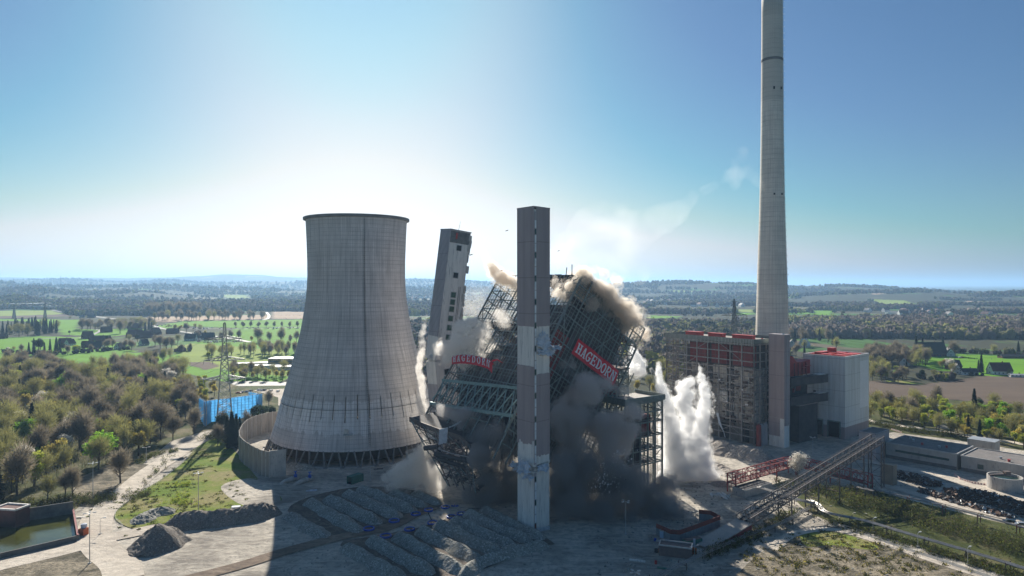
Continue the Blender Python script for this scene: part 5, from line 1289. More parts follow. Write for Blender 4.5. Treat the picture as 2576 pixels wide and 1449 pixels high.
# ------------------------------------------------------------------ pump elbows, green pipe cage
for q, lab in (((400, 700), 'grey pipe elbow with blue valve close to the screen wall'), ((515, 705), 'grey pipe elbow with blue valve, farther from the screen wall')):
    g = G(*r3(*q)); T = thing('pipe_elbow', lab, 'pipe', g, 'pipe elbows before the cooling tower')
    mb = MB(); mb.tube([g + Vector((-3.5, -3.5, -.4)), g + Vector((-1.8, -1.2, .8)), g + Vector((0, .6, 1.1)), g + Vector((2.6, 3.6, 1.1))], [1.0, 1.0, .95, .95], 14); mb.build('pipe', M_CONC, T, smooth=True)
    for f in (.0, 1.4): mb = MB(); mb.tube([g + Vector((.3 + f, 1.0 + f, 1.1)), g + Vector((.5 + f, 1.25 + f, 1.1))], 1.25, 14); mb.build('flange', M_STEEL_G, T)
    mb = MB(); c = g + Vector((1.8, 2.2, 0)); mb.tube([c + Z * 1.8, c + Z * 3.0, c + Z * 3.1, c + Z * 4.2], [.8, .8, .3, .3], 12); mb.tube([c + Z * 4.2, c + Z * 4.35], .8, 12); mb.build('valve', M_BLUE, T)
def box_thing(name, lab, cat, g, d, w_, l, h, m, z0=0, parts=(), roof=None):
    """a box-shaped object on the ground: d = unit direction of its length"""
    d = Vector(d).normalized(); s = Vector((-d.y, d.x, 0)); T = thing(name, lab, cat, g)
    mb = MB(); mb.box(g + Z * (z0 + h / 2), d * l / 2, s * w_ / 2, Z * h / 2); mb.build('body', m, T)
    if roof: mb = MB(); mb.box(g + Z * (z0 + h + .12), d * (l / 2 + .15), s * (w_ / 2 + .15), Z * .12); mb.build('roof', roof, T)
    return T, d, s
M_GREENP = mat('green_painted_steel', (0.045, 0.20, 0.15), (0.03, 0.14, 0.11), .5, .5)
g = G(*r3(920, 700)); T = thing('pipe_cage', 'green open-ended steel pipe cage lying near the cooling tower', 'container', g)
d, s = Vector((.55, .83, 0)), Vector((.83, -.55, 0))
for q, a in ((s * 1.5, Z * 1.6), (s * -1.5, Z * 1.6)):
    mb = MB(); mb.box(g + q + Z * 1.7, d * 3.6, q.normalized() * .1, a); mb.build('side_wall', M_GREENP, T)
mb = MB(); mb.box(g + Z * 3.35, d * 3.6, s * 1.6, Z * .08); mb.build('roof', M_GREENP, T); mb = MB(); mb.box(g + Z * .1, d * 3.6, s * 1.6, Z * .1); mb.build('floor', M_DARK, T)
mb = MB()
for k in range(7):
    for q in (1.62, -1.62): mb.beam(g + d * (k * 1.18 - 3.5) + s * q + Z * .1, g + d * (k * 1.18 - 3.5) + s * q + Z * 3.4, .12)
mb.build('frame_ribs', M_GREENP, T)
for q, c in (((570, 770), 'white sheet lying flat near the pipe elbows'), ((1105, 597), 'rusty channel lying before the tower legs')):
    g = G(*r3(*q)); mb = MB(); mb.box(g + Z * .15, (2.2, .4, 0), (-.2, .8, 0), (0, 0, .05)); mb.box(g + Z * .3 + Vector((.8, .5, 0)), (1.5, .3, 0), (-.1, .4, .1), (0, 0, .05))
    tag(mb.build('loose_sheet', M_SHEET if 'white' in c else M_RUST, loc=g), c, 'sheet')

# ------------------------------------------------------------------ lamp posts
M_LAMPHEAD = mat('lamp_glass', (.6, .6, .58), None, 1, .3)
def lamp(g, h, lab, arms=4, r=.13):
    T = thing('street_lamp', lab, 'street lamp', g, 'tall yard lamps')
    mb = MB(); mb.tube([g, g + Z * h * .5, g + Z * h], [r * 1.4, r, r * .75], 8); mb.build('pole', M_STEEL_G, T)
    mb = MB(); mb.box(g + Z * .25, (.45, 0, 0), (0, .45, 0), (0, 0, .25)); mb.build('footing', M_CONC, T)
    for k in range(arms):
        a = .5 + 2 * math.pi * k / arms; q = Vector((math.cos(a), math.sin(a), 0))
        m = MB(); m.beam(g + Z * h, g + Z * (h + .25) + q * 1.0, .10); ar = m.build('arm', M_STEEL_G, T)
        m = MB(); m.box(g + Z * (h + .2) + q * 1.35, q * .5, Vector((-q.y, q.x, 0)) * .24, Z * .12); m.build('lamp_head', M_LAMPHEAD, ar)
def lamp_px(top, base, lab, arms=4, r=.13):
    g = G(*base); h = (base[1] - top[1]) / F * g.y; g.x = (base[0] - CX) / F * g.y; lamp(g, h, lab, arms, r)
lamp_px((224.6, 1292), (225.6, 1419), 'tall four-armed lamp beside the green water tank', 4)
lamp_px((232.8, 1166), (233.8, 1259), 'tall lamp at the edge of the wood above the water tank', 4)
lamp_px((497.8, 1191), (499, 1293), 'tall four-armed lamp in the rough lawn', 4)
lamp_px((367, 1126), (368, 1163), 'lamp behind the bare tree by the gravel road', 2)
lamp_px((931, 1124), (931.5, 1211), 'thin tall lamp before the legs of the cooling tower', 2, .1)
lamp_px((1574, 1263), (1574, 1345), 'tall lamp standing in the dark dust before the annex frame', 4)
lamp_px((1598, 1440), (1598, 1530), 'tall lamp cut by the bottom edge of the picture', 4)
lamp_px((2045, 1101), (2045, 1156), 'lamp between the boiler house and the coal conveyor', 4)
lamp_px((2196, 1305), (2196, 1340), 'short white lamp by the pipe rack beside the path', 1, .1)
lamp_px((2309, 1341), (2309, 1377), 'short white lamp midway along the pipe rack', 1, .1)
lamp_px((2434.6, 1378), (2434.6, 1422), 'short white lamp at the far end of the pipe rack', 1, .1)
lamp_px((2171, 1055), (2171, 1088), 'lamp at the corner of the pale filter building', 2, .1)
lamp_px((1747, 1375), (1747, 1400), 'short double lamp by the brown hut', 2, .1)
lamp_px((252, 1305), (252, 1345), 'short pole by the orange container at the water tank', 1, .08)

# ------------------------------------------------------------------ green water tank bottom left
def water_tank():
    P4 = [G(*r2(590, 925), 0), G(*r2(625, 1130), 0), G(*r2(-60, 1290), 0), G(*r2(-60, 1030), 0)]
    T = thing('settling_tank', 'sunken rectangular settling tank half filled with green water', 'tank', P4[0])
    wt = mat('tank_wall', (.17, .17, .16), (.10, .105, .10), .3, .9); c = sum(P4, Vector()) / 4
    for i in range(4):
        a, b = P4[i], P4[(i + 1) % 4]; d = (b - a).normalized(); n = Vector((-d.y, d.x, 0))
        if (c - a).dot(n) < 0: n = -n
        mb = MB(); mb.box((a + b) / 2 - n * .25 + Z * .9, d * ((b - a).length / 2 + .3), n * .25, Z * .95); mb.build('wall', wt, T)
    mb = MB(); mb.quad(*[(p.x, p.y, .45) for p in P4]); 
    m, N, L, Pp = new_mat('green_water'); Pp.inputs['Roughness'].default_value = .12
    L.new(mixc(N, L, ramp(N, L, tnoise(N, L, coords(N, L, 'world'), .12, 4, .6), [(.4, 0.0), (.6, 1.0)]), (.075, .08, .016), (.05, .055, .012)), Pp.inputs['Base Color']); bumpy(N, L, Pp, tnoise(N, L, coords(N, L, 'world'), .9, 3, .6), .1, .1)
    mb.build('water', m, T)
    mb = MB()
    a, b = P4[0], P4[1]; d = (b - a).normalized(); mb.box((a + b) / 2 + Z * 2.0, d * ((b - a).length / 2 + .4), Vector((-d.y, d.x, 0)) * .3, Z * .12); mb.build('red_coping', M_DKRED, T)
    a, b = P4[3], P4[0]; d = (b - a).normalized(); n = Vector((-d.y, d.x, 0)); 
    mb = MB(); mb.box((a + b) / 2 + n * .3 + Z * 2.6, d * ((b - a).length / 2), n * .2, Z * 2.6); mb.build('back_wall', wt, T)
    g = G(*r2(95, 1010), 0); T2, d2, s2 = box_thing('open_bin', 'square open-topped concrete bin at the corner of the settling tank', 'bin', g, (1, -.18, 0), 6, 9.5, 6.8, mat('maroon_wall', (.16, .07, .06), (.10, .05, .045), .3))
    for q, l in ((s2 * 2.95, d2 * 4.9), (-s2 * 2.95, d2 * 4.9), (d2 * 4.75, s2 * 3.1), (-d2 * 4.75, s2 * 3.1)):
        mb = MB(); mb.box(g + q + Z * 7.0, l, l.normalized().cross(Z) * .35, Z * .3); mb.build('rim', M_BARE, T2)
    g = G(*r2(672, 1090)); T3, d3, s3 = box_thing('small_container', 'small orange and white chemical container beside the settling tank', 'container', g, (.2, 1, 0), 2.2, 2.4, 2.6, mat('orange_paint', (.55, .13, .04), (.42, .1, .03), .8))
    mb = MB(); mb.tube([g + Vector((-.2, .6, 2.6)), g + Vector((-.2, .6, 3.9)), g + Vector((-.2, .6, 4.1))], [1.0, 1.0, .4], 12); mb.build('tank_top', mat('white_blue_tank', (.6, .65, .75)), T3)
    g = G(*r2(640, 950)); mb = MB()
    for k in range(6): mb.beam(g + Vector((random.uniform(-3, 3), random.uniform(-1, 1), .2)), g + Vector((random.uniform(-3, 3), random.uniform(-1, 1), .3)), .3)
    tag(mb.build('timber_beam', M_BARE, loc=g), 'few pale beams dropped by the settling tank', 'beam')
    # tractor behind the tank
    g = G(*r2(322, 945)); T4 = thing('tractor', 'small tractor with a white cab parked behind the settling tank', 'tractor', g)
    mb = MB(); mb.box(g + Vector((0, 0, 2.3)), (1.1, 0, 0), (0, 1.0, 0), (0, 0, .9)); mb.build('cab', mat('pale_cab', (.6, .6, .58), None, 1, .3), T4)
    mb = MB(); mb.box(g + Vector((1.9, 0, 1.4)), (1.1, 0, 0), (0, .6, 0), (0, 0, .55)); mb.build('bonnet', M_RED, T4)
    for x, y, r in ((-.6, 1.1, 1.0), (-.6, -1.1, 1.0), (2.2, .9, .65), (2.2, -.9, .65)):
        mb = MB(); mb.tube([g + Vector((x, y - .25, r)), g + Vector((x, y + .25, r))], r, 14); mb.build('wheel', M_BLACK, T4)
water_tank()
g = G(*r2(1900, 880)); mb = MB(); mb.box(g + Z * .6, (1.6, .4, 0), (-.3, 1.0, 0), (0, 0, .6)); tag(mb.build('white_slab', M_SHEET, loc=g), 'white slab dumped on the rubble at the lawn corner', 'slab')
# road-side fence with low posts
def post_fence(f, pts, lab, h=1.6, step=3.0, m=M_STEEL_G, mesh=True):
    g = [G(*f(*p)) for p in pts]; T = thing('fence', lab, 'fence', g[0]); posts = MB(); wire = MB(); last = None
    for a, b in zip(g, g[1:]):
        n = max(1, int((b - a).length / step))
        for i in range(n + 1):
            p = a.lerp(b, i / n); posts.beam(p, p + Z * h, .1)
            if last is not None:
                for z in (.3, .6, .98): wire.beam(last + Z * h * z, p + Z * h * z, .035)
            last = p
    posts.build('fence_post_lattice', m, T); wire.build('wire_mesh', m, T)
post_fence(r2, [(1050, 810), (1290, 660), (1500, 490), (1640, 350), (1740, 290)], 'thin wire fence between the gravel road and the rough lawn')
post_fence(r2, [(1045, 790), (1030, 830), (930, 910), (925, 960), (990, 1020)], 'low wire fence curving round the lawn corner', 1.0)
post_fence(r7, [(1300, 750), (1700, 880), (2100, 1010), (2576, 1170)], 'tall wire fence beside the narrow path below the pipe rack', 2.2, 4)
g = G(*r2(1455, 475)); mb = MB(); berm(G(*r2(1425, 485)), G(*r2(1490, 470)), 3, 1.3, M_EARTH, 'earth_heap', 'small dark heap of soil on the gravel road', 'earth heap', seed=61)

# ------------------------------------------------------------------ coal conveyor
def truss(T, p, q, side, up, n, m, cw=.26, name='side_truss', deckm=None):
    """open truss bridge from p to q; side = width vector, up = height vector"""
    for k, s in enumerate((Vector(), side)):
        mb = MB()
        mb.beam(p + s, q + s, cw, cw * 1.4); mb.beam(p + s + up, q + s + up, cw, cw)
        for i in range(n + 1):
            a = p.lerp(q, i / n) + s; mb.beam(a, a + up, cw * .7)
            if i < n:
                b = p.lerp(q, (i + 1) / n) + s
                if i % 2: mb.beam(a, b + up, cw * .6)
                else: mb.beam(a + up, b, cw * .6)
        mb.build(name, m, T)
    mb = MB()
    for i in range(n + 1):
        a = p.lerp(q, i / n); mb.beam(a, a + side, cw * .8)
        if i < n: b = p.lerp(q, (i + 1) / n); mb.beam(a, b + side, cw * .5)
    mb.build('cross_beam_lattice', m, T)
M_CONV = mat('grimy_conveyor_steel', (0.20, 0.17, 0.16), (0.13, 0.115, 0.11), .7, .6, metal=.2)
def conveyor():
    p, q = Vector((85.0, 244.3, 3.4)), Vector((165, 302.5, 20.0)); side = U * 5.6; up = Z * 2.5
    T = thing('coal_conveyor', 'long inclined open conveyor bridge rising from the ramp building', 'conveyor', (p.x, p.y, 0))
    truss(T, p, q, side, up, 34, M_CONV, .30)
    d = (q - p).normalized(); n = 74
    mb = MB(); mb.box((p + q) / 2 + side * .5 + Z * .35, d * ((q - p).length / 2), U * .32, Z * .06); mb.build('walkway', M_STEEL_G, T)
    for s0 in (.28, .70):
        mb = MB(); mb.box((p + q) / 2 + side * s0 + Z * 1.35, d * ((q - p).length / 2), U * .50, Z * .05); mb.build('belt', M_BLACK, T)
        mb = MB()
        for e in (-.7, .7): mb.beam(p + side * s0 + U * e + Z * 1.2, q + side * s0 + U * e + Z * 1.2, .14)
        mb.build('stringer_frame', M_CONV, T)
    first = None
    for i in range(48):
        a = p.lerp(q, (i + .5) / 48)
        if first is None:
            mb = MB()
            for s0 in (.28, .70):
                c = a + side * s0; mb.tube([c + Z * 1.45 - U * .35, c + Z * 1.45 + U * .35], .09, 6); mb.tube([c + Z * 1.5 + U * .4, c + Z * 1.85 + U * .85], .09, 6); mb.tube([c + Z * 1.5 - U * .4, c + Z * 1.85 - U * .85], .09, 6)
                mb.beam(c + Z * .4 - U * .75, c + Z * 1.8 - U * .85, .12); mb.beam(c + Z * .4 + U * .75, c + Z * 1.8 + U * .85, .12)
            first = mb.build('idler_frame', M_STEEL_G, T)
        else:
            o = first.copy(); COL.objects.link(o); o.parent = T; o.location = a - p.lerp(q, .5 / 48)
    for s0 in (Vector(), side):
        mb = MB(); mb.beam(p + s0 + up + Z * .9, q + s0 + up + Z * .9, .10); 
        for i in range(35): a = p.lerp(q, i / 34) + s0 + up; mb.beam(a, a + Z * .9, .08)
        mb.build('handrail_lattice', M_CONV, T)
    # trestles
    for f in (.27, .46, .62, .82, .985):
        c = p.lerp(q, f); m = MB(); top = c.z - .2; w2 = (Vector(), side)
        for s0 in w2:
            for e in ((-1.3, 1.3) if f > .9 else (0,)):
                b = c + s0 + d * e; m.beam(Vector((b.x, b.y, 0)), Vector((b.x, b.y, top)), .38)
        k = 0; z = 0
        while z < top - 1:
            z2 = min(z + 5, top)
            a, b = c, c + side
            if k % 2: a, b = b, a
            m.beam(Vector((a.x, a.y, z)), Vector((b.x, b.y, z2)), .2); m.beam(Vector((a.x, a.y, z2 - .3)), Vector((b.x, b.y, z2 - .3)), .24)
            if f > .9:
                for s0 in w2:
                    e0, e1 = (-1.3, 1.3) if k % 2 else (1.3, -1.3); a0, b0 = c + s0 + d * e0, c + s0 + d * e1
                    m.beam(Vector((a0.x, a0.y, z)), Vector((b0.x, b0.y, z2)), .18)
            z = z2; k += 1
        m.build('trestle', M_RUST, T)
conveyor()

def ramp_building():
    hi0, hi1 = Vector((85.6, 243.8, 4.4)), Vector((82.2, 249.6, 4.6)); lo0, lo1 = Vector((66.7, 230.0, .8)), Vector((62.8, 235.6, .9))
    T = thing('ramp_building', 'wedge-shaped ramp building with a sloping pale roof and red-brown side', 'building', (66, 231, 0))
    mb = MB(); c = [hi0, lo0, lo1, hi1]; t = [p + Z * .0 for p in c]; b = [p - Z * .35 for p in c]
    mb.add(t + b, [(0, 3, 2, 1), (4, 5, 6, 7), (0, 1, 5, 4), (2, 3, 7, 6), (1, 2, 6, 5), (0, 4, 7, 3)]); mb.build('roof', mat('pale_concrete_roof', (.46, .42, .37), (.36, .33, .30), .25, .9), T)
    def wall(a, b_, m, name='wall'):
        d = (b_ - a); n = Vector((-d.y, d.x, 0)).normalized() * .12; m2 = MB()
        vs = [Vector((a.x, a.y, 0)), Vector((b_.x, b_.y, 0)), b_ - Z * .36, a - Z * .36]; m2.add([v + n for v in vs] + [v - n for v in vs], [(0, 1, 2, 3), (7, 6, 5, 4), (0, 4, 5, 1), (1, 5, 6, 2), (2, 6, 7, 3), (3, 7, 4, 0)]); return m2.build(name, m, T)
    w1 = wall(lo0, hi0, M_DKRED); wall(hi0, hi1, M_DKRED); wall(hi1, lo1, M_DKRED)
    d = (hi0 - lo0); d.z = 0; d.normalize(); n = Vector((d.y, -d.x, 0))
    for f, m in ((.82, M_SHEET), (.91, M_STEEL_G)):
        q = lo0.lerp(hi0, f); q.z = 1.25; mb = MB(); mb.box(q + n * .2, d * .5, n * .06, Z * 1.05); mb.build('door', m, w1)
    # red-topped retaining wall beside it
    T2 = thing('retaining_wall', 'angled sheet-pile wall with a rust-red upper band beside the ramp building', 'wall', G(*c4(700, 780)))
    pl = [c4(370, 600), c4(560, 720), c4(700, 770), c4(1000, 650), c4(1330, 545), c4(1330, 470)]; g = [G(*p) for p in (c4(340, 690), c4(560, 790), c4(700, 800), c4(1000, 690), c4(1330, 560))]
    g.append(g[-1] + Vector((-2.0, 5.5, 0))); g.append(g[-1] + Vector((-4.0, 1.2, 0)))
    for i, (a, b_) in enumerate(zip(g, g[1:])):
        d = (b_ - a).normalized(); n = Vector((-d.y, d.x, 0)); L_ = (b_ - a).length / 2
        mb = MB(); mb.box((a + b_) / 2 + Z * 1.3, d * L_, n * .12, Z * 1.3)
        for k in range(int(L_ * 2 / .9)): mb.box(a + d * (.45 + .9 * k) - n * .18 + Z * 1.3, d * .14, n * .12, Z * 1.3)
        mb.build('sheet_piling', mat('blue_grey_piling', (.30, .33, .35), (.22, .25, .27), .5) if i == 0 else bpy.data.materials['blue_grey_piling'], T2)
        mb = MB(); mb.box((a + b_) / 2 + Z * 3.35, d * (L_ + .05), n * .16, Z * .75); mb.build('upper_band', mat('rust_red_band', (.26, .075, .055), (.17, .055, .045), .4) if i == 0 else bpy.data.materials['rust_red_band'], T2)
    # small things around
    d_ = (lo1 - lo0); d_.normalize()
    g = G(*c4(640, 1000)); T3, d, s = box_thing('site_hut', 'flat-roofed brown hut with a pale roof edge near the green container', 'hut', g, V * .3 + Vector((.85, -.55, 0)), 5.0, 10.5, 3.4, mat('brown_hut', (.21, .15, .135), (.16, .12, .11), .5))
    for q, l in ((s * 2.4, d * 5.35), (-s * 2.4, d * 5.35), (d * 5.2, s * 2.6), (-d * 5.2, s * 2.6)):
        mb = MB(); mb.box(g + q + Z * 3.55, l, l.normalized().cross(Z) * .18, Z * .2); mb.build('roof_edge', M_STEEL_G, T3)
    g = G(*c4(900, 850)); T4, d, s = box_thing('skip_container', 'open green skip container with rusty contents beside the brown hut', 'container', g, (.9, .44, 0), 2.5, 6.6, 2.2, M_GREENP)
    mb = MB(); mb.box(g + Z * 2.28, d * 3.1, s * 1.1, Z * .1); mb.build('rusty_load', M_RUST, T4)
    for q, lab in (((430, 730), 'pale blue portable cabinet by the retaining wall, outer one'), ((520, 750), 'pale blue portable cabinet by the retaining wall, inner one')):
        box_thing('cabinet', lab, 'cabinet', G(*c4(*q)), (.9, -.4, 0), 1.6, 1.5, 2.5, mat('pale_blue_cabinet', (.42, .55, .68), (.34, .45, .58), .6), roof=M_STEEL_G)
    for q, lab, m, w_, h in (((405, 965), 'orange drum beside the brown hut', mat('orange_drum', (.6, .16, .03)), .8, 1.3), ((335, 960), 'dark drum beside the orange one', M_DARK, .6, 1.2), ((330, 1145), 'small red hydrant box near the pipes', M_RED, .45, 1.1), ((912, 990), 'orange crate rack behind the brown hut', mat('orange_rack', (.55, .15, .04)), 1.2, 2.0), ((320, 785), 'blue barrel by the low wall', M_BLUE, .5, .9)):
        g = G(*c4(*q)); mb = MB(); mb.tube([g, g + Z * h * .3, g + Z * h * .35, g + Z * h, g + Z * (h + .05)], [w_, w_, w_ * .93, w_, w_ * .8], 12 if 'rack' not in lab and 'box' not in lab else 4); tag(mb.build('drum', m, loc=g), lab, 'drum')
    g = G(*c4(930, 900)); mb = MB(); mb.box(g + Z * 1.6, (.35, -.1, 0), (.1, .35, 0), (0, 0, 1.6)); tag(mb.build('advertising_pillar', M_SHEET, loc=g), 'narrow white sign pillar in front of the green skip container', 'sign')
    for q, lab, m in (((40, 1100), 'loose plank lying in the shaded yard', M_BARE), ((480, 1225), 'pale green plank beside the pipe rack', M_GREENP), ((430, 800), 'row of low concrete kerb blocks by the cabinets', M_CONC)):
        g = G(*c4(*q)); mb = MB(); mb.box(g + Z * .25, (2.4, -.9, 0), (.1, .3, 0), (0, 0, .22)); tag(mb.build('plank', m, loc=g), lab, 'plank')
    g = G(*c4(690, 345)); sheet('puddle', smooth_poly([G(*c4(*p)) for p in ((600, 390), (640, 345), (740, 305), (770, 325), (720, 365), (640, 385))]), M_WATER, .22)
    g = G(*c4(1350, 110)); mb = MB(); rng = random.Random(6)
    for k in range(26): s_ = rng.uniform(.4, 1.3); mb.box(g + Vector((rng.uniform(-4, 4), rng.uniform(-2.5, 2.5), rng.uniform(0, 1.3))), Vector((rng.uniform(-1, 1), rng.uniform(-1, 1), .4)) * s_, Vector((rng.uniform(-1, 1), rng.uniform(-1, 1), -.3)) * s_, Vector((.05, .05, .1)))
    tag(mb.build('debris_pile', M_BARE, loc=g), 'little heap of pale debris on the sunlit yard', 'debris pile')
ramp_building()

# ------------------------------------------------------------------ red girder bridge around the pit
def red_bridge():
    M_R = mat('weathered_red_steel', (0.36, 0.06, 0.055), (0.24, 0.05, 0.048), .6, .6)
    T = thing('red_girder_bridge', 'angled red lattice bridge round the pit below the blossoming tree', 'bridge', (96, 293, 0))
    a, b, c = Vector((96, 293, 4.2)), Vector((134, 322, 4.2)), Vector((152.5, 292.5, 4.2))
    truss(T, a, b, U * 4.2, Z * 3.8, 13, M_R, .3, 'red_truss')
    mb = MB()
    for i in range(14):
        p = a.lerp(b, i / 13) + Z * 3.8; mb.beam(p, p + U * 4.2, .22)
    mb.build('top_beam_lattice', M_R, T)
    truss(T, b, c, V * 4.0, Z * 3.8, 10, M_R, .3, 'red_truss')
    mb = MB()
    for i in range(11):
        p = b.lerp(c, i / 10) + Z * 3.8; mb.beam(p, p + V * 4.0, .22)
    mb.build('top_beam_lattice', M_R, T)
    mb = MB(); mb.box((a + b) / 2 + U * 2.1 - Z * .2, (b - a) / 2, U * 2.0, Z * .15); mb.box((b + c) / 2 + V * 2 - Z * .25, (c - b) / 2, V * 1.9, Z * .15); mb.build('deck', M_RUST, T)
    for p in (a, a + U * 4.2, a.lerp(b, .33), a.lerp(b, .66), b, b + U * 4, b.lerp(c, .5), c, c + V * 4):
        mb = MB(); mb.beam(Vector((p.x, p.y, 0)), p + Z * 3.8, .42); mb.build('leg', M_R, T)
    # concrete bin under the near arm
    g = Vector((98, 291.5, 0)); T2, d, s = box_thing('concrete_bin', 'long low concrete bin under the near arm of the red bridge', 'bin', Vector((104, 295.5, 0)), V, 6.5, 19, 3.2, M_CONC)
    mb = MB(); mb.box(Vector((104, 295.5, 3.25)), d * 9.0, s * 2.8, Z * .05); mb.build('dark_load', M_DARK, T2)
    mb = MB(); q = c + Vector((.5, -.2, 0)); mb.tube([Vector((q.x, q.y, 0)), Vector((q.x, q.y, 4.5)), Vector((q.x - 1.5, q.y + 1, 5.2))], .25, 8); mb.build('downpipe', M_STEEL_G, T)
    T3, d, s = box_thing('pit_wall', 'dark concrete block at the foot of the red bridge end', 'wall', Vector((150, 289, 0)), -U, 4, 7, 3.6, M_CONC_D)
red_bridge()

# ------------------------------------------------------------------ pipe racks
def pipe_rack(lab, f, pts, z, n_pipe, r, spacing, post_step, pm, sm, cap=True, posth=.5):
    g = [G(*f(*p), z) for p in pts]; T = thing('pipe_rack', lab, 'pipe rack', (g[0].x, g[0].y, 0))
    line = []
    for i in range(len(g) - 1):
        p0, p1, p2, p3 = g[max(i - 1, 0)], g[i], g[i + 1], g[min(i + 2, len(g) - 1)]; n = max(2, int((p2 - p1).length / 3))
        for k in range(n):
            t = k / n; line.append(.5 * ((2 * p1) + (p2 - p0) * t + (2 * p0 - 5 * p1 + 4 * p2 - p3) * t * t + (3 * p1 - p0 - 3 * p2 + p3) * t ** 3))
    line.append(g[-1])
    nr = []
    for i, p in enumerate(line):
        d = (line[min(i + 1, len(line) - 1)] - line[max(i - 1, 0)]).normalized(); nr.append(Vector((-d.y, d.x, 0)))
    for k in range(n_pipe):
        o = (k - (n_pipe - 1) / 2) * spacing; mb = MB(); mb.tube([p + q * o for p, q in zip(line, nr)], r * (1 if k % 2 else .75), 8); mb.build('pipe', pm, T, smooth=True)
    acc = 0; last = line[0]; wd = n_pipe * spacing / 2 + .3
    for i, p in enumerate(line):
        acc += (p - last).length; last = p
        if acc > post_step or i == 0:
            acc = 0; mb = MB(); q = nr[i]
            for o in (-wd, wd): mb.beam(Vector((p.x, p.y, 0)) + q * o, p + q * o + Z * posth, .26)
            mb.beam(p - q * wd - Z * (r + .12), p + q * wd - Z * (r + .12), .26); mb.build('post', sm, T)
M_PIPE = mat('aluminium_clad_pipe', (0.36, 0.35, 0.34), (0.24, 0.23, 0.22), .5, .35, metal=.6)
pipe_rack('broad rack of parallel silver pipes curving away past the path', r7, [(1130, 560), (1190, 590), (1220, 625), (1280, 655), (1500, 700), (1800, 790), (2200, 905), (2700, 1060)], 2.2, 4, .22, .62, 10.5, M_PIPE, M_RUST)
pipe_rack('pair of pipes running straight down beside the ramp building', r7, [(90, 1085), (420, 925), (740, 790), (950, 715), (1160, 600)], 1.8, 3, .2, .75, 12, M_PIPE, M_RUST)
pipe_rack('single silver pipe on red-brown posts beyond the bushes', r7, [(1545, 490), (1800, 545), (2100, 620), (2400, 700), (2800, 810)], 3.4, 2, .26, .8, 11.5, M_PIPE, mat('red_brown_post', (.24, .08, .07), (.17, .065, .06), .5))
pipe_rack('short rack of pipes leaving the red bridge towards the conveyor foot', r7, [(770, 470), (900, 510), (1020, 550), (1160, 585)], 3.0, 4, .24, .7, 8, M_PIPE, M_RUST)

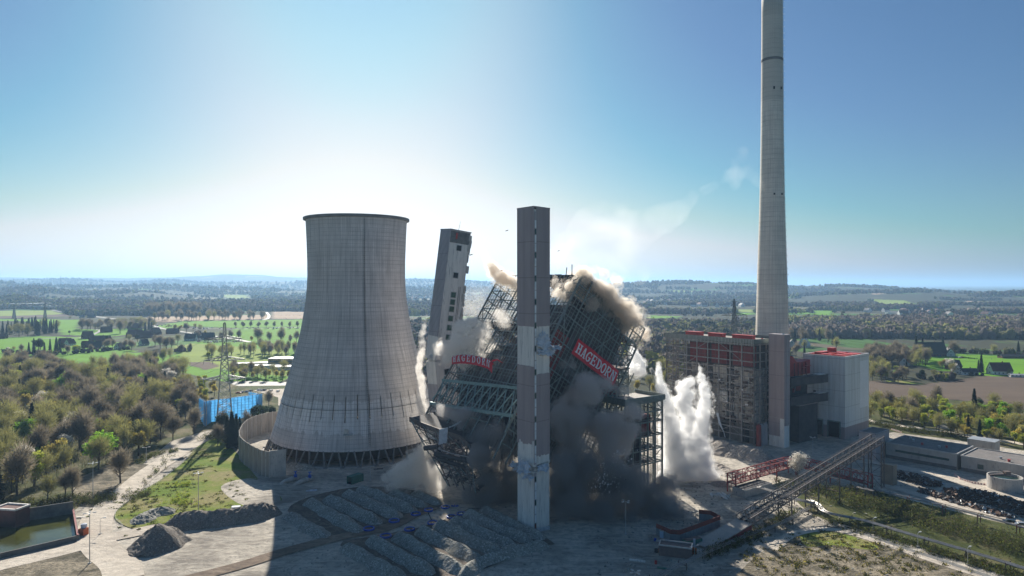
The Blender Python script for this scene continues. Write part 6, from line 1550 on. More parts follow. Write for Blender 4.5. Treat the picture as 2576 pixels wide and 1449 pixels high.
# ------------------------------------------------------------------ low buildings beyond the conveyor
def low_buildings():
    u2 = Vector((-0.65, 0.76, 0)); v2 = Vector((0.76, 0.65, 0))
    wallm = mat('rendered_wall', (.46, .43, .39), (.35, .33, .30), .2, .9, stretch=(1, 1, .3), c3=(.25, .235, .22))
    roofm = mat('bitumen_roof', (.20, .18, .17), (.14, .13, .125), .25, .85, c3=(.27, .25, .23)); edge = mat('pale_roof_edge', (.5, .49, .47))
    def hall(name, lab, N0, la, lb, h, band=None):
        T = thing(name, lab, 'building', N0); P = lambda a, b, z: N0 - u2 * a + v2 * b + Z * z
        mb = MB(); mb.box(P(la / 2, lb / 2, h / 2), u2 * la / 2, v2 * lb / 2, Z * h / 2); w_ = mb.build('wall', wallm, T)
        mb = MB(); mb.box(P(la / 2, lb / 2, h + .1), u2 * (la / 2 - .3), v2 * (lb / 2 - .3), Z * .1); mb.build('roof', roofm, T)
        for c, l in ((P(la / 2, 0, h + .3), u2 * la / 2), (P(la / 2, lb, h + .3), u2 * la / 2), (P(0, lb / 2, h + .3), v2 * lb / 2), (P(la, lb / 2, h + .3), v2 * lb / 2)):
            mb = MB(); mb.box(c, l * 1.01, l.normalized().cross(Z) * .22, Z * .3); mb.build('parapet', edge, T)
        if band:
            mb = MB(); mb.box(P(la * .52, -.06, h * .6), u2 * la * .38, v2 * .06, Z * .55); mb.build('window_band', M_GLASS, w_)
        mb = MB(); mb.box(P(la / 2, -.05, .9), u2 * la / 2, v2 * .05, Z * .9); mb.build('dark_plinth', M_CONC_D, w_)
        return T, P
    T, P = hall('low_hall', 'low flat-roofed hall with a long window band, next to the conveyor head', Vector((194, 354, 0)), 32, 25, 7.6, True)
    for a, b, m in ((14, 9, M_RED), (8, 14, M_STEEL_G), (22, 8, M_STEEL_G), (24, 12, M_RED), (5, 19, M_STEEL_G)):
        mb = MB(); q = P(a, b, 7.8); mb.tube([q, q + Z * .9, q + Z * 1.1], [.55, .55, .7], 10); mb.build('roof_vent', m, T)
    T, P = hall('low_hall', 'lower flat-roofed hall continuing out of the picture behind the round tank', Vector((216.5, 329, 0)), 62, 24, 7.0)
    for a, b, m in ((14, 8, M_STEEL_G), (18, 5, M_RED), (28, 9, M_RED), (36, 14, M_STEEL_G)):
        mb = MB(); q = P(a, b, 7.2); mb.tube([q, q + Z * .9, q + Z * 1.1], [.6, .6, .75], 10); mb.build('roof_vent', m, T)
    mb = MB(); mb.box(P(8, -.08, 3.6), u2 * 1.2, v2 * .08, Z * 1.1); mb.build('window', M_GLASS, T)
    N0 = Vector((186, 349, 0)); T, P = hall('plant_room', 'taller grey box with a flat recessed roof at the head of the conveyor', N0, 0.1, .1, .1) if False else (thing('plant_room', 'taller grey box with a flat recessed roof at the head of the conveyor', 'building', N0), None)
    mb = MB(); mb.box(N0 + u2 * 4 + v2 * 8 + Z * 6.5, u2 * 4.2, v2 * 8.5, Z * 6.5); mb.build('wall', M_CLAD_G, T)
    mb = MB(); mb.box(N0 + u2 * 4 + v2 * 8 + Z * 13.1, u2 * 3.9, v2 * 8.2, Z * .1); mb.build('roof', roofm, T)
    for c, l in ((v2 * 8 - u2 * .2, v2 * 8.7), (v2 * 8 + u2 * 8.2, v2 * 8.7), (u2 * 4 - v2 * .5, u2 * 4.2), (u2 * 4 + v2 * 16.5, u2 * 4.2)):
        mb = MB(); mb.box(N0 + c + Z * 13.3, l, l.normalized().cross(Z) * .2, Z * .35); mb.build('roof_edge', M_CLAD_G, T)
    mb = MB(); mb.box(N0 - v2 * .62 + u2 * 2.6 + Z * 9, u2 * 1.2, v2 * .08, Z * 1.2); mb.build('red_panel', M_RED, T)
    T, d, s = box_thing('roof_annex', 'small pale block rising behind the two low halls', 'building', Vector((246, 356, 0)), -u2, 9, 12, 9.0, wallm, roof=M_STEEL_G)
    # round concrete tank with scraper
    g = Vector((216.6, 300, 0)); T = thing('round_tank', 'round concrete clarifier tank with a rusty scraper arm', 'tank', g); ca = [2 * math.pi * k / 40 for k in range(40)]
    mb = MB(); lathe(mb, [(6.6, 0), (6.6, 5.8), (6.1, 5.8), (6.1, 4.2)], ca); shift(mb, g.x, g.y); mb.build('wall', M_CONC, T, smooth=False)
    mb = MB(); mb.add([(g.x + 6.1 * math.cos(a), g.y + 6.1 * math.sin(a), 4.6) for a in ca], [tuple(range(40))]); mb.build('water', M_WATER, T)
    mb = MB(); mb.beam(g + Vector((-6.8, 0, 6.2)), g + Vector((2, 1, 6.4)), .9, .5); mb.box(g + Vector((1.5, .8, 6.8)), (1.2, 0, 0), (0, .9, 0), (0, 0, .8)); mb.beam(g + Vector((1.5, .8, 6)), g + Vector((-1, 2, 8)), .3); mb.build('scraper_arm', M_RUST, T)
    # concrete pedestal under the head
    T, d, s = box_thing('pedestal', 'bare concrete pedestal under the head of the conveyor', 'pedestal', Vector((170, 308, 0)), U, 3.5, 5.5, 9, mat('ochre_concrete', (.36, .28, .2), (.28, .22, .17), .3))
low_buildings()

# ------------------------------------------------------------------ scrap heaps
def scrap(lab, f, pts, wd, h, n, seed):
    line = [G(*f(*p)) for p in pts]; rng = random.Random(seed); mb = MB()
    for i in range(n):
        k = rng.randrange(len(line) - 1); c = line[k].lerp(line[k + 1], rng.random()); d = (line[k + 1] - line[k]).normalized(); nn = Vector((-d.y, d.x, 0))
        u = rng.gauss(0, .38); u = max(-1, min(1, u)); z = h * (1 - u * u) * rng.uniform(.25, 1)
        p = c + nn * u * wd / 2 + Z * z; s = rng.uniform(.25, 1.25)
        a = Vector((rng.uniform(-1, 1), rng.uniform(-1, 1), rng.uniform(-.6, .6))).normalized(); b = a.cross(Vector((rng.uniform(-1, 1), rng.uniform(-1, 1), 1))).normalized(); cc = a.cross(b)
        mb.box(p, a * s, b * s * rng.uniform(.15, .7), cc * .07, rng.choice((0, 0, 0, 1, 1, 2, 3)))
    o = mb.build('scrap_heap', [mat('rusty_scrap', (.17, .085, .05), (.09, .055, .04), .8, .8), M_DARK, M_STEEL_G, mat('brown_scrap', (.22, .14, .10), (.13, .09, .07), .8)], loc=line[0])
    tag(o, lab, 'scrap heap')
    berm(None, None, wd * .9, h * .5, M_DARK, 'scrap_bed', 'dark fines under the ' + lab, 'heap', seed=seed, pts=line)
scrap('flat brown heap of sheared scrap across from the pit', r7, [(1640, 405), (1760, 405), (1880, 440), (1990, 475)], 11, 2.2, 1500, 3)
scrap('largest heap of rusty scrap beside the round tank', r7, [(2090, 545), (2220, 545), (2380, 580), (2576, 640), (2700, 680)], 15, 3.4, 2600, 4)
scrap('thin scatter of scrap between the two rusty heaps', r7, [(1900, 500), (2050, 560), (2200, 600), (2500, 690)], 8, 1.0, 700, 5)
def barrier(lab, f, pts):
    g = [G(*f(*p)) for p in pts]; mb = MB()
    for a, b in zip(g, g[1:]):
        n = int((b - a).length / 1.1)
        for i in range(n): p = a.lerp(b, i / n); d = (b - a).normalized(); mb.box(p + Z * .55, d * .42, Vector((-d.y, d.x, 0)) * .06, Z * .5)
        mb.beam(a + Z * .25, b + Z * .25, .1)
    tag(mb.build('fence_barrier', mat('red_white_barrier', (.75, .7, .68), (.6, .3, .27), 1.2), loc=g[0]), lab, 'barrier')
barrier('white and red barrier curving past the round tank', r7, [(2110, 400), (2150, 430), (2230, 455), (2330, 470)])
barrier('short white barrier on the far edge of the low hall', r7, [(1690, 95), (1760, 118)])
# ------------------------------------------------------------------ trees
def leaf_mat(name, c, c2, amt=.3):
    m, N, L, P = new_mat(name); P.inputs['Roughness'].default_value = .85; P.inputs['Specular IOR Level'].default_value = .1
    n = tnoise(N, L, coords(N, L, 'obj'), .45, 3, .6)
    col = mixc(N, L, ramp(N, L, n, [(.35, 0.0), (.65, 1.0)]), c, c2)
    oi = N.new('ShaderNodeObjectInfo'); v = mth(N, L, 'MULTIPLY_ADD', oi.outputs['Random'], amt * 2, 1 - amt)
    cc = N.new('ShaderNodeCombineColor')
    for i in range(3): L.new(v, cc.inputs[i])
    col = mixc(N, L, 1.0, col, cc.outputs[0], 'MULTIPLY'); L.new(col, P.inputs['Base Color'])
    # thin leaves and twigs let some light through
    t = N.new('ShaderNodeBsdfTranslucent'); L.new(col, t.inputs[0]); mx = N.new('ShaderNodeMixShader'); mx.inputs[0].default_value = .5
    L.new(P.outputs[0], mx.inputs[1]); L.new(t.outputs[0], mx.inputs[2]); out = N['Material Output']; L.new(mx.outputs[0], out.inputs[0])
    return m
M_BARK = mat('tree_bark', (.10, .08, .065), (.065, .052, .044), 2, .9, kind='obj')
M_TWIG = leaf_mat('bare_twigs', (.26, .22, .155), (.175, .15, .11))
M_TWIGG = leaf_mat('budding_twigs', (.33, .32, .11), (.23, .215, .085))
M_LEAF = leaf_mat('young_leaves', (.42, .46, .07), (.30, .34, .055))
M_LEAFB = leaf_mat('bright_leaves', (.30, .52, .05), (.22, .40, .04))
M_OCHRE = leaf_mat('ochre_catkins', (.52, .44, .10), (.40, .33, .08))
M_BLOSSOM = leaf_mat('white_blossom', (.88, .84, .76), (.66, .62, .55), .12)
M_NEEDLE = leaf_mat('dark_needles', (.028, .055, .025), (.018, .036, .018), .25)
M_NEEDLEG = leaf_mat('pine_needles', (.05, .08, .035), (.03, .055, .025), .25)
def tree_proto(name, seed, h, cr, crown_base, mleaf, nleaf, leaf, kind='round', limbs=9, twig=True, clumps=16, mtrunk=None):
    """trunk with limbs and a crown of many small faces gathered in clumps; unit metres, base at the origin"""
    rng = random.Random(seed); T = thing(name, '', 'tree', (0, 0, 0))
    tb = MB(); bend = Vector((rng.uniform(-.5, .5), rng.uniform(-.5, .5), 0))
    top = h * (.92 if kind != 'cone' else .97)
    tb.tube([(0, 0, -.3), (bend.x * .3, bend.y * .3, h * .3), (bend.x, bend.y, h * .6), (bend.x * 1.2, bend.y * 1.2, top)], [h * .020 + .06, h * .015 + .04, h * .009 + .02, .03], 7)
    tips = []
    if kind != 'cone':
        for i in range(limbs):
            z0 = h * rng.uniform(crown_base * .8, .72); a = 2.4 * i + rng.uniform(-.5, .5); l = cr * rng.uniform(.65, 1.0) * (1 - .35 * (z0 / h))
            p0 = Vector((bend.x * z0 / h, bend.y * z0 / h, z0)); p1 = p0 + Vector((math.cos(a) * l * .55, math.sin(a) * l * .55, l * .5)); p2 = p0 + Vector((math.cos(a) * l, math.sin(a) * l, l * rng.uniform(.7, 1.3)))
            p2.z = min(p2.z, h * .95); tb.tube([p0, p1, p2], [h * .008 + .02, h * .005 + .015, .02], 5, cap=False); tips.append(p2)
            for j in range(3):
                q = p1.lerp(p2, rng.random()); e = q + Vector((rng.uniform(-1, 1), rng.uniform(-1, 1), rng.uniform(.1, 1))) * l * .4; tb.tube([q, e], [.035, .015], 4, cap=False); tips.append(e)
    tb.build('trunk', mtrunk or M_BARK, T)
    cb = MB(); cls = []
    if kind == 'cone':
        n = nleaf
        for i in range(n):
            t = rng.random() ** .75; z = h * (crown_base + (1 - crown_base) * (1 - t)) ; z = h * crown_base + (h - h * crown_base) * (1 - t)
            rad = cr * (t ** .85) * (.8 + .2 * math.sin(z * 4.5)) * (.85 + .3 * noise.noise(Vector((z, rng.random(), seed)))); a = rng.uniform(0, 6.283); r = rad * rng.uniform(.45, 1.0)
            p = Vector((math.cos(a) * r, math.sin(a) * r, z)); d = Vector((math.cos(a), math.sin(a), -.35)).normalized(); s = Vector((-math.sin(a), math.cos(a), rng.uniform(-.3, .3)))
            l = leaf * rng.uniform(.7, 1.5); cb.add([p - d * l, p + s * l * .45, p + d * l, p - s * l * .45], [(0, 1, 2, 3)])
    else:
        for i in range(clumps):
            a = rng.uniform(0, 6.283); u = rng.uniform(-1, 1); r = rng.uniform(.25, .92)
            zc = h * (crown_base + 1) / 2; hz = h * (1 - crown_base) / 2
            if kind == 'column': rr_, c = .75, Vector((math.cos(a) * r * cr * math.sqrt(1 - u * u * .8), math.sin(a) * r * cr * math.sqrt(1 - u * u * .8), zc + hz * u * .9))
            else: c = Vector((math.cos(a) * r * cr * math.sqrt(1 - u * u), math.sin(a) * r * cr * math.sqrt(1 - u * u), zc + hz * u * .82))
            if i < len(tips): c = tips[i].lerp(c, .35)
            cls.append((c, cr * rng.uniform(.22, .58)))
        tot = sum(s ** 2 for _, s in cls)
        for c, s in cls:
            for k in range(int(nleaf * s ** 2 / tot)):
                v = Vector((rng.gauss(0, 1), rng.gauss(0, 1), rng.gauss(0, 1))); v = v.normalized() * (rng.random() ** .6) * s * 1.15
                p = c + v; l = leaf * rng.uniform(.6, 1.5)
                if twig:   # slender upward spray
                    d = (v.normalized() * .8 + Vector((rng.uniform(-.5, .5), rng.uniform(-.5, .5), rng.uniform(.2, 1)))).normalized(); w_ = d.cross(Vector((rng.uniform(-1, 1), rng.uniform(-1, 1), rng.uniform(-1, 1)))).normalized() * l * .07
                    cb.add([p - w_, p + w_, p + d * l * 2 + w_ * .4, p + d * l * 2 - w_ * .4], [(0, 1, 2, 3)])
                else:
                    d = Vector((rng.uniform(-1, 1), rng.uniform(-1, 1), rng.uniform(-1, 1))).normalized(); w_ = d.cross(Vector((rng.uniform(-1, 1), rng.uniform(-1, 1), 1))).normalized()
                    cb.add([p - d * l, p + w_ * l * .6, p + d * l, p - w_ * l * .6], [(0, 1, 2, 3)])
    cb.build('crown', mleaf, T); return T
KINDS = {}
def kinds():
    K = KINDS
    K['bare'] = [tree_proto('bare_tree', 1, 15, 3.9, .17, M_TWIG, 1700, 1.0, limbs=16, clumps=24), tree_proto('bare_tree', 2, 15, 3.0, .18, M_TWIG, 1500, 1.0, limbs=14, clumps=22, kind='column'), tree_proto('bare_tree', 3, 15, 4.5, .15, M_TWIG, 1900, 1.0, limbs=18, clumps=28)]
    K['bud'] = [tree_proto('budding_tree', 4, 14, 4.0, .25, M_TWIGG, 1500, .7, limbs=13, clumps=30), tree_proto('budding_tree', 5, 14, 3.3, .2, M_TWIGG, 1400, .7, limbs=12, clumps=28, kind='column')]
    K['leaf'] = [tree_proto('leafing_tree', 6, 12, 3.6, .18, M_LEAF, 1900, .34, limbs=10, clumps=24, twig=False), tree_proto('leafing_tree', 7, 12, 3.0, .15, M_LEAF, 1700, .34, limbs=9, clumps=20, twig=False, kind='column')]
    K['bright'] = [tree_proto('bright_green_tree', 8, 10, 3.8, .12, M_LEAFB, 2300, .36, limbs=10, clumps=24, twig=False)]
    K['ochre'] = [tree_proto('ochre_tree', 9, 12, 3.4, .18, M_OCHRE, 1700, .32, limbs=10, clumps=22, twig=False), tree_proto('ochre_tree', 10, 12, 2.7, .15, M_OCHRE, 1500, .32, limbs=9, clumps=20, twig=False, kind='column')]
    K['blossom'] = [tree_proto('blossom_tree', 11, 11, 4.0, .18, M_BLOSSOM, 2300, .27, limbs=11, clumps=28, twig=False), tree_proto('blossom_tree', 12, 11, 3.3, .2, M_BLOSSOM, 1900, .27, limbs=10, clumps=24, twig=False)]
    K['fir'] = [tree_proto('conifer', 13, 16, 3.3, .04, M_NEEDLE, 2600, .62, kind='cone'), tree_proto('conifer', 14, 16, 2.6, .05, M_NEEDLE, 2300, .55, kind='cone')]
    K['pine'] = [tree_proto('pine_tree', 15, 14, 3.6, .35, M_NEEDLEG, 2200, .4, limbs=10, clumps=18, twig=False)]
kinds()
USED = {}
BASEH = dict(bare=15, bud=14, leaf=12, bright=10, ochre=12, blossom=11, fir=16, pine=14)
def plant(kind, x, y, h, label, group, rng, wide=1.0):
    pr = KINDS[kind]; k = rng.randrange(len(pr)); p = pr[k]; s = h / BASEH[kind]; z = H(x, y)
    loc = (x, y, z); rz = rng.uniform(0, 6.28); sc = (s * wide * rng.uniform(.88, 1.12), s * wide * rng.uniform(.88, 1.12), s)
    if (kind, k) not in USED:
        USED[(kind, k)] = p; o = p; o.location = loc; o.rotation_euler = (0, 0, rz); o.scale = sc; o['label'] = label; o['group'] = group
    else:
        o = dup(p, loc, rz, sc, label, group)
    return o
def scatter(poly, n, spacing, mix, place, group, seed, hs=(11, 16), f=r2p, wide=1.0):
    """trees spread over a polygon of the ground; mix = {kind: weight}"""
    rng = random.Random(seed); pl = [tuple(G(*f(*p))[:2]) for p in poly]; x0, x1 = min(p[0] for p in pl), max(p[0] for p in pl); y0, y1 = min(p[1] for p in pl), max(p[1] for p in pl)
    pts = []; tries = 0
    while len(pts) < n and tries < n * 60:
        tries += 1; p = (rng.uniform(x0, x1), rng.uniform(y0, y1))
        if inside(p, pl) and all((p[0] - q[0]) ** 2 + (p[1] - q[1]) ** 2 > spacing ** 2 for q in pts[-400:]): pts.append(p)
    ks = list(mix); words_ = dict(bare='bare brown tree', bud='thin olive tree in bud', leaf='young yellow-green tree', bright='bright green tree in full leaf', ochre='ochre tree with catkins', blossom='white blossoming tree', fir='dark conifer', pine='dark green pine')
    for p in pts:
        # kinds come in drifts
        v = noise.noise(Vector((p[0] / 26, p[1] / 26, seed))) * .5 + .5; r = min(.999, max(0, .6 * v + .4 * rng.random())); acc = 0; tot = sum(mix.values()); kk = ks[-1]
        r = rng.random() if rng.random() < .45 else min(.999, max(0, (v - .2) / .6))
        for k in ks:
            acc += mix[k] / tot
            if r < acc: kk = k; break
        plant(kk, p[0], p[1], rng.uniform(*hs) * (1.0 if kk in ('bare', 'bud', 'fir') else .82), f'{words_[kk]} {place}', f'{words_[kk]}s {group}', rng, wide)
# the wood on the near side of the pylon
scatter([(-250, 900), (0, 880), (350, 900), (560, 960), (700, 1000), (850, 960), (1280, 940), (1380, 1010), (1480, 1120), (1540, 1260), (1480, 1400), (1250, 1520), (1000, 1680), (760, 1730), (640, 1850), (420, 1830), (0, 2000), (-600, 2050), (-600, 1000)], 340, 7.0,
        dict(bare=.38, bud=.25, ochre=.13, blossom=.08, leaf=.10, fir=.04, bright=.02), 'in the dense wood before the lattice pylon', 'in the wood before the pylon', 5, (15, 22), wide=1.08)
rg = random.Random(44)
def one(kind, px, py, h, label, group=None, wide=1.0, f=None):
    g = G(*(f(px, py) if f else (px, py))); o = plant(kind, g.x, g.y, h, label, group or 'single trees', rg, wide)
    if group is None: del o['group']
    return o
one('bare', 303, 1216, 16, 'lone bare tree with a round crown on the sandy ground by the gravel road', wide=1.1)
one('bare', 182, 1252, 14, 'slim bare tree on the sandy ground, behind the settling tank')
one('bare', 165, 1250, 11, 'small bare tree beside the slim one behind the settling tank')
one('bud', 120, 1262, 13, 'budding tree at the tank end of the wood')
one('bright', 66, 1175, 12, 'broad bright green tree in the dark wood, above the settling tank', wide=1.4)
one('bright', 108, 1165, 11, 'second bright green tree, next to the broad one in the dark wood', wide=1.2)
one('bright', 245, 1096, 10, 'small bright green tree at the upper edge of the road clearing')
one('leaf', 285, 1118, 13, 'yellow-green tree between two bright ones by the road clearing', wide=1.3)
one('bright', 312, 1098, 12, 'bright green tree just before the tall pine')
one('pine', 348, 1130, 17, 'tall dark pine at the bend of the wood edge')
one('bare', 378, 1118, 13, 'bare tree beside the tall pine'); one('bare', 435, 1108, 14, 'wide bare tree on the bank of the gravel road'); one('bare', 490, 1090, 16, 'bare tree next to the blue netting')
one('ochre', 410, 1092, 15, 'tall ochre tree on the bank of the gravel road'); one('ochre', 360, 1060, 14, 'ochre tree deeper behind the tall pine'); one('ochre', 425, 1035, 17, 'tallest ochre tree, towards the blue netting')
one('leaf', 455, 1050, 15, 'yellow-green tree towards the blue netting')
for k, (x, y, h) in enumerate([(583, 1128, 20), (594, 1122, 18), (571, 1112, 15), (603, 1110, 14), (640, 1072, 14), (655, 1070, 12), (664, 1066, 13), (686, 1058, 10), (640, 1080, 11), (556, 1096, 13)]):
    one('fir' if k < 4 else 'pine', x, y, h, ('dark conifer in the clump by the screen wall' if k < 4 else 'dark rounded pine along the top of the screen wall'), 'conifers in the clump by the screen wall' if k < 4 else 'rounded pines by the screen wall', 1.15)
one('bare', 548, 1120, 12, 'bare tree beside the conifer clump and the road'); one('bare', 560, 1085, 13, 'bare tree before the blue netting'); one('bare', 622, 1085, 12, 'bare tree between the netting and the screen wall')
one('bare', 676, 1022, 12, 'bare tree at the car park beside the cooling tower')
# rows and copses in the fields
scatter([(1470, 1030), (1640, 1030), (1740, 1100), (1600, 1240), (1480, 1180), (1380, 1060)], 22, 8, dict(ochre=.5, leaf=.3, bud=.2), 'between the wood and the lattice pylon', 'between the wood and the pylon', 8, (11, 15))
scatter([(690, 930), (1080, 900), (1380, 830), (1380, 870), (1080, 950), (760, 960)], 26, 7, dict(bud=.6, bare=.3, leaf=.1), 'in the row along the green field', 'in the row along the field', 9, (15, 21), wide=.8)
scatter([(1880, 770), (2360, 775), (2360, 815), (1900, 810)], 30, 6, dict(bud=.7, bare=.3), 'in the hedge row behind the pylon', 'in the hedge row behind the pylon', 10, (14, 19), wide=.75)
scatter([(1650, 780), (1880, 770), (1880, 820), (1660, 830)], 16, 6, dict(bud=.6, leaf=.4), 'beside the lattice pylon', 'beside the pylon', 11, (12, 15))
scatter([(1840, 960), (2310, 950), (2310, 1000), (1860, 1005)], 26, 7, dict(bud=.5, ochre=.3, bare=.2), 'before the long sheds by the cooling tower', 'before the long sheds', 12, (11, 16))
scatter([(1360, 940), (1470, 920), (1480, 1010), (1400, 1030)], 8, 8, dict(bud=.6, bare=.4), 'at the field corner near the pylon', 'at the field corner', 13, (15, 19))
for k in range(9):
    one('bare', 1880 + 62 * k, 578 + (2 if k % 2 else -2), 14, 'small bare tree in the avenue of parked cars', 'bare trees in the avenue of parked cars', .9, f=r2p)
for x, y, h in ((1910, 672, 17), (1845, 670, 15), (2060, 692, 22), (2150, 690, 17), (2245, 706, 24), (2370, 690, 17), (2320, 700, 14)): one('bare', x, y, h, 'tall bare tree standing in the green field beyond the pylon', 'tall bare trees in the field beyond the pylon', 1, f=r2p)
# the farm hamlet
ham = [(60, 770, 'blossom', 7), (110, 770, 'bud', 8), (170, 775, 'bare', 12), (230, 790, 'fir', 16), (270, 795, 'fir', 22), (300, 795, 'pine', 22), (320, 790, 'pine', 20), (355, 798, 'fir', 17), (400, 770, 'fir', 18), (450, 770, 'fir', 20), (480, 775, 'fir', 18), (510, 780, 'pine', 14), (540, 790, 'bare', 13), (600, 780, 'leaf', 13), (630, 770, 'leaf', 9), (660, 740, 'pine', 9), (555, 635, 'pine', 9), (730, 770, 'bare', 10), (860, 750, 'bare', 15), (900, 740, 'bare', 13), (1000, 745, 'bare', 13), (1050, 755, 'bare', 14), (1100, 690, 'pine', 12), (1030, 690, 'bud', 12), (1010, 655, 'fir', 10), (1160, 600, 'fir', 18), (1190, 590, 'fir', 20), (1210, 595, 'fir', 17), (1080, 560, 'pine', 18), (1110, 565, 'pine', 18), (960, 620, 'bare', 26), (1240, 720, 'bare', 17), (1280, 740, 'bare', 19), (1330, 750, 'bare', 18), (1370, 740, 'bare', 17), (1420, 700, 'bud', 14), (1450, 770, 'bare', 11), (1520, 760, 'bare', 10), (1400, 590, 'ochre', 13), (1440, 600, 'ochre', 14), (1490, 610, 'bare', 17), (1560, 590, 'bud', 13), (1640, 640, 'ochre', 12), (1600, 600, 'bud', 13), (1580, 660, 'bare', 12), (1770, 680, 'bare', 14), (700, 650, 'bare', 10), (850, 680, 'pine', 9), (2010, 690, 'ochre', 12), (560, 510, 'bud', 9), (690, 500, 'bud', 9), (1240, 560, 'bud', 9), (1350, 580, 'bud', 9)]
wd = dict(blossom='blossoming tree', bud='budding tree', bare='bare tree', fir='dark conifer', pine='dark round evergreen', leaf='yellow-green tree', ochre='ochre tree')
for x, y, k, h in ham: one(k, x, y, h, f'{wd[k]} among the farmhouses beyond the green field', f'{wd[k]}s in the hamlet', 1.1, f=r2p)
scatter([(-60, 590), (0, 600), (390, 560), (465, 600), (440, 630), (200, 650), (0, 640)], 44, 11, dict(fir=.7, bud=.3), 'in the dark plantation beyond the hamlet', 'in the dark plantation', 21, (20, 26))
scatter([(620, 585), (900, 560), (1230, 560), (1230, 590), (640, 600)], 40, 13, dict(bare=.5, bud=.4, pine=.1), 'in the tree belt behind the hamlet', 'in the tree belt behind the hamlet', 22, (15, 22))
scatter([(1150, 460), (1590, 460), (1600, 478), (1180, 482)], 45, 13, dict(bare=1), 'in the tall grove behind the stubble field', 'in the tall grove', 23, (28, 38))
scatter([(1200, 510), (2130, 500), (2130, 512), (1200, 525)], 44, 12, dict(bare=.7, bud=.3), 'in the line along the pale stubble field', 'in the line along the stubble field', 24, (17, 26), wide=.9)
# right: yellow-green belt below the ploughed field
scatter([(170, 1190), (900, 1320), (1400, 1440), (1430, 1380), (900, 1200), (180, 1150)], 40, 6.5, dict(leaf=.4, bud=.3, ochre=.2, bare=.1), 'in the belt between the access road and the low halls', 'in the belt by the access road', 31, (10, 14), f=r9)
scatter([(190, 1080), (500, 1040), (1000, 1050), (1300, 1060), (1300, 1180), (900, 1220), (200, 1140)], 44, 7, dict(leaf=.4, bud=.25, ochre=.25, bare=.1), 'at the edge of the ploughed field', 'at the ploughed field edge', 32, (11, 16), f=r9)
scatter([(1300, 1150), (1750, 1080), (2150, 1060), (2250, 1170), (2600, 1250), (3200, 1400), (3200, 1800), (2300, 1600), (1450, 1440)], 120, 6.5, dict(leaf=.42, ochre=.2, bud=.2, bright=.1, fir=.04, pine=.04), 'in the dense thicket beyond the low halls', 'in the thicket beyond the halls', 33, (9, 13), f=r9, wide=1.15)
one('bare', 1190, 1015, 15, 'dark bare tree standing out against the ploughed field', f=r9)
one('fir', 1730, 1180, 20, 'dark conifer in the thicket at the ploughed field', f=r9)
scatter([(200, 480), (420, 480), (560, 560), (800, 560), (760, 640), (480, 650), (200, 640)], 26, 7, dict(leaf=.3, bright=.15, bud=.35, bare=.2), 'beside the pale filter building', 'beside the filter building', 34, (10, 15), f=r9)
scatter([(200, 300), (560, 300), (760, 330), (760, 420), (480, 450), (200, 420)], 44, 9, dict(bare=.9, blossom=.1), 'in the bare copse above the ploughed field', 'in the bare copse', 35, (15, 20), f=r9)
scatter([(760, 380), (1080, 330), (1080, 430), (860, 470)], 20, 8, dict(bud=.6, bare=.4), 'in the round copse by the farm garden', 'in the round copse', 36, (14, 19), f=r9)
for x, y, k, h in ((900, 240, 'fir', 22), (990, 250, 'fir', 20), (1280, 260, 'fir', 22), (1440, 290, 'bare', 18), (980, 620, 'pine', 10), (1150, 600, 'bud', 8), (1260, 620, 'pine', 8), (1340, 640, 'leaf', 7), (1420, 560, 'bud', 12), (1380, 480, 'blossom', 12), (1340, 470, 'blossom', 11), (1270, 470, 'ochre', 12), (1830, 530, 'fir', 19), (1790, 520, 'fir', 13), (2230, 560, 'bud', 7), (760, 500, 'fir', 12), (640, 660, 'bare', 12), (590, 660, 'bare', 10), (2010, 270, 'bud', 13), (2180, 270, 'ochre', 9), (2360, 280, 'fir', 18)):
    one(k, x, y, h, f'{wd[k]} by the farmhouses at the ploughed field', f'{wd[k]}s at the ploughed field farms', 1.15, f=r9)
# between the frames
scatter([(1595, 900), (1680, 905), (1700, 960), (1675, 1010), (1600, 990)], 26, 7, dict(leaf=.3, ochre=.3, bud=.3, blossom=.1), 'between the annex frame and the boiler house', 'between the two frames', 41, (11, 16), f=lambda a, b: (a, b))
scatter([(1600, 860), (1690, 850), (1700, 900), (1600, 905)], 24, 10, dict(bud=.5, bare=.3, fir=.2), 'around the white-roofed sheds', 'around the white-roofed sheds', 42, (13, 18), f=lambda a, b: (a, b))
scatter([(1990, 860), (2060, 850), (2120, 880), (2050, 905), (1990, 900)], 14, 11, dict(fir=.4, bare=.4, bud=.2), 'behind the flue duct', 'behind the flue duct', 43, (14, 22), f=lambda a, b: (a, b))
scatter([(1045, 880), (1090, 880), (1090, 940), (1060, 960)], 14, 9, dict(bud=.4, pine=.4, leaf=.2), 'between the cooling tower and the leaning tower', 'by the cooling tower edge', 45, (12, 17), f=lambda a, b: (a, b))
one('blossom', 2007, 1207, 12.5, 'round white blossoming tree growing out of the pit of the red bridge', wide=1.0)
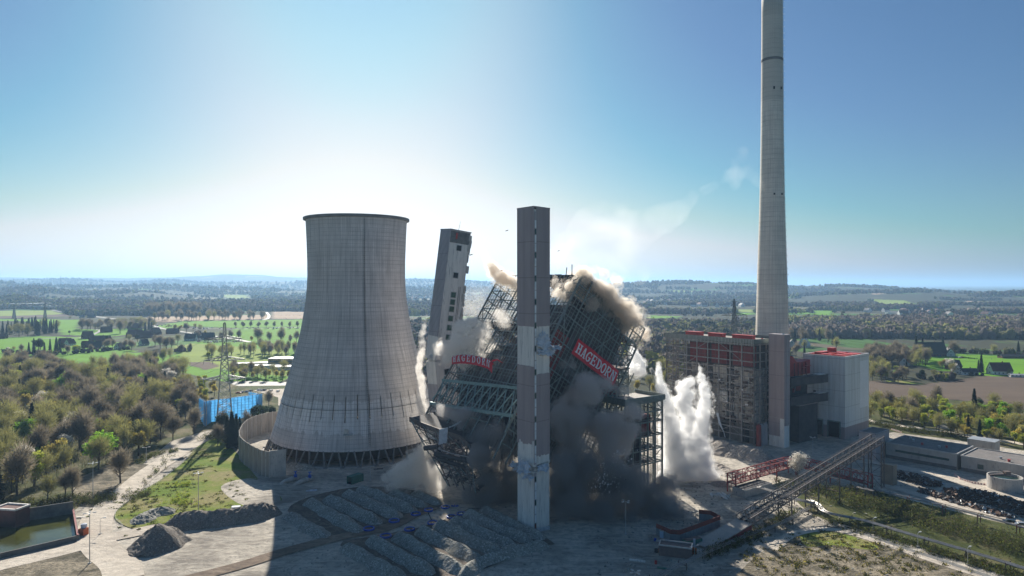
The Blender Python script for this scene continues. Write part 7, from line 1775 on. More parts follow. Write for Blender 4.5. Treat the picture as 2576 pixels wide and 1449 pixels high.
# low scrub right of the conveyor
def shrubs(lab, f, pts, n, wd_, h, m, seed):
    line = [G(*f(*p)) for p in pts]; rng = random.Random(seed); mb = MB()
    for i in range(n):
        k = rng.randrange(len(line) - 1); c = line[k].lerp(line[k + 1], rng.random()) + Vector((rng.gauss(0, wd_ / 3), rng.gauss(0, wd_ / 3), 0)); r = rng.uniform(.5, 1.4); hh = h * rng.uniform(.5, 1.2)
        for j in range(46):
            p = c + Vector((rng.gauss(0, r * .6), rng.gauss(0, r * .6), rng.random() * hh)); l = rng.uniform(.15, .42); d = Vector((rng.uniform(-1, 1), rng.uniform(-1, 1), rng.uniform(.2, 1.2))).normalized(); s = d.cross(Vector((rng.uniform(-1, 1), rng.uniform(-1, 1), .1))).normalized() * .35
            mb.add([p - d * l, p + s * l, p + d * l, p - s * l], [(0, 1, 2, 3)], rng.randrange(3) if rng.random() < .5 else 0)
    o = mb.build('scrub', m, loc=line[0]); o['kind'] = 'stuff'; o['label'] = lab
SM = [leaf_mat('scrub_leaves', (.085, .10, .03), (.045, .055, .02)), leaf_mat('scrub_twigs', (.14, .11, .07), (.09, .07, .05)), leaf_mat('scrub_shoots', (.20, .23, .05), (.13, .15, .035))]
shrubs('dense brown-green scrub below the conveyor', r7, [(1290, 560), (1500, 590), (1700, 640), (1900, 700), (2100, 770), (2400, 850), (2576, 900)], 640, 16, 3.8, SM, 1)
shrubs('brown-green scrub along the pipes beside the ramp building', r7, [(430, 960), (600, 880), (720, 830), (820, 790)], 120, 4, 2.6, SM, 2)
shrubs('scrub beside the conveyor foot', r7, [(880, 760), (950, 700), (1050, 660)], 60, 4, 3, SM, 3)
def understory():
    rng = random.Random(77); mb = MB(); pl = [tuple(G(*r2p(*p))[:2]) for p in [(-250, 900), (0, 880), (350, 900), (560, 960), (700, 1000), (850, 960), (1280, 940), (1480, 1120), (1520, 1260), (1440, 1400), (1250, 1520), (1000, 1660), (760, 1720), (620, 1840), (420, 1830), (0, 2000), (-600, 2050), (-600, 1000)]]
    x0, x1 = min(p[0] for p in pl), max(p[0] for p in pl); y0, y1 = min(p[1] for p in pl), max(p[1] for p in pl); k = 0
    while k < 3400:
        x, y = rng.uniform(x0, x1), rng.uniform(y0, y1)
        if not inside((x, y), pl) or noise.noise(Vector((x / 16, y / 16, 3))) < -.22: continue
        k += 1; hh = rng.uniform(3, 10); mi = rng.choice((1, 1, 1, 0, 2))
        for j in range(13):
            p = Vector((x + rng.gauss(0, 1.3), y + rng.gauss(0, 1.3), rng.random() * hh)); d = Vector((rng.uniform(-.5, .5), rng.uniform(-.5, .5), 1)).normalized(); s = d.cross(Vector((rng.uniform(-1, 1), rng.uniform(-1, 1), 0))).normalized() * .09; l = rng.uniform(.9, 2.4); mb.add([p - s, p + s, p + d * l + s * .3, p + d * l - s * .3], [(0, 1, 2, 3)], mi)
    o = mb.build('undergrowth', [SM[0], M_TWIG, M_TWIGG], loc=(pl[1][0], pl[1][1], 0)); o['kind'] = 'stuff'; o['label'] = 'brown twiggy undergrowth filling the wood before the pylon'
understory()
shrubs('dark undergrowth along the wood edge', r2, [(0, 860), (300, 850), (560, 800), (740, 830), (900, 800)], 240, 9, 2.2, SM, 4)
shrubs('undergrowth on the road bank', r2, [(1180, 760), (1050, 800), (1420, 420), (1250, 440), (1080, 520)], 130, 5, 2.0, SM, 5)
shrubs('low dry tufts on the waste ground below the path', r7, [(760, 1010), (1000, 900), (1300, 850), (1600, 930), (1900, 1010), (1400, 1040), (1000, 1040)], 330, 26, .7, [SM[0], SM[1], M_OCHRE], 16)
shrubs('grass tussocks and seedlings on the rough lawn', r2, [(1650, 420), (1500, 600), (1300, 760), (1100, 860), (1300, 960), (1700, 880), (1900, 620)], 260, 22, .6, [SM[0], M_LEAF, SM[1]], 17)
shrubs('bramble scrub over the verge between the pipe rack and the fence', r7, [(1300, 720), (1600, 800), (1900, 890), (2300, 1010), (2600, 1100)], 220, 7, 1.5, SM, 18)
shrubs('weeds and seedlings at the foot of the pale bin and the pit', r7, [(960, 470), (1100, 500), (1300, 520), (1500, 520)], 160, 9, 3.2, SM, 19)
shrubs('reed-like tufts on the rough lawn', r2, [(1380, 820), (1500, 850), (1450, 690), (1550, 690)], 60, 5, 1.6, [M_LEAF, M_LEAFB, SM[0]], 6)
shrubs('undergrowth between the road and the screen wall', r2, [(1640, 330), (1760, 290), (1850, 330), (1930, 260)], 110, 6, 3, SM, 7)
shrubs('undergrowth at the ploughed field edge', r9, [(200, 1240), (900, 1380), (1500, 1440)], 260, 7, 2.2, SM, 8)
shrubs('green thicket floor beyond the low halls', r9, [(1500, 1280), (2000, 1250), (2440, 1400), (2900, 1500)], 420, 22, 4, [M_LEAF, SM[0], M_LEAFB], 9)

# ------------------------------------------------------------------ far woods: one mass per belt, made of many small crowns
def ico():
    t = (1 + 5 ** .5) / 2; v = [Vector(p).normalized() for p in ((-1, t, 0), (1, t, 0), (-1, -t, 0), (1, -t, 0), (0, -1, t), (0, 1, t), (0, -1, -t), (0, 1, -t), (t, 0, -1), (t, 0, 1), (-t, 0, -1), (-t, 0, 1))]
    f = [(0, 11, 5), (0, 5, 1), (0, 1, 7), (0, 7, 10), (0, 10, 11), (1, 5, 9), (5, 11, 4), (11, 10, 2), (10, 7, 6), (7, 1, 8), (3, 9, 4), (3, 4, 2), (3, 2, 6), (3, 6, 8), (3, 8, 9), (4, 9, 5), (2, 4, 11), (6, 2, 10), (8, 6, 7), (9, 8, 1)]
    return v, f
IV, IF = ico()
FM = [leaf_mat('far_bare_crowns', (.21, .175, .15), (.15, .125, .11)), leaf_mat('far_olive_crowns', (.23, .22, .10), (.16, .16, .08)), leaf_mat('far_dark_crowns', (.06, .085, .045), (.045, .06, .035)), leaf_mat('far_fresh_crowns', (.34, .34, .11), (.26, .27, .08))]
def far_wood(label, test, d0, d1, px0, px1, step, size, weights, seed, dens=1.0, ragged=8):
    rng = random.Random(seed); mb = MB(); y = d0; cnt = 0
    while y < d1:
        x0, x1 = (px0 - CX) / F * y, (px1 - CX) / F * y; x = x0
        while x < x1:
            xx, yy = x + rng.uniform(-.6, .6) * step, y + rng.uniform(-.6, .6) * step
            if rng.random() < dens and test(xx, yy):
                s = size * rng.uniform(.7, 1.35); hz = s * rng.uniform(.9, 1.5); z = H(xx, yy)
                v = noise.noise(Vector((xx / 260, yy / 260, seed + 9))) * .5 + .5; r = (v - .25) / .5 if rng.random() < .5 else rng.random(); r = max(0, min(.999, r)); acc = 0; mi = 0
                for k, wt in enumerate(weights):
                    acc += wt
                    if r < acc: mi = k; break
                c = Vector((xx, yy, z + hz * .75)); a = rng.uniform(0, 6.28); ca, sa = math.cos(a), math.sin(a)
                vs = []
                for p in IV:
                    k = 1 + rng.uniform(-.32, .32); vs.append((c.x + (p.x * ca - p.y * sa) * s * k, c.y + (p.x * sa + p.y * ca) * s * k, c.z + p.z * hz * k))
                mb.add(vs, IF, mi)
                # a few loose twig tufts break the outline
                for j in range(ragged):
                    d = Vector((rng.uniform(-1, 1), rng.uniform(-1, 1), rng.uniform(.0, 1.2))).normalized(); p = c + Vector((d.x * s, d.y * s, d.z * hz)) * rng.uniform(.85, 1.1); q = d.cross(Vector((rng.uniform(-1, 1), rng.uniform(-1, 1), rng.uniform(-1, 1)))).normalized() * s * .16
                    mb.add([p - q, p + q, p + d * s * .4], [(0, 1, 2)], mi)
                cnt += 1
            x += step
        y += step
    o = mb.build('woodland', FM, loc=(0, d0, 0)); o['kind'] = 'stuff'; o['label'] = label
    return cnt
wn = lambda x, y, s, k=0: noise.fractal(Vector((x / s, y / (s * .45), k)), 1.0, 2.0, 4)
NOWOOD = [[tuple(G(*f(*p))[:2]) for p in q] for f, q in ((r2p, [(-900, 430), (470, 430), (620, 500), (470, 600), (-900, 560)]), (r2p, [(1175, 482), (2560, 444), (2560, 720), (1500, 700), (1240, 600)]), (r8, [(985, 465), (1150, 468), (1470, 480), (1460, 508), (985, 480)]), (r9, [(700, 255), (1500, 255), (2440, 295), (3300, 315), (3300, 1000), (700, 900)]),
          (r8, [(1160, 367), (1305, 367), (1290, 398), (1165, 398)]), (r8, [(640, 355), (770, 355), (770, 400), (650, 398)]), (r2p, [(1780, 305), (1990, 310), (2010, 345), (1790, 345)]), (r8, [(1550, 288), (1870, 320), (1860, 348), (1640, 340)]))]
NOWOOD.append([tuple(p) for p in YARD])
def free(x, y): return not any(inside((x, y), q) for q in NOWOOD)
WN = 0
# dense brown wood on the far side of the ploughed field and behind the boiler house
WN += far_wood('dense brown wood across the green field', lambda x, y: free(x, y) and wn(x, y, 700, 3) > -.35, 1120, 1650, 1975, 3300, 9.5, 6.2, (.72, .12, .1, .06), 1)
WN += far_wood('brown wood behind the chimney and the boiler house', lambda x, y: free(x, y) and wn(x, y, 400, 5) > -.3, 700, 1500, 1560, 1975, 10, 6.2, (.55, .2, .1, .15), 2)
WN += far_wood('mixed wood behind the leaning tower', lambda x, y: free(x, y) and wn(x, y, 300, 6) > -.15, 560, 1500, 1010, 1300, 11, 6.0, (.45, .25, .15, .15), 3)
WN += far_wood('wooded belt behind the stubble fields', lambda x, y: free(x, y) and wn(x, y, 420, 7) > -.22, 1950, 2700, -1500, 1200, 12, 6.0, (.55, .2, .15, .1), 4, ragged=4)
WN += far_wood('woods and hedges over the middle distance', lambda x, y: free(x, y) and wn(x, y, 560, 8) > .17, 1650, 3400, 1200, 3600, 11.5, 5.6, (.58, .2, .14, .08), 5, ragged=3)
WN += far_wood('woods on the farther slopes', lambda x, y: free(x, y) and wn(x, y, 700, 9) > .07, 2700, 5200, -1700, 1500, 24, 7.5, (.6, .15, .2, .05), 6, ragged=1)
WN += far_wood('woods on the slopes of the low hills', lambda x, y: free(x, y) and wn(x, y, 800, 10) > .06, 3600, 6400, 1500, 3700, 26, 8, (.6, .14, .22, .04), 7, ragged=1)
WN += far_wood('wooded slopes of the far ridge', lambda x, y: wn(x, y, 1300, 11) > -.1, 5200, 9800, -1700, 1300, 60, 11, (.6, .1, .28, .02), 8, ragged=0)
def hedge(lab, f, pts, size, wt, seed, step=6):
    g = [G(*f(*p)) for p in pts]; rng = random.Random(seed); mb = MB()
    for a, b in zip(g, g[1:]):
        n = int((b - a).length / step)
        for i in range(n):
            c0 = a.lerp(b, i / n) + Vector((rng.uniform(-2, 2), rng.uniform(-2, 2), 0)); s = size * rng.uniform(.6, 1.3); r = rng.random(); mi = 0; acc = 0
            for k, w_ in enumerate(wt):
                acc += w_
                if r < acc: mi = k; break
            c = Vector((c0.x, c0.y, H(c0.x, c0.y) + s * .7)); mb.add([c + Vector((p.x * s, p.y * s, p.z * s)) * (1 + rng.uniform(-.3, .3)) for p in IV], IF, mi)
            for j in range(10):
                d = Vector((rng.uniform(-1, 1), rng.uniform(-1, 1), rng.uniform(0, 1.2))).normalized(); p = c + d * s; q = d.cross(Vector((rng.uniform(-1, 1), rng.uniform(-1, 1), 1))).normalized() * s * .16; mb.add([p - q, p + q, p + d * s * .5], [(0, 1, 2)], mi)
    o = mb.build('hedge_row', FM, loc=g[0]); tag(o, lab, 'hedge')
hedge('hedge along the farm lane in front of the hamlet', r2p, [(40, 775), (180, 780), (400, 795), (660, 775), (900, 755), (1080, 745)], 3.2, (.4, .3, .2, .1), 1)
hedge('bramble hedge beside the ochre trees at the field corner', r2p, [(1390, 765), (1550, 760)], 4, (.7, .3, 0, 0), 2)
hedge('hedge in front of the white-walled houses', r9, [(1700, 560), (1900, 570)], 2.2, (.2, .1, .7, 0), 3, 3)
hedge('garden hedge in front of the blossoming tree', r9, [(940, 600), (1090, 630), (1290, 640), (1450, 610)], 3.4, (.2, .3, .3, .2), 4, 4)
hedge('hedge along the far edge of the green field', r9, [(1080, 265), (1500, 240), (2000, 260), (2440, 290), (2900, 300)], 4.5, (.5, .3, .2, 0), 5)
hedge('hedge line behind the parked spectators', r2p, [(2180, 440), (2560, 438)], 7, (.4, .3, .1, .2), 6, 8)
# ------------------------------------------------------------------ pylons, lines, netting
M_PYL = mat('pylon_steel', (.30, .32, .31), (.20, .215, .21), .6, .5, metal=.3, kind='obj')
M_PYLD = mat('far_pylon_steel', (.16, .17, .18), (.11, .12, .125), .6, .6, kind='obj')
def pylon(g, h, ang, lab, m=M_PYL, arms=((.60, 9), (.72, 8), (.86, 6.5)), w0=4.2, broken=True, sub=1.0):
    T = thing('lattice_pylon', lab, 'pylon', g); a = Vector((math.cos(ang), math.sin(ang), 0)); b = Vector((-math.sin(ang), math.cos(ang), 0))
    wz = lambda z: w0 * (1 - z / h) ** 1.15 * .95 + .55 if z < h * .98 else .3
    mb = MB(); n = 17; zs = [h * (1 - (1 - i / n) ** 1.25) for i in range(n + 1)]; k = .24 * sub
    for sa in (-1, 1):
        for sb in (-1, 1):
            for z0, z1 in zip(zs, zs[1:]): mb.beam(g + a * sa * wz(z0) + b * sb * wz(z0) + Z * z0, g + a * sa * wz(z1) + b * sb * wz(z1) + Z * z1, k * 2.0)
    for z0, z1 in zip(zs, zs[1:]):
        for s in (-1, 1):
            for p, q in ((a, b), (b, a)):
                mb.beam(g + p * s * wz(z0) - q * wz(z0) + Z * z0, g + p * s * wz(z1) + q * wz(z1) + Z * z1, k); mb.beam(g + p * s * wz(z0) + q * wz(z0) + Z * z0, g + p * s * wz(z1) - q * wz(z1) + Z * z1, k)
                mb.beam(g + p * s * wz(z1) - q * wz(z1) + Z * z1, g + p * s * wz(z1) + q * wz(z1) + Z * z1, k)
    mb.build('mast_lattice', m, T); ends = []
    for f, l in arms:
        for s in (-1, 1):
            mb = MB(); z = h * f; tip = g + a * s * (l + wz(z)) + Z * (z + .3)
            for sb in (-1, 1):
                r0 = g + a * s * wz(z) + b * sb * wz(z) + Z * z; r1 = g + a * s * wz(z) + b * sb * wz(z) + Z * (z + 2.2)
                mb.beam(r0, tip, k * 1.9); mb.beam(r1, tip, k * 1.9)
                for t in (.25, .5, .75): mb.beam(r0.lerp(tip, t), r1.lerp(tip, max(0, t - .2)), k * .8)
            for t in (.2, .45, .7): mb.beam((g + a * s * wz(z) - b * wz(z) + Z * z).lerp(tip, t), (g + a * s * wz(z) + b * wz(z) + Z * z).lerp(tip, t), k)
            o = mb.build('cross_arm', m, T); ends.append(tip)
            for t in (.5, 1.0):
                p = (g + a * s * wz(z) + Z * z).lerp(tip, t); i = MB(); i.tube([p, p - Z * 2.4], .16, 6); i.build('insulator', M_STEEL_G, o)
    return ends
def wires(lab, pairs, sag=7, r=.05, m=None):
    mb = MB()
    for p, q in pairs:
        pts = [p.lerp(q, i / 14) - Z * sag * 4 * (i / 14) * (1 - i / 14) for i in range(15)]; mb.tube(pts, r, 4, cap=False)
    o = mb.build('power_line_wire', m or M_PYL, loc=pairs[0][0]); tag(o, lab, 'power line', 'power lines over the wood'); return o
PG = G(565, 1078); PG = Vector(((565 - CX) / F * 428, 428, 0))
E = pylon(PG, 66, R(24), 'tall lattice pylon rising from behind the blue netting', arms=((.46, 9.5), (.64, 10), (.84, 9)), w0=4.6)
mb = MB(); p = PG + Z * 31; mb.beam(p, p + Vector((-14.5, -2, -.4)), .35); mb.beam(p + Z * 2, p + Vector((-14.5, -2, -.2)), .25)
for k in range(7): mb.beam(p + Vector((-2 * k, -.28 * k, 0)), p + Vector((-2 * k - 1, -.28 * k - .14, 1.8 - k * .25)), .14)
mb.build('frame_boom', M_STEEL_G, bpy.data.objects['lattice_pylon'])
lw = [W(-60, y, 330) for y in (1085, 1072, 1050, 1140, 1150, 1158)]
wires('bundle of power lines sagging over the wood from the tall pylon', [(E[0], lw[3]), (E[1], lw[4]), (E[2], lw[1]), (E[3], lw[0]), (E[4], lw[2]), (E[5], lw[5])], 4)
wires('power lines running from the tall pylon towards the cooling tower', [(E[1], W(745, 878, 560)), (E[3], W(748, 880, 560)), (E[5], W(752, 843, 560)), (E[4], W(752, 846, 562)), (E[0], W(744, 882, 560))], 3)
def netting():
    """scaffold draped in blue netting"""
    gp = [G(*p) for p in ((500, 1048), (516, 1074), (532, 1062), (650, 1048), (660, 1030), (625, 1022))]
    top = [1002, 1010, 1007, 992, 991, 985]; T = thing('netted_scaffold', 'angled scaffold screen wrapped in bright blue netting before the pylon', 'scaffold', gp[0])
    m, N, L, P = new_mat('blue_netting'); P.inputs['Roughness'].default_value = .7
    n = tnoise(N, L, coords(N, L, 'world', (1, 1, .5)), .5, 5, .7); L.new(mixc(N, L, ramp(N, L, n, [(.35, 0.0), (.65, 1.0)]), (.16, .55, .88), (.42, .76, .95)), P.inputs['Base Color'])
    t = N.new('ShaderNodeBsdfTranslucent'); t.inputs[0].default_value = (.22, .62, .95, 1); mx = N.new('ShaderNodeMixShader'); mx.inputs[0].default_value = .65; L.new(P.outputs[0], mx.inputs[1]); L.new(t.outputs[0], mx.inputs[2])
    tr = N.new('ShaderNodeBsdfTransparent'); mx2 = N.new('ShaderNodeMixShader'); mx2.inputs[0].default_value = .14; L.new(mx.outputs[0], mx2.inputs[1]); L.new(tr.outputs[0], mx2.inputs[2]); L.new(mx2.outputs[0], N['Material Output'].inputs[0])
    hs = []
    for g, y in zip(gp, top): hs.append(CAMZ - (y - HY) / F * g.y)
    rng = random.Random(3)
    for i in range(5):
        a, b = gp[i], gp[i + 1]; n_ = max(3, int((b - a).length / 1.2)); mb = MB(); vs = []; nn = (b - a).normalized().cross(Z)
        for j in range(9):
            for k in range(n_ + 1):
                f = k / n_; z = (hs[i] + (hs[i + 1] - hs[i]) * f) * j / 8; vs.append(a.lerp(b, f) + Z * z + nn * (.9 * noise.noise(Vector((f * 7, z * .3, i))) * (1 if 0 < k < n_ else 0)))
        mb.add(vs, [(j * (n_ + 1) + k, j * (n_ + 1) + k + 1, (j + 1) * (n_ + 1) + k + 1, (j + 1) * (n_ + 1) + k) for j in range(8) for k in range(n_)])
        mb.build('netting', m, T).modifiers.new('t', 'SOLIDIFY').thickness = .03
        mb = MB(); off = nn * -.5
        for k in range(0, n_ + 1, 2):
            p = a.lerp(b, k / n_) + off; z = hs[i] + (hs[i + 1] - hs[i]) * k / n_; mb.beam(p, p + Z * (z + .8), .14); mb.beam(p + off, p + off + Z * (z + .3), .14)
        for j in range(9):
            f = j / 8; mb.beam(a + off + Z * hs[i] * f, b + off + Z * hs[i + 1] * f, .12)
        mb.build('scaffold_frame', M_STEEL_G, T)
netting()
pylon(G(1847, 842) if False else Vector(((1847 - CX) / F * 640, 640, 0)), 76, R(15), 'dark lattice pylon behind the roof of the intact boiler house', m=M_PYLD, arms=((.66, 15), (.80, 12)), w0=4.2)
g = G(*r2p(360, 522)); pylon(g, 44, .3, 'small thin pylon in the far green field', m=M_PYLD, arms=((.7, 7), (.86, 5)), w0=3, sub=1.6)
g = G(*r2p(113, 500)); pylon(g, 36, .3, 'very small pylon farther off in the green field', m=M_PYLD, arms=((.7, 6), (.86, 5)), w0=3, sub=1.8)
p = W(1830, 830, 640); wires('power lines passing behind the annex frame', [(W(1832, 815, 640), W(1560, 858, 560)), (W(1862, 815, 640), W(1560, 852, 560)), (W(1836, 795, 640), W(1560, 840, 560))], 4, .06, M_PYLD)
wires('power lines crossing above the bare copse and the ploughed field', [(W(1860, 795, 640), W(2640, 905, 620)), (W(1862, 812, 640), W(2640, 918, 620)), (W(1832, 812, 640), W(2640, 890, 620))], 9, .05, M_PYLD)
mb = MB(); g = W(153, 725, 5600); mb.tube([W(153, 728, 5600), W(153, 693, 5600)], [2.2, 1.2], 6); tag(mb.build('radio_mast', M_PYLD, loc=g), 'thin radio mast on the far skyline above the fields', 'mast')
mb = MB(); g = W(1045, 706, 9500); mb.tube([W(1045, 706, 9400), W(1045, 697, 9400)], [4, 3], 6); mb.tube([W(1045, 700, 9400), W(1045, 698, 9400)], [9, 9], 8); tag(mb.build('radio_mast', M_PYLD, loc=g), 'distant television tower on the hill beside the cooling tower', 'mast')

# ------------------------------------------------------------------ houses
M_RWALL = mat('white_render', (.74, .73, .70), (.62, .61, .58), .3, .85, kind='obj'); M_BRICK = mat('dark_brick', (.20, .10, .08), (.14, .075, .06), .5, .9, kind='obj')
M_RROOF = mat('brown_red_tiles', (.15, .065, .05), (.10, .05, .042), .8, .8, kind='obj'); M_GROOF = mat('slate_tiles', (.07, .065, .07), (.05, .047, .05), .8, .7, kind='obj'); M_SHEDR = mat('pale_sheet_roof', (.62, .62, .60), (.5, .5, .48), .3, .4, kind='obj')
def house(g, l, w_, h, rh, ang, wallm, roofm, lab, group=None, hip=False, wins=True, dormer=False):
    a = Vector((math.cos(ang), math.sin(ang), 0)); b = Vector((-math.sin(ang), math.cos(ang), 0)); g = Vector((g.x, g.y, H(g.x, g.y)))
    T = thing('house', lab, 'house', g, group); P = lambda x, y, z: g + a * x + b * y + Z * z; L2, W2 = l / 2, w_ / 2
    mb = MB(); mb.box(P(0, 0, h / 2), a * L2, b * W2, Z * h / 2)
    for s in (-1, 1): mb.add([P(s * L2, -W2, h), P(s * L2, W2, h), P(s * L2, 0, h + rh)], [(0, 1, 2) if s > 0 else (2, 1, 0)])
    wl = mb.build('wall', wallm, T)
    mb = MB(); e = .45
    for s in (-1, 1):
        p = [P(-L2 - e, s * (W2 + e), h - e * rh / W2), P(L2 + e, s * (W2 + e), h - e * rh / W2), P(L2 + e, 0, h + rh + .12), P(-L2 - e, 0, h + rh + .12)]; q = [x - Z * .22 for x in p]
        mb.add(p + q, [(0, 1, 2, 3) if s < 0 else (3, 2, 1, 0), (7, 6, 5, 4) if s < 0 else (4, 5, 6, 7), (0, 4, 5, 1), (1, 5, 6, 2), (3, 7, 4, 0)])
    rf = mb.build('roof', roofm, T)
    mb = MB(); mb.box(P(L2 * .3, .3, h + rh + .4), a * .35, b * .35, Z * .9); mb.build('chimney', M_BRICK, rf)
    if wins:
        for i in range(max(2, int(l / 3.5))):
            x = -L2 + l * (i + .5) / max(2, int(l / 3.5))
            for y in (-W2 - .03, W2 + .03): mb = MB(); mb.box(P(x, y, 1.6), a * .6, b * .04, Z * .65); mb.build('window', M_GLASS, wl)
        for s in (-1, 1):
            for z in (1.7, h + rh * .3): mb = MB(); mb.box(P(s * (L2 + .03), 0, z), a * .04, b * .6, Z * .6); mb.build('window', M_GLASS, wl)
    return T
HS = [(560, 715, 12, 9, 3.5, 6, 1.35, M_RWALL, M_RROOF, 'white gabled house beside the tall conifers of the hamlet'), (520, 705, 16, 10, 3.2, 6, .3, M_BRICK, M_RROOF, 'long brick house with red-brown roof behind the white gable'), (700, 660, 15, 13, 4, 8, .9, M_BRICK, M_RROOF, 'big barn with a steep dark red roof at the middle of the hamlet'), (800, 675, 30, 10, 3, 5, .15, M_BRICK, M_RROOF, 'long low farm wing with dark red roof beside the big barn'), (700, 730, 14, 10, 3.2, 6, .4, M_BRICK, M_RROOF, 'brick farmhouse in front of the big barn'), (760, 740, 15, 11, 3.2, 7, .5, M_BRICK, M_GROOF, 'dark-roofed farmhouse beside the yellow-green tree'), (800, 725, 12, 9, 3.5, 6, 1.2, M_RWALL, M_RROOF, 'white-gabled house at the centre of the hamlet'), (955, 745, 11, 9, 3, 6, 1.4, M_RWALL, M_GROOF, 'small white house with pointed gable at the near edge of the hamlet'), (1150, 715, 11, 9, 3.4, 6, 1.1, M_RWALL, M_GROOF, 'white house nearly hidden by bare trees at the hamlet end'),
      (1080, 640, 22, 14, 4, 8, .2, M_BRICK, M_RROOF, 'wide red-brown barn behind the hamlet'), (1150, 655, 24, 12, 4, 8, .9, M_BRICK, M_RROOF, 'second wide barn, turned end-on, behind the hamlet'), (1240, 630, 16, 13, 4, 9, 1.2, M_BRICK, M_RROOF, 'steep dark barn with the tallest roof of the hamlet'), (1380, 620, 20, 11, 3.5, 6, .2, M_BRICK, M_RROOF, 'brown farmhouse between hamlet and main road'), (850, 610, 18, 13, 3, 8, .7, M_BRICK, M_RROOF, 'lone dark steep-roofed barn in the green field'), (1070, 580, 22, 13, 4, 7, .2, M_BRICK, M_RROOF, 'dark house among round evergreens behind the hamlet'),
      (1525, 675, 17, 11, 4, 7, .1, M_RWALL, M_GROOF, 'white house with dark roof by the crowded car park'), (1580, 645, 12, 10, 4, 6, 1.3, M_RWALL, M_RROOF, 'white pointed gable just behind the house by the car park'), (1665, 665, 18, 12, 4, 7, .15, M_BRICK, M_GROOF, 'black-roofed barn beside the car park'), (1605, 668, 10, 8, 3, 3, .1, M_RWALL, M_GROOF, 'low white building between the white house and the black barn'), (425, 930, 15, 11, 3, 6, .9, M_BRICK, M_RROOF, 'brown-roofed house hidden in the bare wood'), (655, 500, 10, 8, 4, 5, 1.3, M_RWALL, M_GROOF, 'small white house by the far road'), (730, 495, 18, 10, 3, 6, .2, M_BRICK, M_GROOF, 'dark house by the far road'), (20, 660, 12, 10, 3, 5, .2, M_BRICK, M_RROOF, 'red shed cut by the picture edge in the green field')]
for x, y, l, w_, h, rh, a, wm, rm, lab in HS: house(G(*r2p(x, y)), l, w_, h, rh, a, wm, rm, lab, 'houses of the farm hamlet')
HR = [(1480, 535, 13, 9, 3.5, 6.5, 1.1, M_RWALL, M_GROOF, 'white house behind the blossoming tree at the ploughed field'), (1430, 470, 13, 9, 3.5, 6, .1, M_BRICK, M_GROOF, 'dark-roofed house joined behind the white one at the ploughed field'), (1640, 550, 16, 8, 3.2, 3, .05, M_RWALL, M_GROOF, 'low white outbuilding with a small pointed gable'), (2090, 545, 19, 11, 4.2, 7.5, -.05, M_RWALL, M_RROOF, 'white house with a big dark red roof at the green field'), (2340, 585, 14, 5, 2.2, .8, -.1, M_RWALL, M_SHEDR, 'flat pale shed beyond the big-roofed white house'), (1110, 280, 32, 16, 4, 13, 0, M_BRICK, M_GROOF, 'huge black-roofed farmhouse at the wood edge'), (1370, 285, 13, 9, 4, 6, 1.3, M_RWALL, M_GROOF, 'white gable at the wood edge'), (740, 420, 12, 9, 4, 5, .9, M_RWALL, mat('orange_tiles', (.45, .22, .15), (.36, .18, .12), .8, kind='obj'), 'small house with orange roof at the copse'), (620, 285, 10, 7, 4, 3, .5, M_RWALL, M_SHEDR, 'pale-roofed house in the bare copse'), (2270, 315, 30, 9, 2.6, 2, 0, M_BRICK, M_GROOF, 'long dark sheds at the far end of the green field')]
for x, y, l, w_, h, rh, a, wm, rm, lab in HR: house(G(*r9(x, y)), l, w_, h, rh, a, wm, rm, lab, 'houses around the ploughed field')
house(G(*r8(1020, 610)), 16, 10, 5, 6, 1.2, M_RWALL, M_GROOF, 'white house seen between stair tower and filter building'); house(G(*r8(1100, 612)), 16, 12, 4, 9, .8, M_RWALL, M_SHEDR, 'house with a bright slanting roof just left of the filter building'.replace('left of', 'beside'))
for x, y, lab in ((1648, 878, 'long white-roofed shed between the annex frame and the boiler house'), (1630, 885, 'second white-roofed shed, nearer the annex frame')):
    g = G(x, y); box_thing('shed', lab, 'shed', g, (1, .1, 0), 14, 22, 6, M_RWALL, roof=M_SHEDR)
# long sheds by the cooling tower and the yellow-walled hall
for x, y, l, w_, h, ang, wm, lab in ((2040, 885, 46, 11, 4.5, .35, M_GREENP, 'long low green shed with pale roof behind the pylon'), (2170, 895, 34, 14, 3.6, .3, M_RWALL, 'long low white-roofed shed next to the green one'), (2300, 905, 30, 14, 3.4, .3, M_RWALL, 'white-roofed shed disappearing behind the cooling tower')):
    g = G(*r2p(x, y)); box_thing('shed', lab, 'shed', g, (math.cos(ang), math.sin(ang), 0), w_, l, h, wm, roof=M_SHEDR)
g = G(*r2p(2320, 880)); T, d, s = box_thing('hall', 'ochre two-storey hall with window bands beside the cooling tower', 'building', g, (1, -.05, 0), 20, 42, 9, mat('ochre_wall', (.42, .30, .15), (.34, .25, .13), .5), roof=M_SHEDR)
for z in (2.4, 6.2): mb = MB(); mb.box(g - s * 0 + Vector((0, -10.15, z)), d * 20, s * .06, Z * .9); mb.build('window_band', M_GLASS, T)
g = G(*r2p(1880, 895)); mb = MB(); mb.tube([g, g + Z * 4.2, g + Z * 5], [4.2, 4.2, .3], 18); tag(mb.build('round_silo', M_CONC, loc=g), 'small round grey tank near the pylon', 'tank')
for k, (x, y, l) in enumerate(((60, 412, 120), (180, 408, 110), (290, 402, 110), (330, 425, 90))):
    g = G(*r2p(x, y)); box_thing('greenhouse', ['westernmost long pale hall on the far industrial estate', 'second long pale hall on the far industrial estate', 'third long pale hall on the far industrial estate', 'pale hall set forward on the far industrial estate'][k], 'hall', g, (1, .05, 0), 40, l, 11, mat('pale_hall', (.35, .36, .38), (.22, .23, .25), .05) if k == 0 else bpy.data.materials['pale_hall'], roof=M_SHEDR)
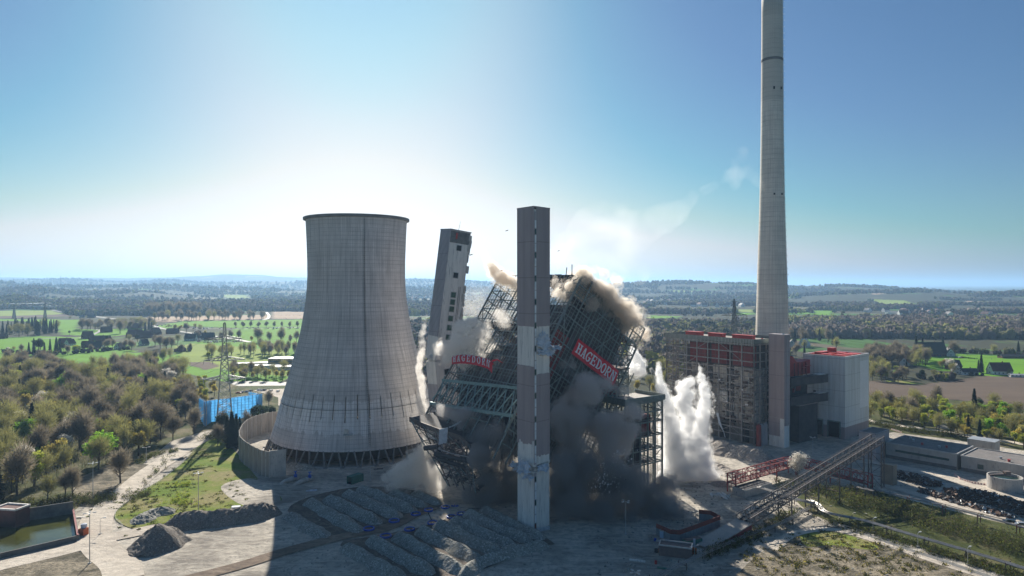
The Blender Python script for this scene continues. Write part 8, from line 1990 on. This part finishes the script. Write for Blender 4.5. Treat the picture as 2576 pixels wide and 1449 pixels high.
# long grey building by the access road
g = G(*r9(1000, 1065)); T, d, s = box_thing('long_shed', 'long narrow shed with glaring roof among the yellow-green trees', 'shed', g, (.85, -.5, 0), 6, 44, 4, mat('blue_grey_shed', (.12, .17, .25), (.09, .13, .2), .5), roof=M_SHEDR)
# scattered settlements: small houses on the far slopes
def village(name_lab, f, pts, n, seed, s=1.0, white=.6):
    rng = random.Random(seed); pl = [tuple(G(*f(*p))[:2]) for p in pts]; x0, x1 = min(p[0] for p in pl), max(p[0] for p in pl); y0, y1 = min(p[1] for p in pl), max(p[1] for p in pl)
    k = 0; t = 0
    while k < n and t < n * 40:
        t += 1; x, y = rng.uniform(x0, x1), rng.uniform(y0, y1)
        if not inside((x, y), pl): continue
        k += 1; a = rng.uniform(0, 3.14); l, w_, h, rh = rng.uniform(11, 17) * s, rng.uniform(9, 12) * s, 4.5 * s, 5 * s; av = Vector((math.cos(a), math.sin(a), 0)); bv = Vector((-av.y, av.x, 0)); g = Vector((x, y, H(x, y)))
        mb = MB(); mb.box(g + Z * h / 2, av * l / 2, bv * w_ / 2, Z * h / 2, 0)
        p = [g + av * sx * l / 2 + bv * sy * w_ / 2 + Z * h for sx, sy in ((-1, -1), (1, -1), (1, 1), (-1, 1))]; r0, r1 = g - av * l / 2 + Z * (h + rh), g + av * l / 2 + Z * (h + rh)
        mb.add(p + [r0, r1], [(0, 1, 5, 4), (2, 3, 4, 5)], 1); mb.add(p + [r0, r1], [(1, 2, 5), (3, 0, 4)], 0)
        o = mb.build('house', [M_RWALL if rng.random() < white else M_BRICK, rng.choice((M_RROOF, M_GROOF, M_GROOF, M_RROOF))], loc=g); tag(o, 'tiny ' + name_lab, 'house', name_lab + 's')
village('house of the village line beyond the chimney', r8, [(985, 462), (1200, 462), (1540, 470), (1560, 480), (1400, 484), (985, 474)], 46, 1, 1.25, .7)
village('house in the distant valley behind the leaning tower', lambda a, b: (a, b), [(1020, 742), (1090, 738), (1300, 740), (1300, 775), (1180, 790), (1080, 785), (1040, 775)], 110, 2, 1.6, .8)
village('house in the far settlement below the blue hills', r2p, [(620, 350), (1080, 350), (1120, 380), (1000, 405), (700, 390)], 40, 3, 1.3, .6)
village('house in the tree belt beyond the tall grove', r2p, [(1580, 370), (2150, 375), (2150, 410), (1600, 400)], 36, 4, 1.3, .6)
village('house on the far slopes across the valley', r8, [(40, 300), (760, 320), (760, 360), (300, 350), (20, 350)], 30, 5, 1.5, .7)
village('house in the woods on the right-hand slopes'.replace('right-hand', 'sunlit'), r8, [(1500, 370), (2350, 370), (2400, 420), (2100, 480), (1600, 400)], 34, 6, 1.5, .7)
# bright roofs that catch the sun
for x, y, f, l, lab in ((1690, 395, r8, 34, 'glaring pale hall roof in the valley beyond the filter building'), (1550, 468, r8, 24, 'glaring pale hall roof at the end of the village line'), (525, 322, r8, 40, 'pale hall roof in the valley behind the boiler house'), (445, 386, r8, 30, 'small pale hall roof in the valley behind the boiler house'), (2190, 543, r8, 26, 'pale hall roof in the brown wood'), (2540, 322, r8, 70, 'big blue-green hall on the far slope'), (1100, 832, lambda a, b: (a, b), 40, 'pale hall by the valley village')):
    g = G(*f(x, y)); g.z = H(g.x, g.y); box_thing('hall', lab, 'hall', g, (1, .1, 0), l * .4, l, 8, M_RWALL, roof=M_SHEDR)

# ------------------------------------------------------------------ cars
def car_proto(m):
    T = thing('parked_car', '', 'car', (0, 0, 0)); mb = MB()
    prof = [(-2.15, .35), (-2.2, .8), (-1.3, .95), (-.7, 1.42), (.7, 1.45), (1.5, .98), (2.15, .85), (2.2, .4)]; n = len(prof)
    vs = [(x, -.82, z) for x, z in prof] + [(x, .82, z) for x, z in prof]; mb.add(vs, [tuple(range(n - 1, -1, -1)), tuple(range(n, 2 * n))] + [(i, i + 1, n + i + 1, n + i) for i in range(n - 1)] + [(n - 1, 0, n, 2 * n - 1)]); mb.build('body', m, T)
    mb = MB(); mb.box((0, 0, 1.2), (1.05, 0, 0), (0, .835, 0), (0, 0, .17)); mb.build('window_glass', M_GLASS, T)
    for x in (-1.35, 1.35):
        for y in (-.8, .8): w_ = MB(); w_.tube([(x, y - .1, .33), (x, y + .1, .33)], .33, 10); w_.build('wheel', M_BLACK, T)
    return T
CARM = [mat('white_car_paint', (.75, .75, .76), None, 1, .2, kind='obj'), mat('silver_car_paint', (.45, .46, .48), None, 1, .25, metal=.5, kind='obj'), mat('black_car_paint', (.025, .025, .03), None, 1, .2, kind='obj'), mat('red_car_paint', (.35, .03, .03), None, 1, .25, kind='obj'), mat('blue_car_paint', (.04, .08, .25), None, 1, .25, kind='obj')]
CP = [car_proto(m) for m in CARM]; CN = ['white', 'silver', 'black', 'red', 'blue']; CU = set(); cr = random.Random(9)
def car(g, a, place, group, k=None):
    k = cr.randrange(5) if k is None else k; lab = f'{CN[k]} car {place}'
    if k in CU: return dup(CP[k], g, a, (1, 1, 1), lab, group)
    CU.add(k); o = CP[k]; o.location = g; o.rotation_euler = (0, 0, a); o['label'] = lab; o['group'] = group
for x, y, a in ((1905, 1098, .2), (1937, 1092, 1.5), (1972, 1088, 1.5), (2003, 1082, 1.5), (2068, 1075, 1.4), (2090, 1078, 1.4), (2115, 1076, 1.5), (2165, 1080, 1.5), (2220, 1085, 1.5)): car(G(*r2p(x, y), .14), a, 'parked behind the blue netting', 'cars behind the netting', 0 if x in (1937, 2068, 2090) else None)
for k in range(46): car(G(*r2p(1500 + cr.random() * 920, 578 + cr.uniform(-5, 5)), .25), cr.choice((0, .1, 1.5)), 'in the long line of cars parked along the avenue', 'cars parked along the avenue')
for k in range(26): car(G(*r2p(1570 + cr.random() * 180, 680 + cr.uniform(-7, 14)), .2), cr.uniform(0, 3), 'in the crowded car park by the white house', 'cars in the crowded car park')
for k in range(14): car(G(*r2p(1200 + cr.random() * 280, 553 + cr.uniform(-4, 16)), .3), .3, 'standing on the far road behind the hamlet', 'cars on the far road')
for x, y in ((1235, 296), (1475, 310), (1520, 313), (1555, 312)): car(G(*r9(x, y), .2), .2, 'parked by the houses at the wood edge', 'cars at the wood edge')
car(G(*r7(2480, 718), .3), -.4, 'leaving along the track beside the scrap', 'cars on the track', 2); car(G(*r7(2560, 738), .3), -.4, 'parked on the track near the picture edge, beside the scrap', 'cars on the near track', 1)
# ------------------------------------------------------------------ people watching from the fields: many tiny standing figures
def person_proto(m, name):
    bm_v = [(0, 0, .95), (0, 0, 1.2), (0, 0, 1.45), (0, 0, 1.6), (0, 0, 1.72), (-.1, 0, .9), (-.12, .02, .45), (-.13, 0, .04), (.1, 0, .9), (.12, -.02, .45), (.13, 0, .04), (-.2, 0, 1.42), (-.27, .02, 1.15), (-.26, -.05, .88), (.2, 0, 1.42), (.27, .02, 1.15), (.26, -.05, .88)]
    e = [(0, 1), (1, 2), (2, 3), (3, 4), (0, 5), (5, 6), (6, 7), (0, 8), (8, 9), (9, 10), (2, 11), (11, 12), (12, 13), (2, 14), (14, 15), (15, 16)]
    rad = [.15, .14, .15, .07, .11, .10, .07, .05, .10, .07, .05, .07, .05, .04, .07, .05, .04]
    me = bpy.data.meshes.new('person'); me.from_pydata(bm_v, e, []); o = bpy.data.objects.new('person', me); COL.objects.link(o); sk = o.modifiers.new('s', 'SKIN'); sv = me.skin_vertices[0].data
    for v, r in zip(sv, rad): v.radius = (r, r * .8)
    sv[0].use_root = True
    dg = bpy.context.evaluated_depsgraph_get(); dg.update(); m2 = bpy.data.meshes.new_from_object(o.evaluated_get(dg)); bpy.data.objects.remove(o)
    m2.materials.clear(); m2.materials.append(m); p = bpy.data.objects.new('person', m2); COL.objects.link(p); return p
pm = [person_proto(mat('dark_clothes', (.05, .05, .07), None, 1, .9, kind='obj'), 'd'), person_proto(mat('blue_clothes', (.08, .12, .3), None, 1, .9, kind='obj'), 'b'), person_proto(mat('red_clothes', (.35, .06, .05), None, 1, .9, kind='obj'), 'r')]
pw = ['dark', 'blue', 'red']; pu = set(); pr_ = random.Random(2)
def person(g, place, group):
    k = pr_.choice((0, 0, 0, 1, 2)); lab = f'person in {pw[k]} clothes {place}'
    if k in pu: o = pm[k].copy(); COL.objects.link(o)
    else: o = pm[k]; pu.add(k)
    o.location = g; o.rotation_euler = (0, 0, pr_.uniform(0, 6.28)); o['label'] = lab; o['category'] = 'person'; o['group'] = group
for k in range(120):
    x = 2195 + pr_.random() * 240; y = pr_.choice((pr_.uniform(446, 466), pr_.uniform(470, 480), pr_.uniform(494, 504))); person(G(*r2p(x, y), .3), 'standing in the pale stubble field', 'people in the stubble field')
for x, y in ((1415, 808), (1422, 808), (1429, 808), (1434, 808), (1467, 868)): person(G(*r2p(x, y), .15), 'walking across the meadow by the hamlet', 'people on the meadow')
for x, y in ((1650, 322), (1735, 330), (1768, 333), (1820, 330), (1978, 340), (1895, 400)): person(G(*r9(x, y), .1), 'standing in the green field by the farm', 'people in the green field')
for k in range(24): person(G(*r2p(1700 + pr_.random() * 290, 688 + pr_.uniform(-4, 4)), .35), 'walking along the road from the car park', 'people on the road')
# ------------------------------------------------------------------ dust and smoke: closed lumpy bodies filled with a scattering volume
def smoke_mat(name, color, dens, aniso=.3, nscale=.12, lo=.38, hi=.62, absorb=None):
    m = bpy.data.materials.new(name); m.use_nodes = True; N = m.node_tree.nodes; L = m.node_tree.links; N.clear()
    o = N.new('ShaderNodeOutputMaterial'); v = N.new('ShaderNodeVolumePrincipled'); v.inputs['Color'].default_value = (*color, 1); v.inputs['Anisotropy'].default_value = aniso
    if absorb: v.inputs['Absorption Color'].default_value = (*absorb, 1)
    p = coords(N, L, 'world'); n = tnoise(N, L, p, nscale, 5, .62, .4)
    f = ramp(N, L, n, [(lo, 0.0), (hi, 1.0)])
    L.new(mth(N, L, 'MULTIPLY', f, dens), v.inputs['Density']); L.new(v.outputs[0], o.inputs['Volume'])
    m.cycles.volume_step_rate = .22
    return m
TEX = []
for i, s_ in enumerate((9.0, 3.2, 1.3)):
    t = bpy.data.textures.new(f'billow_{i}', 'CLOUDS'); t.noise_scale = s_; t.noise_depth = 2; TEX.append(t)
def cloud(name, label, cat, balls, ms, vox=1.1, big=3.0, small=1.4, seed=1, stuff=True, fill=2, link=True):
    root = None
    for k, m in enumerate(ms):
        f = (0.86, 1.12, 1.42)[k] if len(ms) > 1 else 1.0
        o = puff((name, 'dust_body', 'dust_wisps')[k] if stuff or k else name, balls, m, f, vox * (1, 1.15, 1.3)[k], big * (.8, 1.2, 1.6)[k], small * (.8, 1.15, 1.5)[k], seed + k * 31, fill, link)
        if root is None:
            root = o; tag(o, label, cat)
            if stuff: del o['category']; o['kind'] = 'stuff'
        else: o.parent = root; o.location = o.location - root.location
    return root
def puff(name, balls, m, grow, vox, big, small, seed, fill, link):
    """balls: (px, py, radius in picture units, distance)"""
    rng = random.Random(seed); mb = MB(); B = []
    for x, y, r, d in balls: B.append((W(x, y, d), r / F * d * 1.1 * grow))
    for (c, r), (e, q) in zip(list(B), list(B)[1:]):   # close the gaps along the plume
        l = (e - c).length
        if link and l < 2.6 * (r + q):
            n_ = int(l / (.45 * min(r, q))) if min(r, q) > 0 else 0
            for k in range(1, min(n_, 8)): B.append((c.lerp(e, k / n_), r + (q - r) * k / n_))
    for i, (c, r) in enumerate(list(B)):
        for k in range(fill if link else 1):
            v = Vector((rng.gauss(0, 1), rng.gauss(0, 1), rng.gauss(0, 1))).normalized(); B.append((c + v * r * .75, r * rng.uniform(.35, .6)))
    for c, r in B:
        c.z = max(c.z, r * .25)
        n = 10; vs = []; fs = []
        for i in range(n + 1):
            th = math.pi * i / n
            for j in range(2 * n): ph = math.pi * j / n; vs.append(c + Vector((math.sin(th) * math.cos(ph), math.sin(th) * math.sin(ph), math.cos(th))) * r)
        for i in range(n):
            for j in range(2 * n): fs.append((i * 2 * n + j, (i + 1) * 2 * n + j, (i + 1) * 2 * n + (j + 1) % (2 * n), i * 2 * n + (j + 1) % (2 * n)))
        mb.add(vs, fs)
    t = mb.build('tmp', m)
    r = t.modifiers.new('r', 'REMESH'); r.mode = 'VOXEL'; r.voxel_size = vox
    for tx, st in zip(TEX, (big, small, small * .45)):
        if st: dm = t.modifiers.new('d', 'DISPLACE'); dm.texture = tx; dm.strength = st; dm.mid_level = .45; dm.texture_coords = 'GLOBAL'
    dg = bpy.context.evaluated_depsgraph_get(); dg.update()
    me = bpy.data.meshes.new_from_object(t.evaluated_get(dg)); me.name = name
    import bmesh   # drop the little balls that float free of the main body
    bm = bmesh.new(); bm.from_mesh(me); seen = set(); isl = []
    for v0 in bm.verts:
        if v0 in seen: continue
        st = [v0]; seen.add(v0); cur = []
        while st:
            v = st.pop(); cur.append(v)
            for e in v.link_edges:
                w_ = e.other_vert(v)
                if w_ not in seen: seen.add(w_); st.append(w_)
        isl.append(cur)
    big_ = max(len(c) for c in isl)
    bmesh.ops.delete(bm, geom=[v for c in isl if len(c) < .12 * big_ for v in c], context='VERTS'); bm.to_mesh(me); bm.free()
    old = t.data; bpy.data.objects.remove(t); bpy.data.meshes.remove(old)
    c = Vector((0, 0, 0)); n = len(me.vertices)
    for v in me.vertices: c += v.co
    c /= n; c.z = 0
    for v in me.vertices:
        v.co -= c
        if v.co.z < .35: v.co.z = .35
    me.materials.clear(); me.materials.append(m)
    o = bpy.data.objects.new(name, me); o.location = c; COL.objects.link(o)
    return o
def smoke_set(name, color, dens, aniso, nscale, lo=.40, hi=.60, soft=.22):
    """a dense core, a looser body and thin wisps around them"""
    return [smoke_mat(name + '_core', color, dens, aniso, nscale, lo - .04, hi - .03), smoke_mat(name + '_body', color, dens * .45, aniso, nscale * 1.3, lo + .03, hi), smoke_mat(name + '_wisps', color, dens * soft, aniso, nscale * 1.8, lo + .08, hi + .05)]
S_WHITE = smoke_set('white_water_mist', (.995, .995, .995), .9, .35, .22)
S_CREAM = smoke_set('cream_dust', (.99, .965, .93), .45, .4, .20)
S_BROWN = smoke_set('brown_dust', (.885, .83, .76), .7, .45, .20)
S_GREY = smoke_set('grey_dust', (.76, .74, .73), .50, .25, .17)
S_DARK = smoke_set('shade_tinted_dust', (.50, .49, .49), .45, .1, .14)  # shade over this dust is put into its dark scattering colour
S_VEIL = smoke_set('dust_veil', (.95, .92, .88), .13, .4, .16)
S_THIN = [smoke_mat('thin_pale_dust', (.99, .97, .94), .022, .4, .045, .40, .70)]
D = 318
def at(d, *b): return [(x, y, r, d) for x, y, r in b]
cloud('white_jet', 'twin white water jets shooting up before the intact boiler house', 'water jet', at(316, (1654, 903, 1.6), (1655, 912, 3), (1657, 925, 4.5), (1658, 942, 7), (1661, 962, 9), (1666, 984, 12), (1673, 1008, 15), (1680, 1040, 18), (1686, 1075, 22), (1694, 1115, 27), (1702, 1155, 30), (1706, 1195, 34), (1712, 1228, 34),
    (1758, 912, 1.6), (1759, 922, 3), (1762, 937, 5), (1766, 954, 8), (1771, 973, 11), (1775, 995, 12), (1775, 1020, 14), (1769, 1048, 16), (1763, 1080, 17), (1759, 1120, 21), (1762, 1160, 24), (1765, 1200, 30), (1752, 1232, 32), (1732, 962, 11), (1718, 975, 14), (1728, 998, 16), (1710, 1015, 15), (1735, 1045, 14), (1722, 1100, 16), (1735, 1150, 24), (1730, 1200, 30), (1790, 1238, 16), (1672, 1236, 20)),
    S_WHITE, vox=.6, big=1.2, small=1.8, seed=3, stuff=False)
def billow(seed, poly, n, r0, r1, d0, d1):
    """balls spread at random over a region seen in the picture, between two distances"""
    rng = random.Random(seed); x0, x1 = min(p[0] for p in poly), max(p[0] for p in poly); y0, y1 = min(p[1] for p in poly), max(p[1] for p in poly); out = []
    while len(out) < n:
        x, y = rng.uniform(x0, x1), rng.uniform(y0, y1)
        if inside((x, y), poly): out.append((x, y, r0 + (r1 - r0) * rng.random() ** 1.6, rng.uniform(d0, d1)))
    return out
edge = []
rng = random.Random(8)
for i in range(40):   # dust rolling over the top edge of the wide wall, following the steel
    t = i / 39; x, y = 1462 + 150 * t, 688 + 145 * t; d = 291 + 21 * t
    edge.append((x + rng.uniform(-6, 14), y + rng.uniform(-16, 16) - 6 * math.sin(3.1 * t), rng.uniform(9, 17) * (.8 + .5 * math.sin(3.1 * t)), d + rng.uniform(-4, 4)))
edge += billow(5, [(1440, 690), (1500, 700), (1600, 780), (1612, 850), (1570, 830), (1500, 770), (1440, 740)], 26, 8, 20, 290, 306)
edge += [(1392, 690, 5, 292), (1400, 712, 9, 291), (1404, 740, 14, 290), (1420, 755, 12, 290), (1432, 722, 13, 291), (1448, 705, 10, 291), (1463, 676, 5, 293), (1470, 662, 3, 294), (1500, 676, 8, 298), (1520, 688, 9, 300), (1550, 708, 10, 304), (1608, 868, 7, 309)]
cloud('dust_cloud', 'thick brown and cream dust pouring off the top edge of the tipping frame', 'dust', edge, S_BROWN, vox=.7, big=3.0, small=2.4, seed=5, link=False)
cloud('dust_cloud', 'dark brown plume rising from the far top corner of the lattice', 'dust', at(322, (1206, 619, 3), (1212, 628, 5), (1220, 642, 7), (1228, 657, 9), (1238, 672, 11), (1250, 690, 14), (1268, 700, 15), (1288, 712, 16), (1300, 735, 14), (1238, 690, 8)), S_BROWN, vox=.7, big=1.8, small=1.5, seed=6)
cloud('dust_cloud', 'sunlit cream dust between the leaning tower and the lattice', 'dust', billow(7, [(1105, 850), (1140, 835), (1175, 792), (1200, 800), (1215, 850), (1255, 850), (1240, 910), (1130, 912), (1105, 890)], 46, 7, 20, 305, 316), S_CREAM, vox=.7, big=3.0, small=2.4, seed=7, link=False)
cloud('dust_cloud', 'thin cream dust trailing across the lattice above the shorter banner', 'dust', billow(27, [(1170, 780), (1290, 720), (1300, 940), (1250, 990), (1200, 940)], 20, 6, 16, 296, 312), S_VEIL, vox=.9, big=4.5, small=2.8, seed=27, link=False)
cloud('dust_cloud', 'glowing white dust cloud rolling out at the foot of the tipping bay', 'dust', at(290, (965, 1203, 7), (984, 1194, 11), (1005, 1182, 15), (1030, 1166, 18), (1052, 1150, 19), (1068, 1130, 16), (1078, 1106, 11), (1084, 1084, 7), (1058, 1180, 24), (1030, 1198, 20), (1000, 1216, 15), (1075, 1200, 22), (980, 1226, 9), (1100, 1185, 17), (1112, 1210, 16), (1088, 1222, 18)), S_CREAM, vox=.7, big=1.8, small=1.7, seed=8)
cloud('dust_cloud', 'bright dust curling between the cooling tower and the leaning tower', 'dust', at(342, (1070, 790, 3), (1066, 820, 5), (1060, 850, 5), (1064, 880, 6), (1056, 905, 8), (1052, 935, 8), (1060, 962, 9), (1060, 1000, 10), (1064, 1035, 11), (1068, 1070, 12)), S_CREAM, vox=.7, big=1.6, small=1.5, seed=9)
cloud('dust_cloud', 'great grey dust mass falling in front of the tipping frame', 'dust', billow(10, [(1405, 1010), (1470, 955), (1540, 965), (1575, 950), (1600, 1010), (1590, 1100), (1600, 1220), (1400, 1250)], 92, 11, 30, 268, 282), S_GREY, vox=1.0, big=2.6, small=2.0, seed=10, link=False)
cloud('dust_cloud', 'lighter dust trickling down the wide wall below the long banner', 'dust', billow(20, [(1400, 860), (1440, 900), (1560, 985), (1580, 940), (1600, 960), (1560, 1040), (1420, 1010)], 22, 5, 13, 276, 284), S_VEIL, vox=.9, big=2.2, small=1.6, seed=20, link=False)
cloud('dust_cloud', 'shaded dust, coloured almost black, spreading over the ground behind the upright stair tower', 'dust', billow(11, [(1385, 1170), (1480, 1180), (1560, 1170), (1640, 1190), (1690, 1250), (1720, 1285), (1660, 1310), (1560, 1318), (1400, 1300)], 86, 10, 32, 258, 272), S_DARK, vox=1.0, big=3.4, small=2.6, seed=11, link=False)
cloud('dust_cloud', 'dust coloured dark for shade, filling the hollow under the lattice girder', 'dust', billow(12, [(1195, 1090), (1250, 1050), (1305, 1060), (1310, 1290), (1240, 1290), (1190, 1260), (1150, 1240), (1190, 1200)], 66, 10, 28, 270, 288), S_DARK, vox=1.0, big=2.6, small=2.0, seed=12, link=False)
cloud('dust_cloud', 'grey dust puffing out under the lattice girder towards the bay', 'dust', at(290, (1105, 1028, 9), (1130, 1038, 14), (1158, 1046, 17), (1195, 1042, 16), (1225, 1055, 14), (1188, 1076, 12), (1205, 1066, 9), (1160, 1072, 10)), S_GREY, vox=.8, big=2.0, small=1.6, seed=13)
cloud('white_spray', 'pointed white spray rising behind the annex frame', 'water spray', at(338, (1589, 868, 2), (1592, 882, 5), (1598, 898, 10), (1606, 915, 14), (1600, 930, 16), (1585, 925, 10), (1612, 935, 10)), S_WHITE, vox=.6, big=1.4, small=1.4, seed=14, stuff=False)
cloud('dust_cloud', 'pale dust drifting low over the yard beside the annex frame', 'dust', at(272, (1640, 1275, 10), (1668, 1268, 12), (1695, 1255, 10), (1655, 1300, 9), (1622, 1290, 9), (1700, 1292, 6)), S_GREY, vox=.8, big=1.8, small=1.4, seed=15)
cloud('thin_smoke', 'thin pale smoke hanging in the sky beside the chimney', 'smoke', at(415, (1868, 384, 14), (1860, 405, 20), (1878, 425, 20), (1842, 440, 16), (1822, 452, 10), (1900, 448, 14), (1922, 470, 9), (1800, 465, 8), (1770, 480, 10), (1850, 460, 12)), S_THIN, vox=1.6, big=5, small=2.5, seed=16)
cloud('thin_smoke', 'veil of pale dust drifting up from the tipping frame', 'smoke', at(330, (1380, 680, 40), (1430, 640, 46), (1490, 600, 50), (1550, 560, 48), (1540, 640, 50), (1600, 590, 40), (1650, 555, 34), (1700, 530, 26), (1590, 680, 36), (1740, 505, 20), (1480, 560, 40)), S_THIN, vox=2.5, big=9, small=4, seed=17)
cloud('thin_smoke', 'veil of pale dust behind the leaning tower and the lattice', 'smoke', at(362, (1190, 760, 40), (1230, 800, 50), (1270, 740, 40), (1200, 840, 40), (1290, 680, 30)), S_THIN, vox=2.5, big=7, small=3, seed=18)
# glittering fragments falling through the dust
def fragments():
    rng = random.Random(4); mb = MB()
    for i in range(340):
        t = rng.random(); x = 1570 - 60 * t + rng.gauss(0, 12 + 10 * t); y = 1130 + 110 * t + rng.gauss(0, 10); p = W(x, y, 262 + rng.uniform(-3, 3)); s = rng.uniform(.05, .22)
        mb.box(p, Vector((rng.uniform(-1, 1), rng.uniform(-1, 1), rng.uniform(-1, 1))) * s, Vector((rng.uniform(-1, 1), rng.uniform(-1, 1), rng.uniform(-1, 1))) * s, Vector((.02, .02, .02)))
    o = mb.build('falling_debris', M_LETTER, loc=W(1540, 1190, 262)); o['kind'] = 'stuff'; o['label'] = 'shower of small pale fragments falling through the dark dust'
    mb = MB()
    for (x, y, d, s) in ((1275, 580, 300, .5), (1262, 680, 300, .4), (1405, 631, 290, .4), (1434, 698, 288, .7), (1446, 704, 288, .6), (1410, 724, 288, .5), (1185, 641, 320, .6), (1236, 714, 318, .4)):
        c = W(x, y, d); mb.box(c, Vector((s, .2, .3 * s)), Vector((-.1, s * .5, 0)), Vector((.1, 0, s * .4)))
    o = mb.build('flying_debris', M_DARK, loc=W(1275, 580, 300)); o['kind'] = 'stuff'; o['label'] = 'dark scraps of steel flying above the collapsing frame'
fragments()
# ------------------------------------------------------------------ haze
def haze():
    m = bpy.data.materials.new('haze'); m.use_nodes = True; N = m.node_tree.nodes; N.clear()
    o = N.new('ShaderNodeOutputMaterial'); v = N.new('ShaderNodeVolumePrincipled')
    v.inputs['Color'].default_value = (0.40, 0.66, 1.0, 1); v.inputs['Density'].default_value = 7.5e-5; v.inputs['Anisotropy'].default_value = 0.35
    m.node_tree.links.new(v.outputs[0], o.inputs['Volume'])
    mb = MB(); mb.abox(-80000, 80000, -80000, 80000, -1.5, 300)
    h = mb.build('haze', m); h['kind'] = 'stuff'; h['label'] = 'pale blue haze in the air over the valley'
haze()
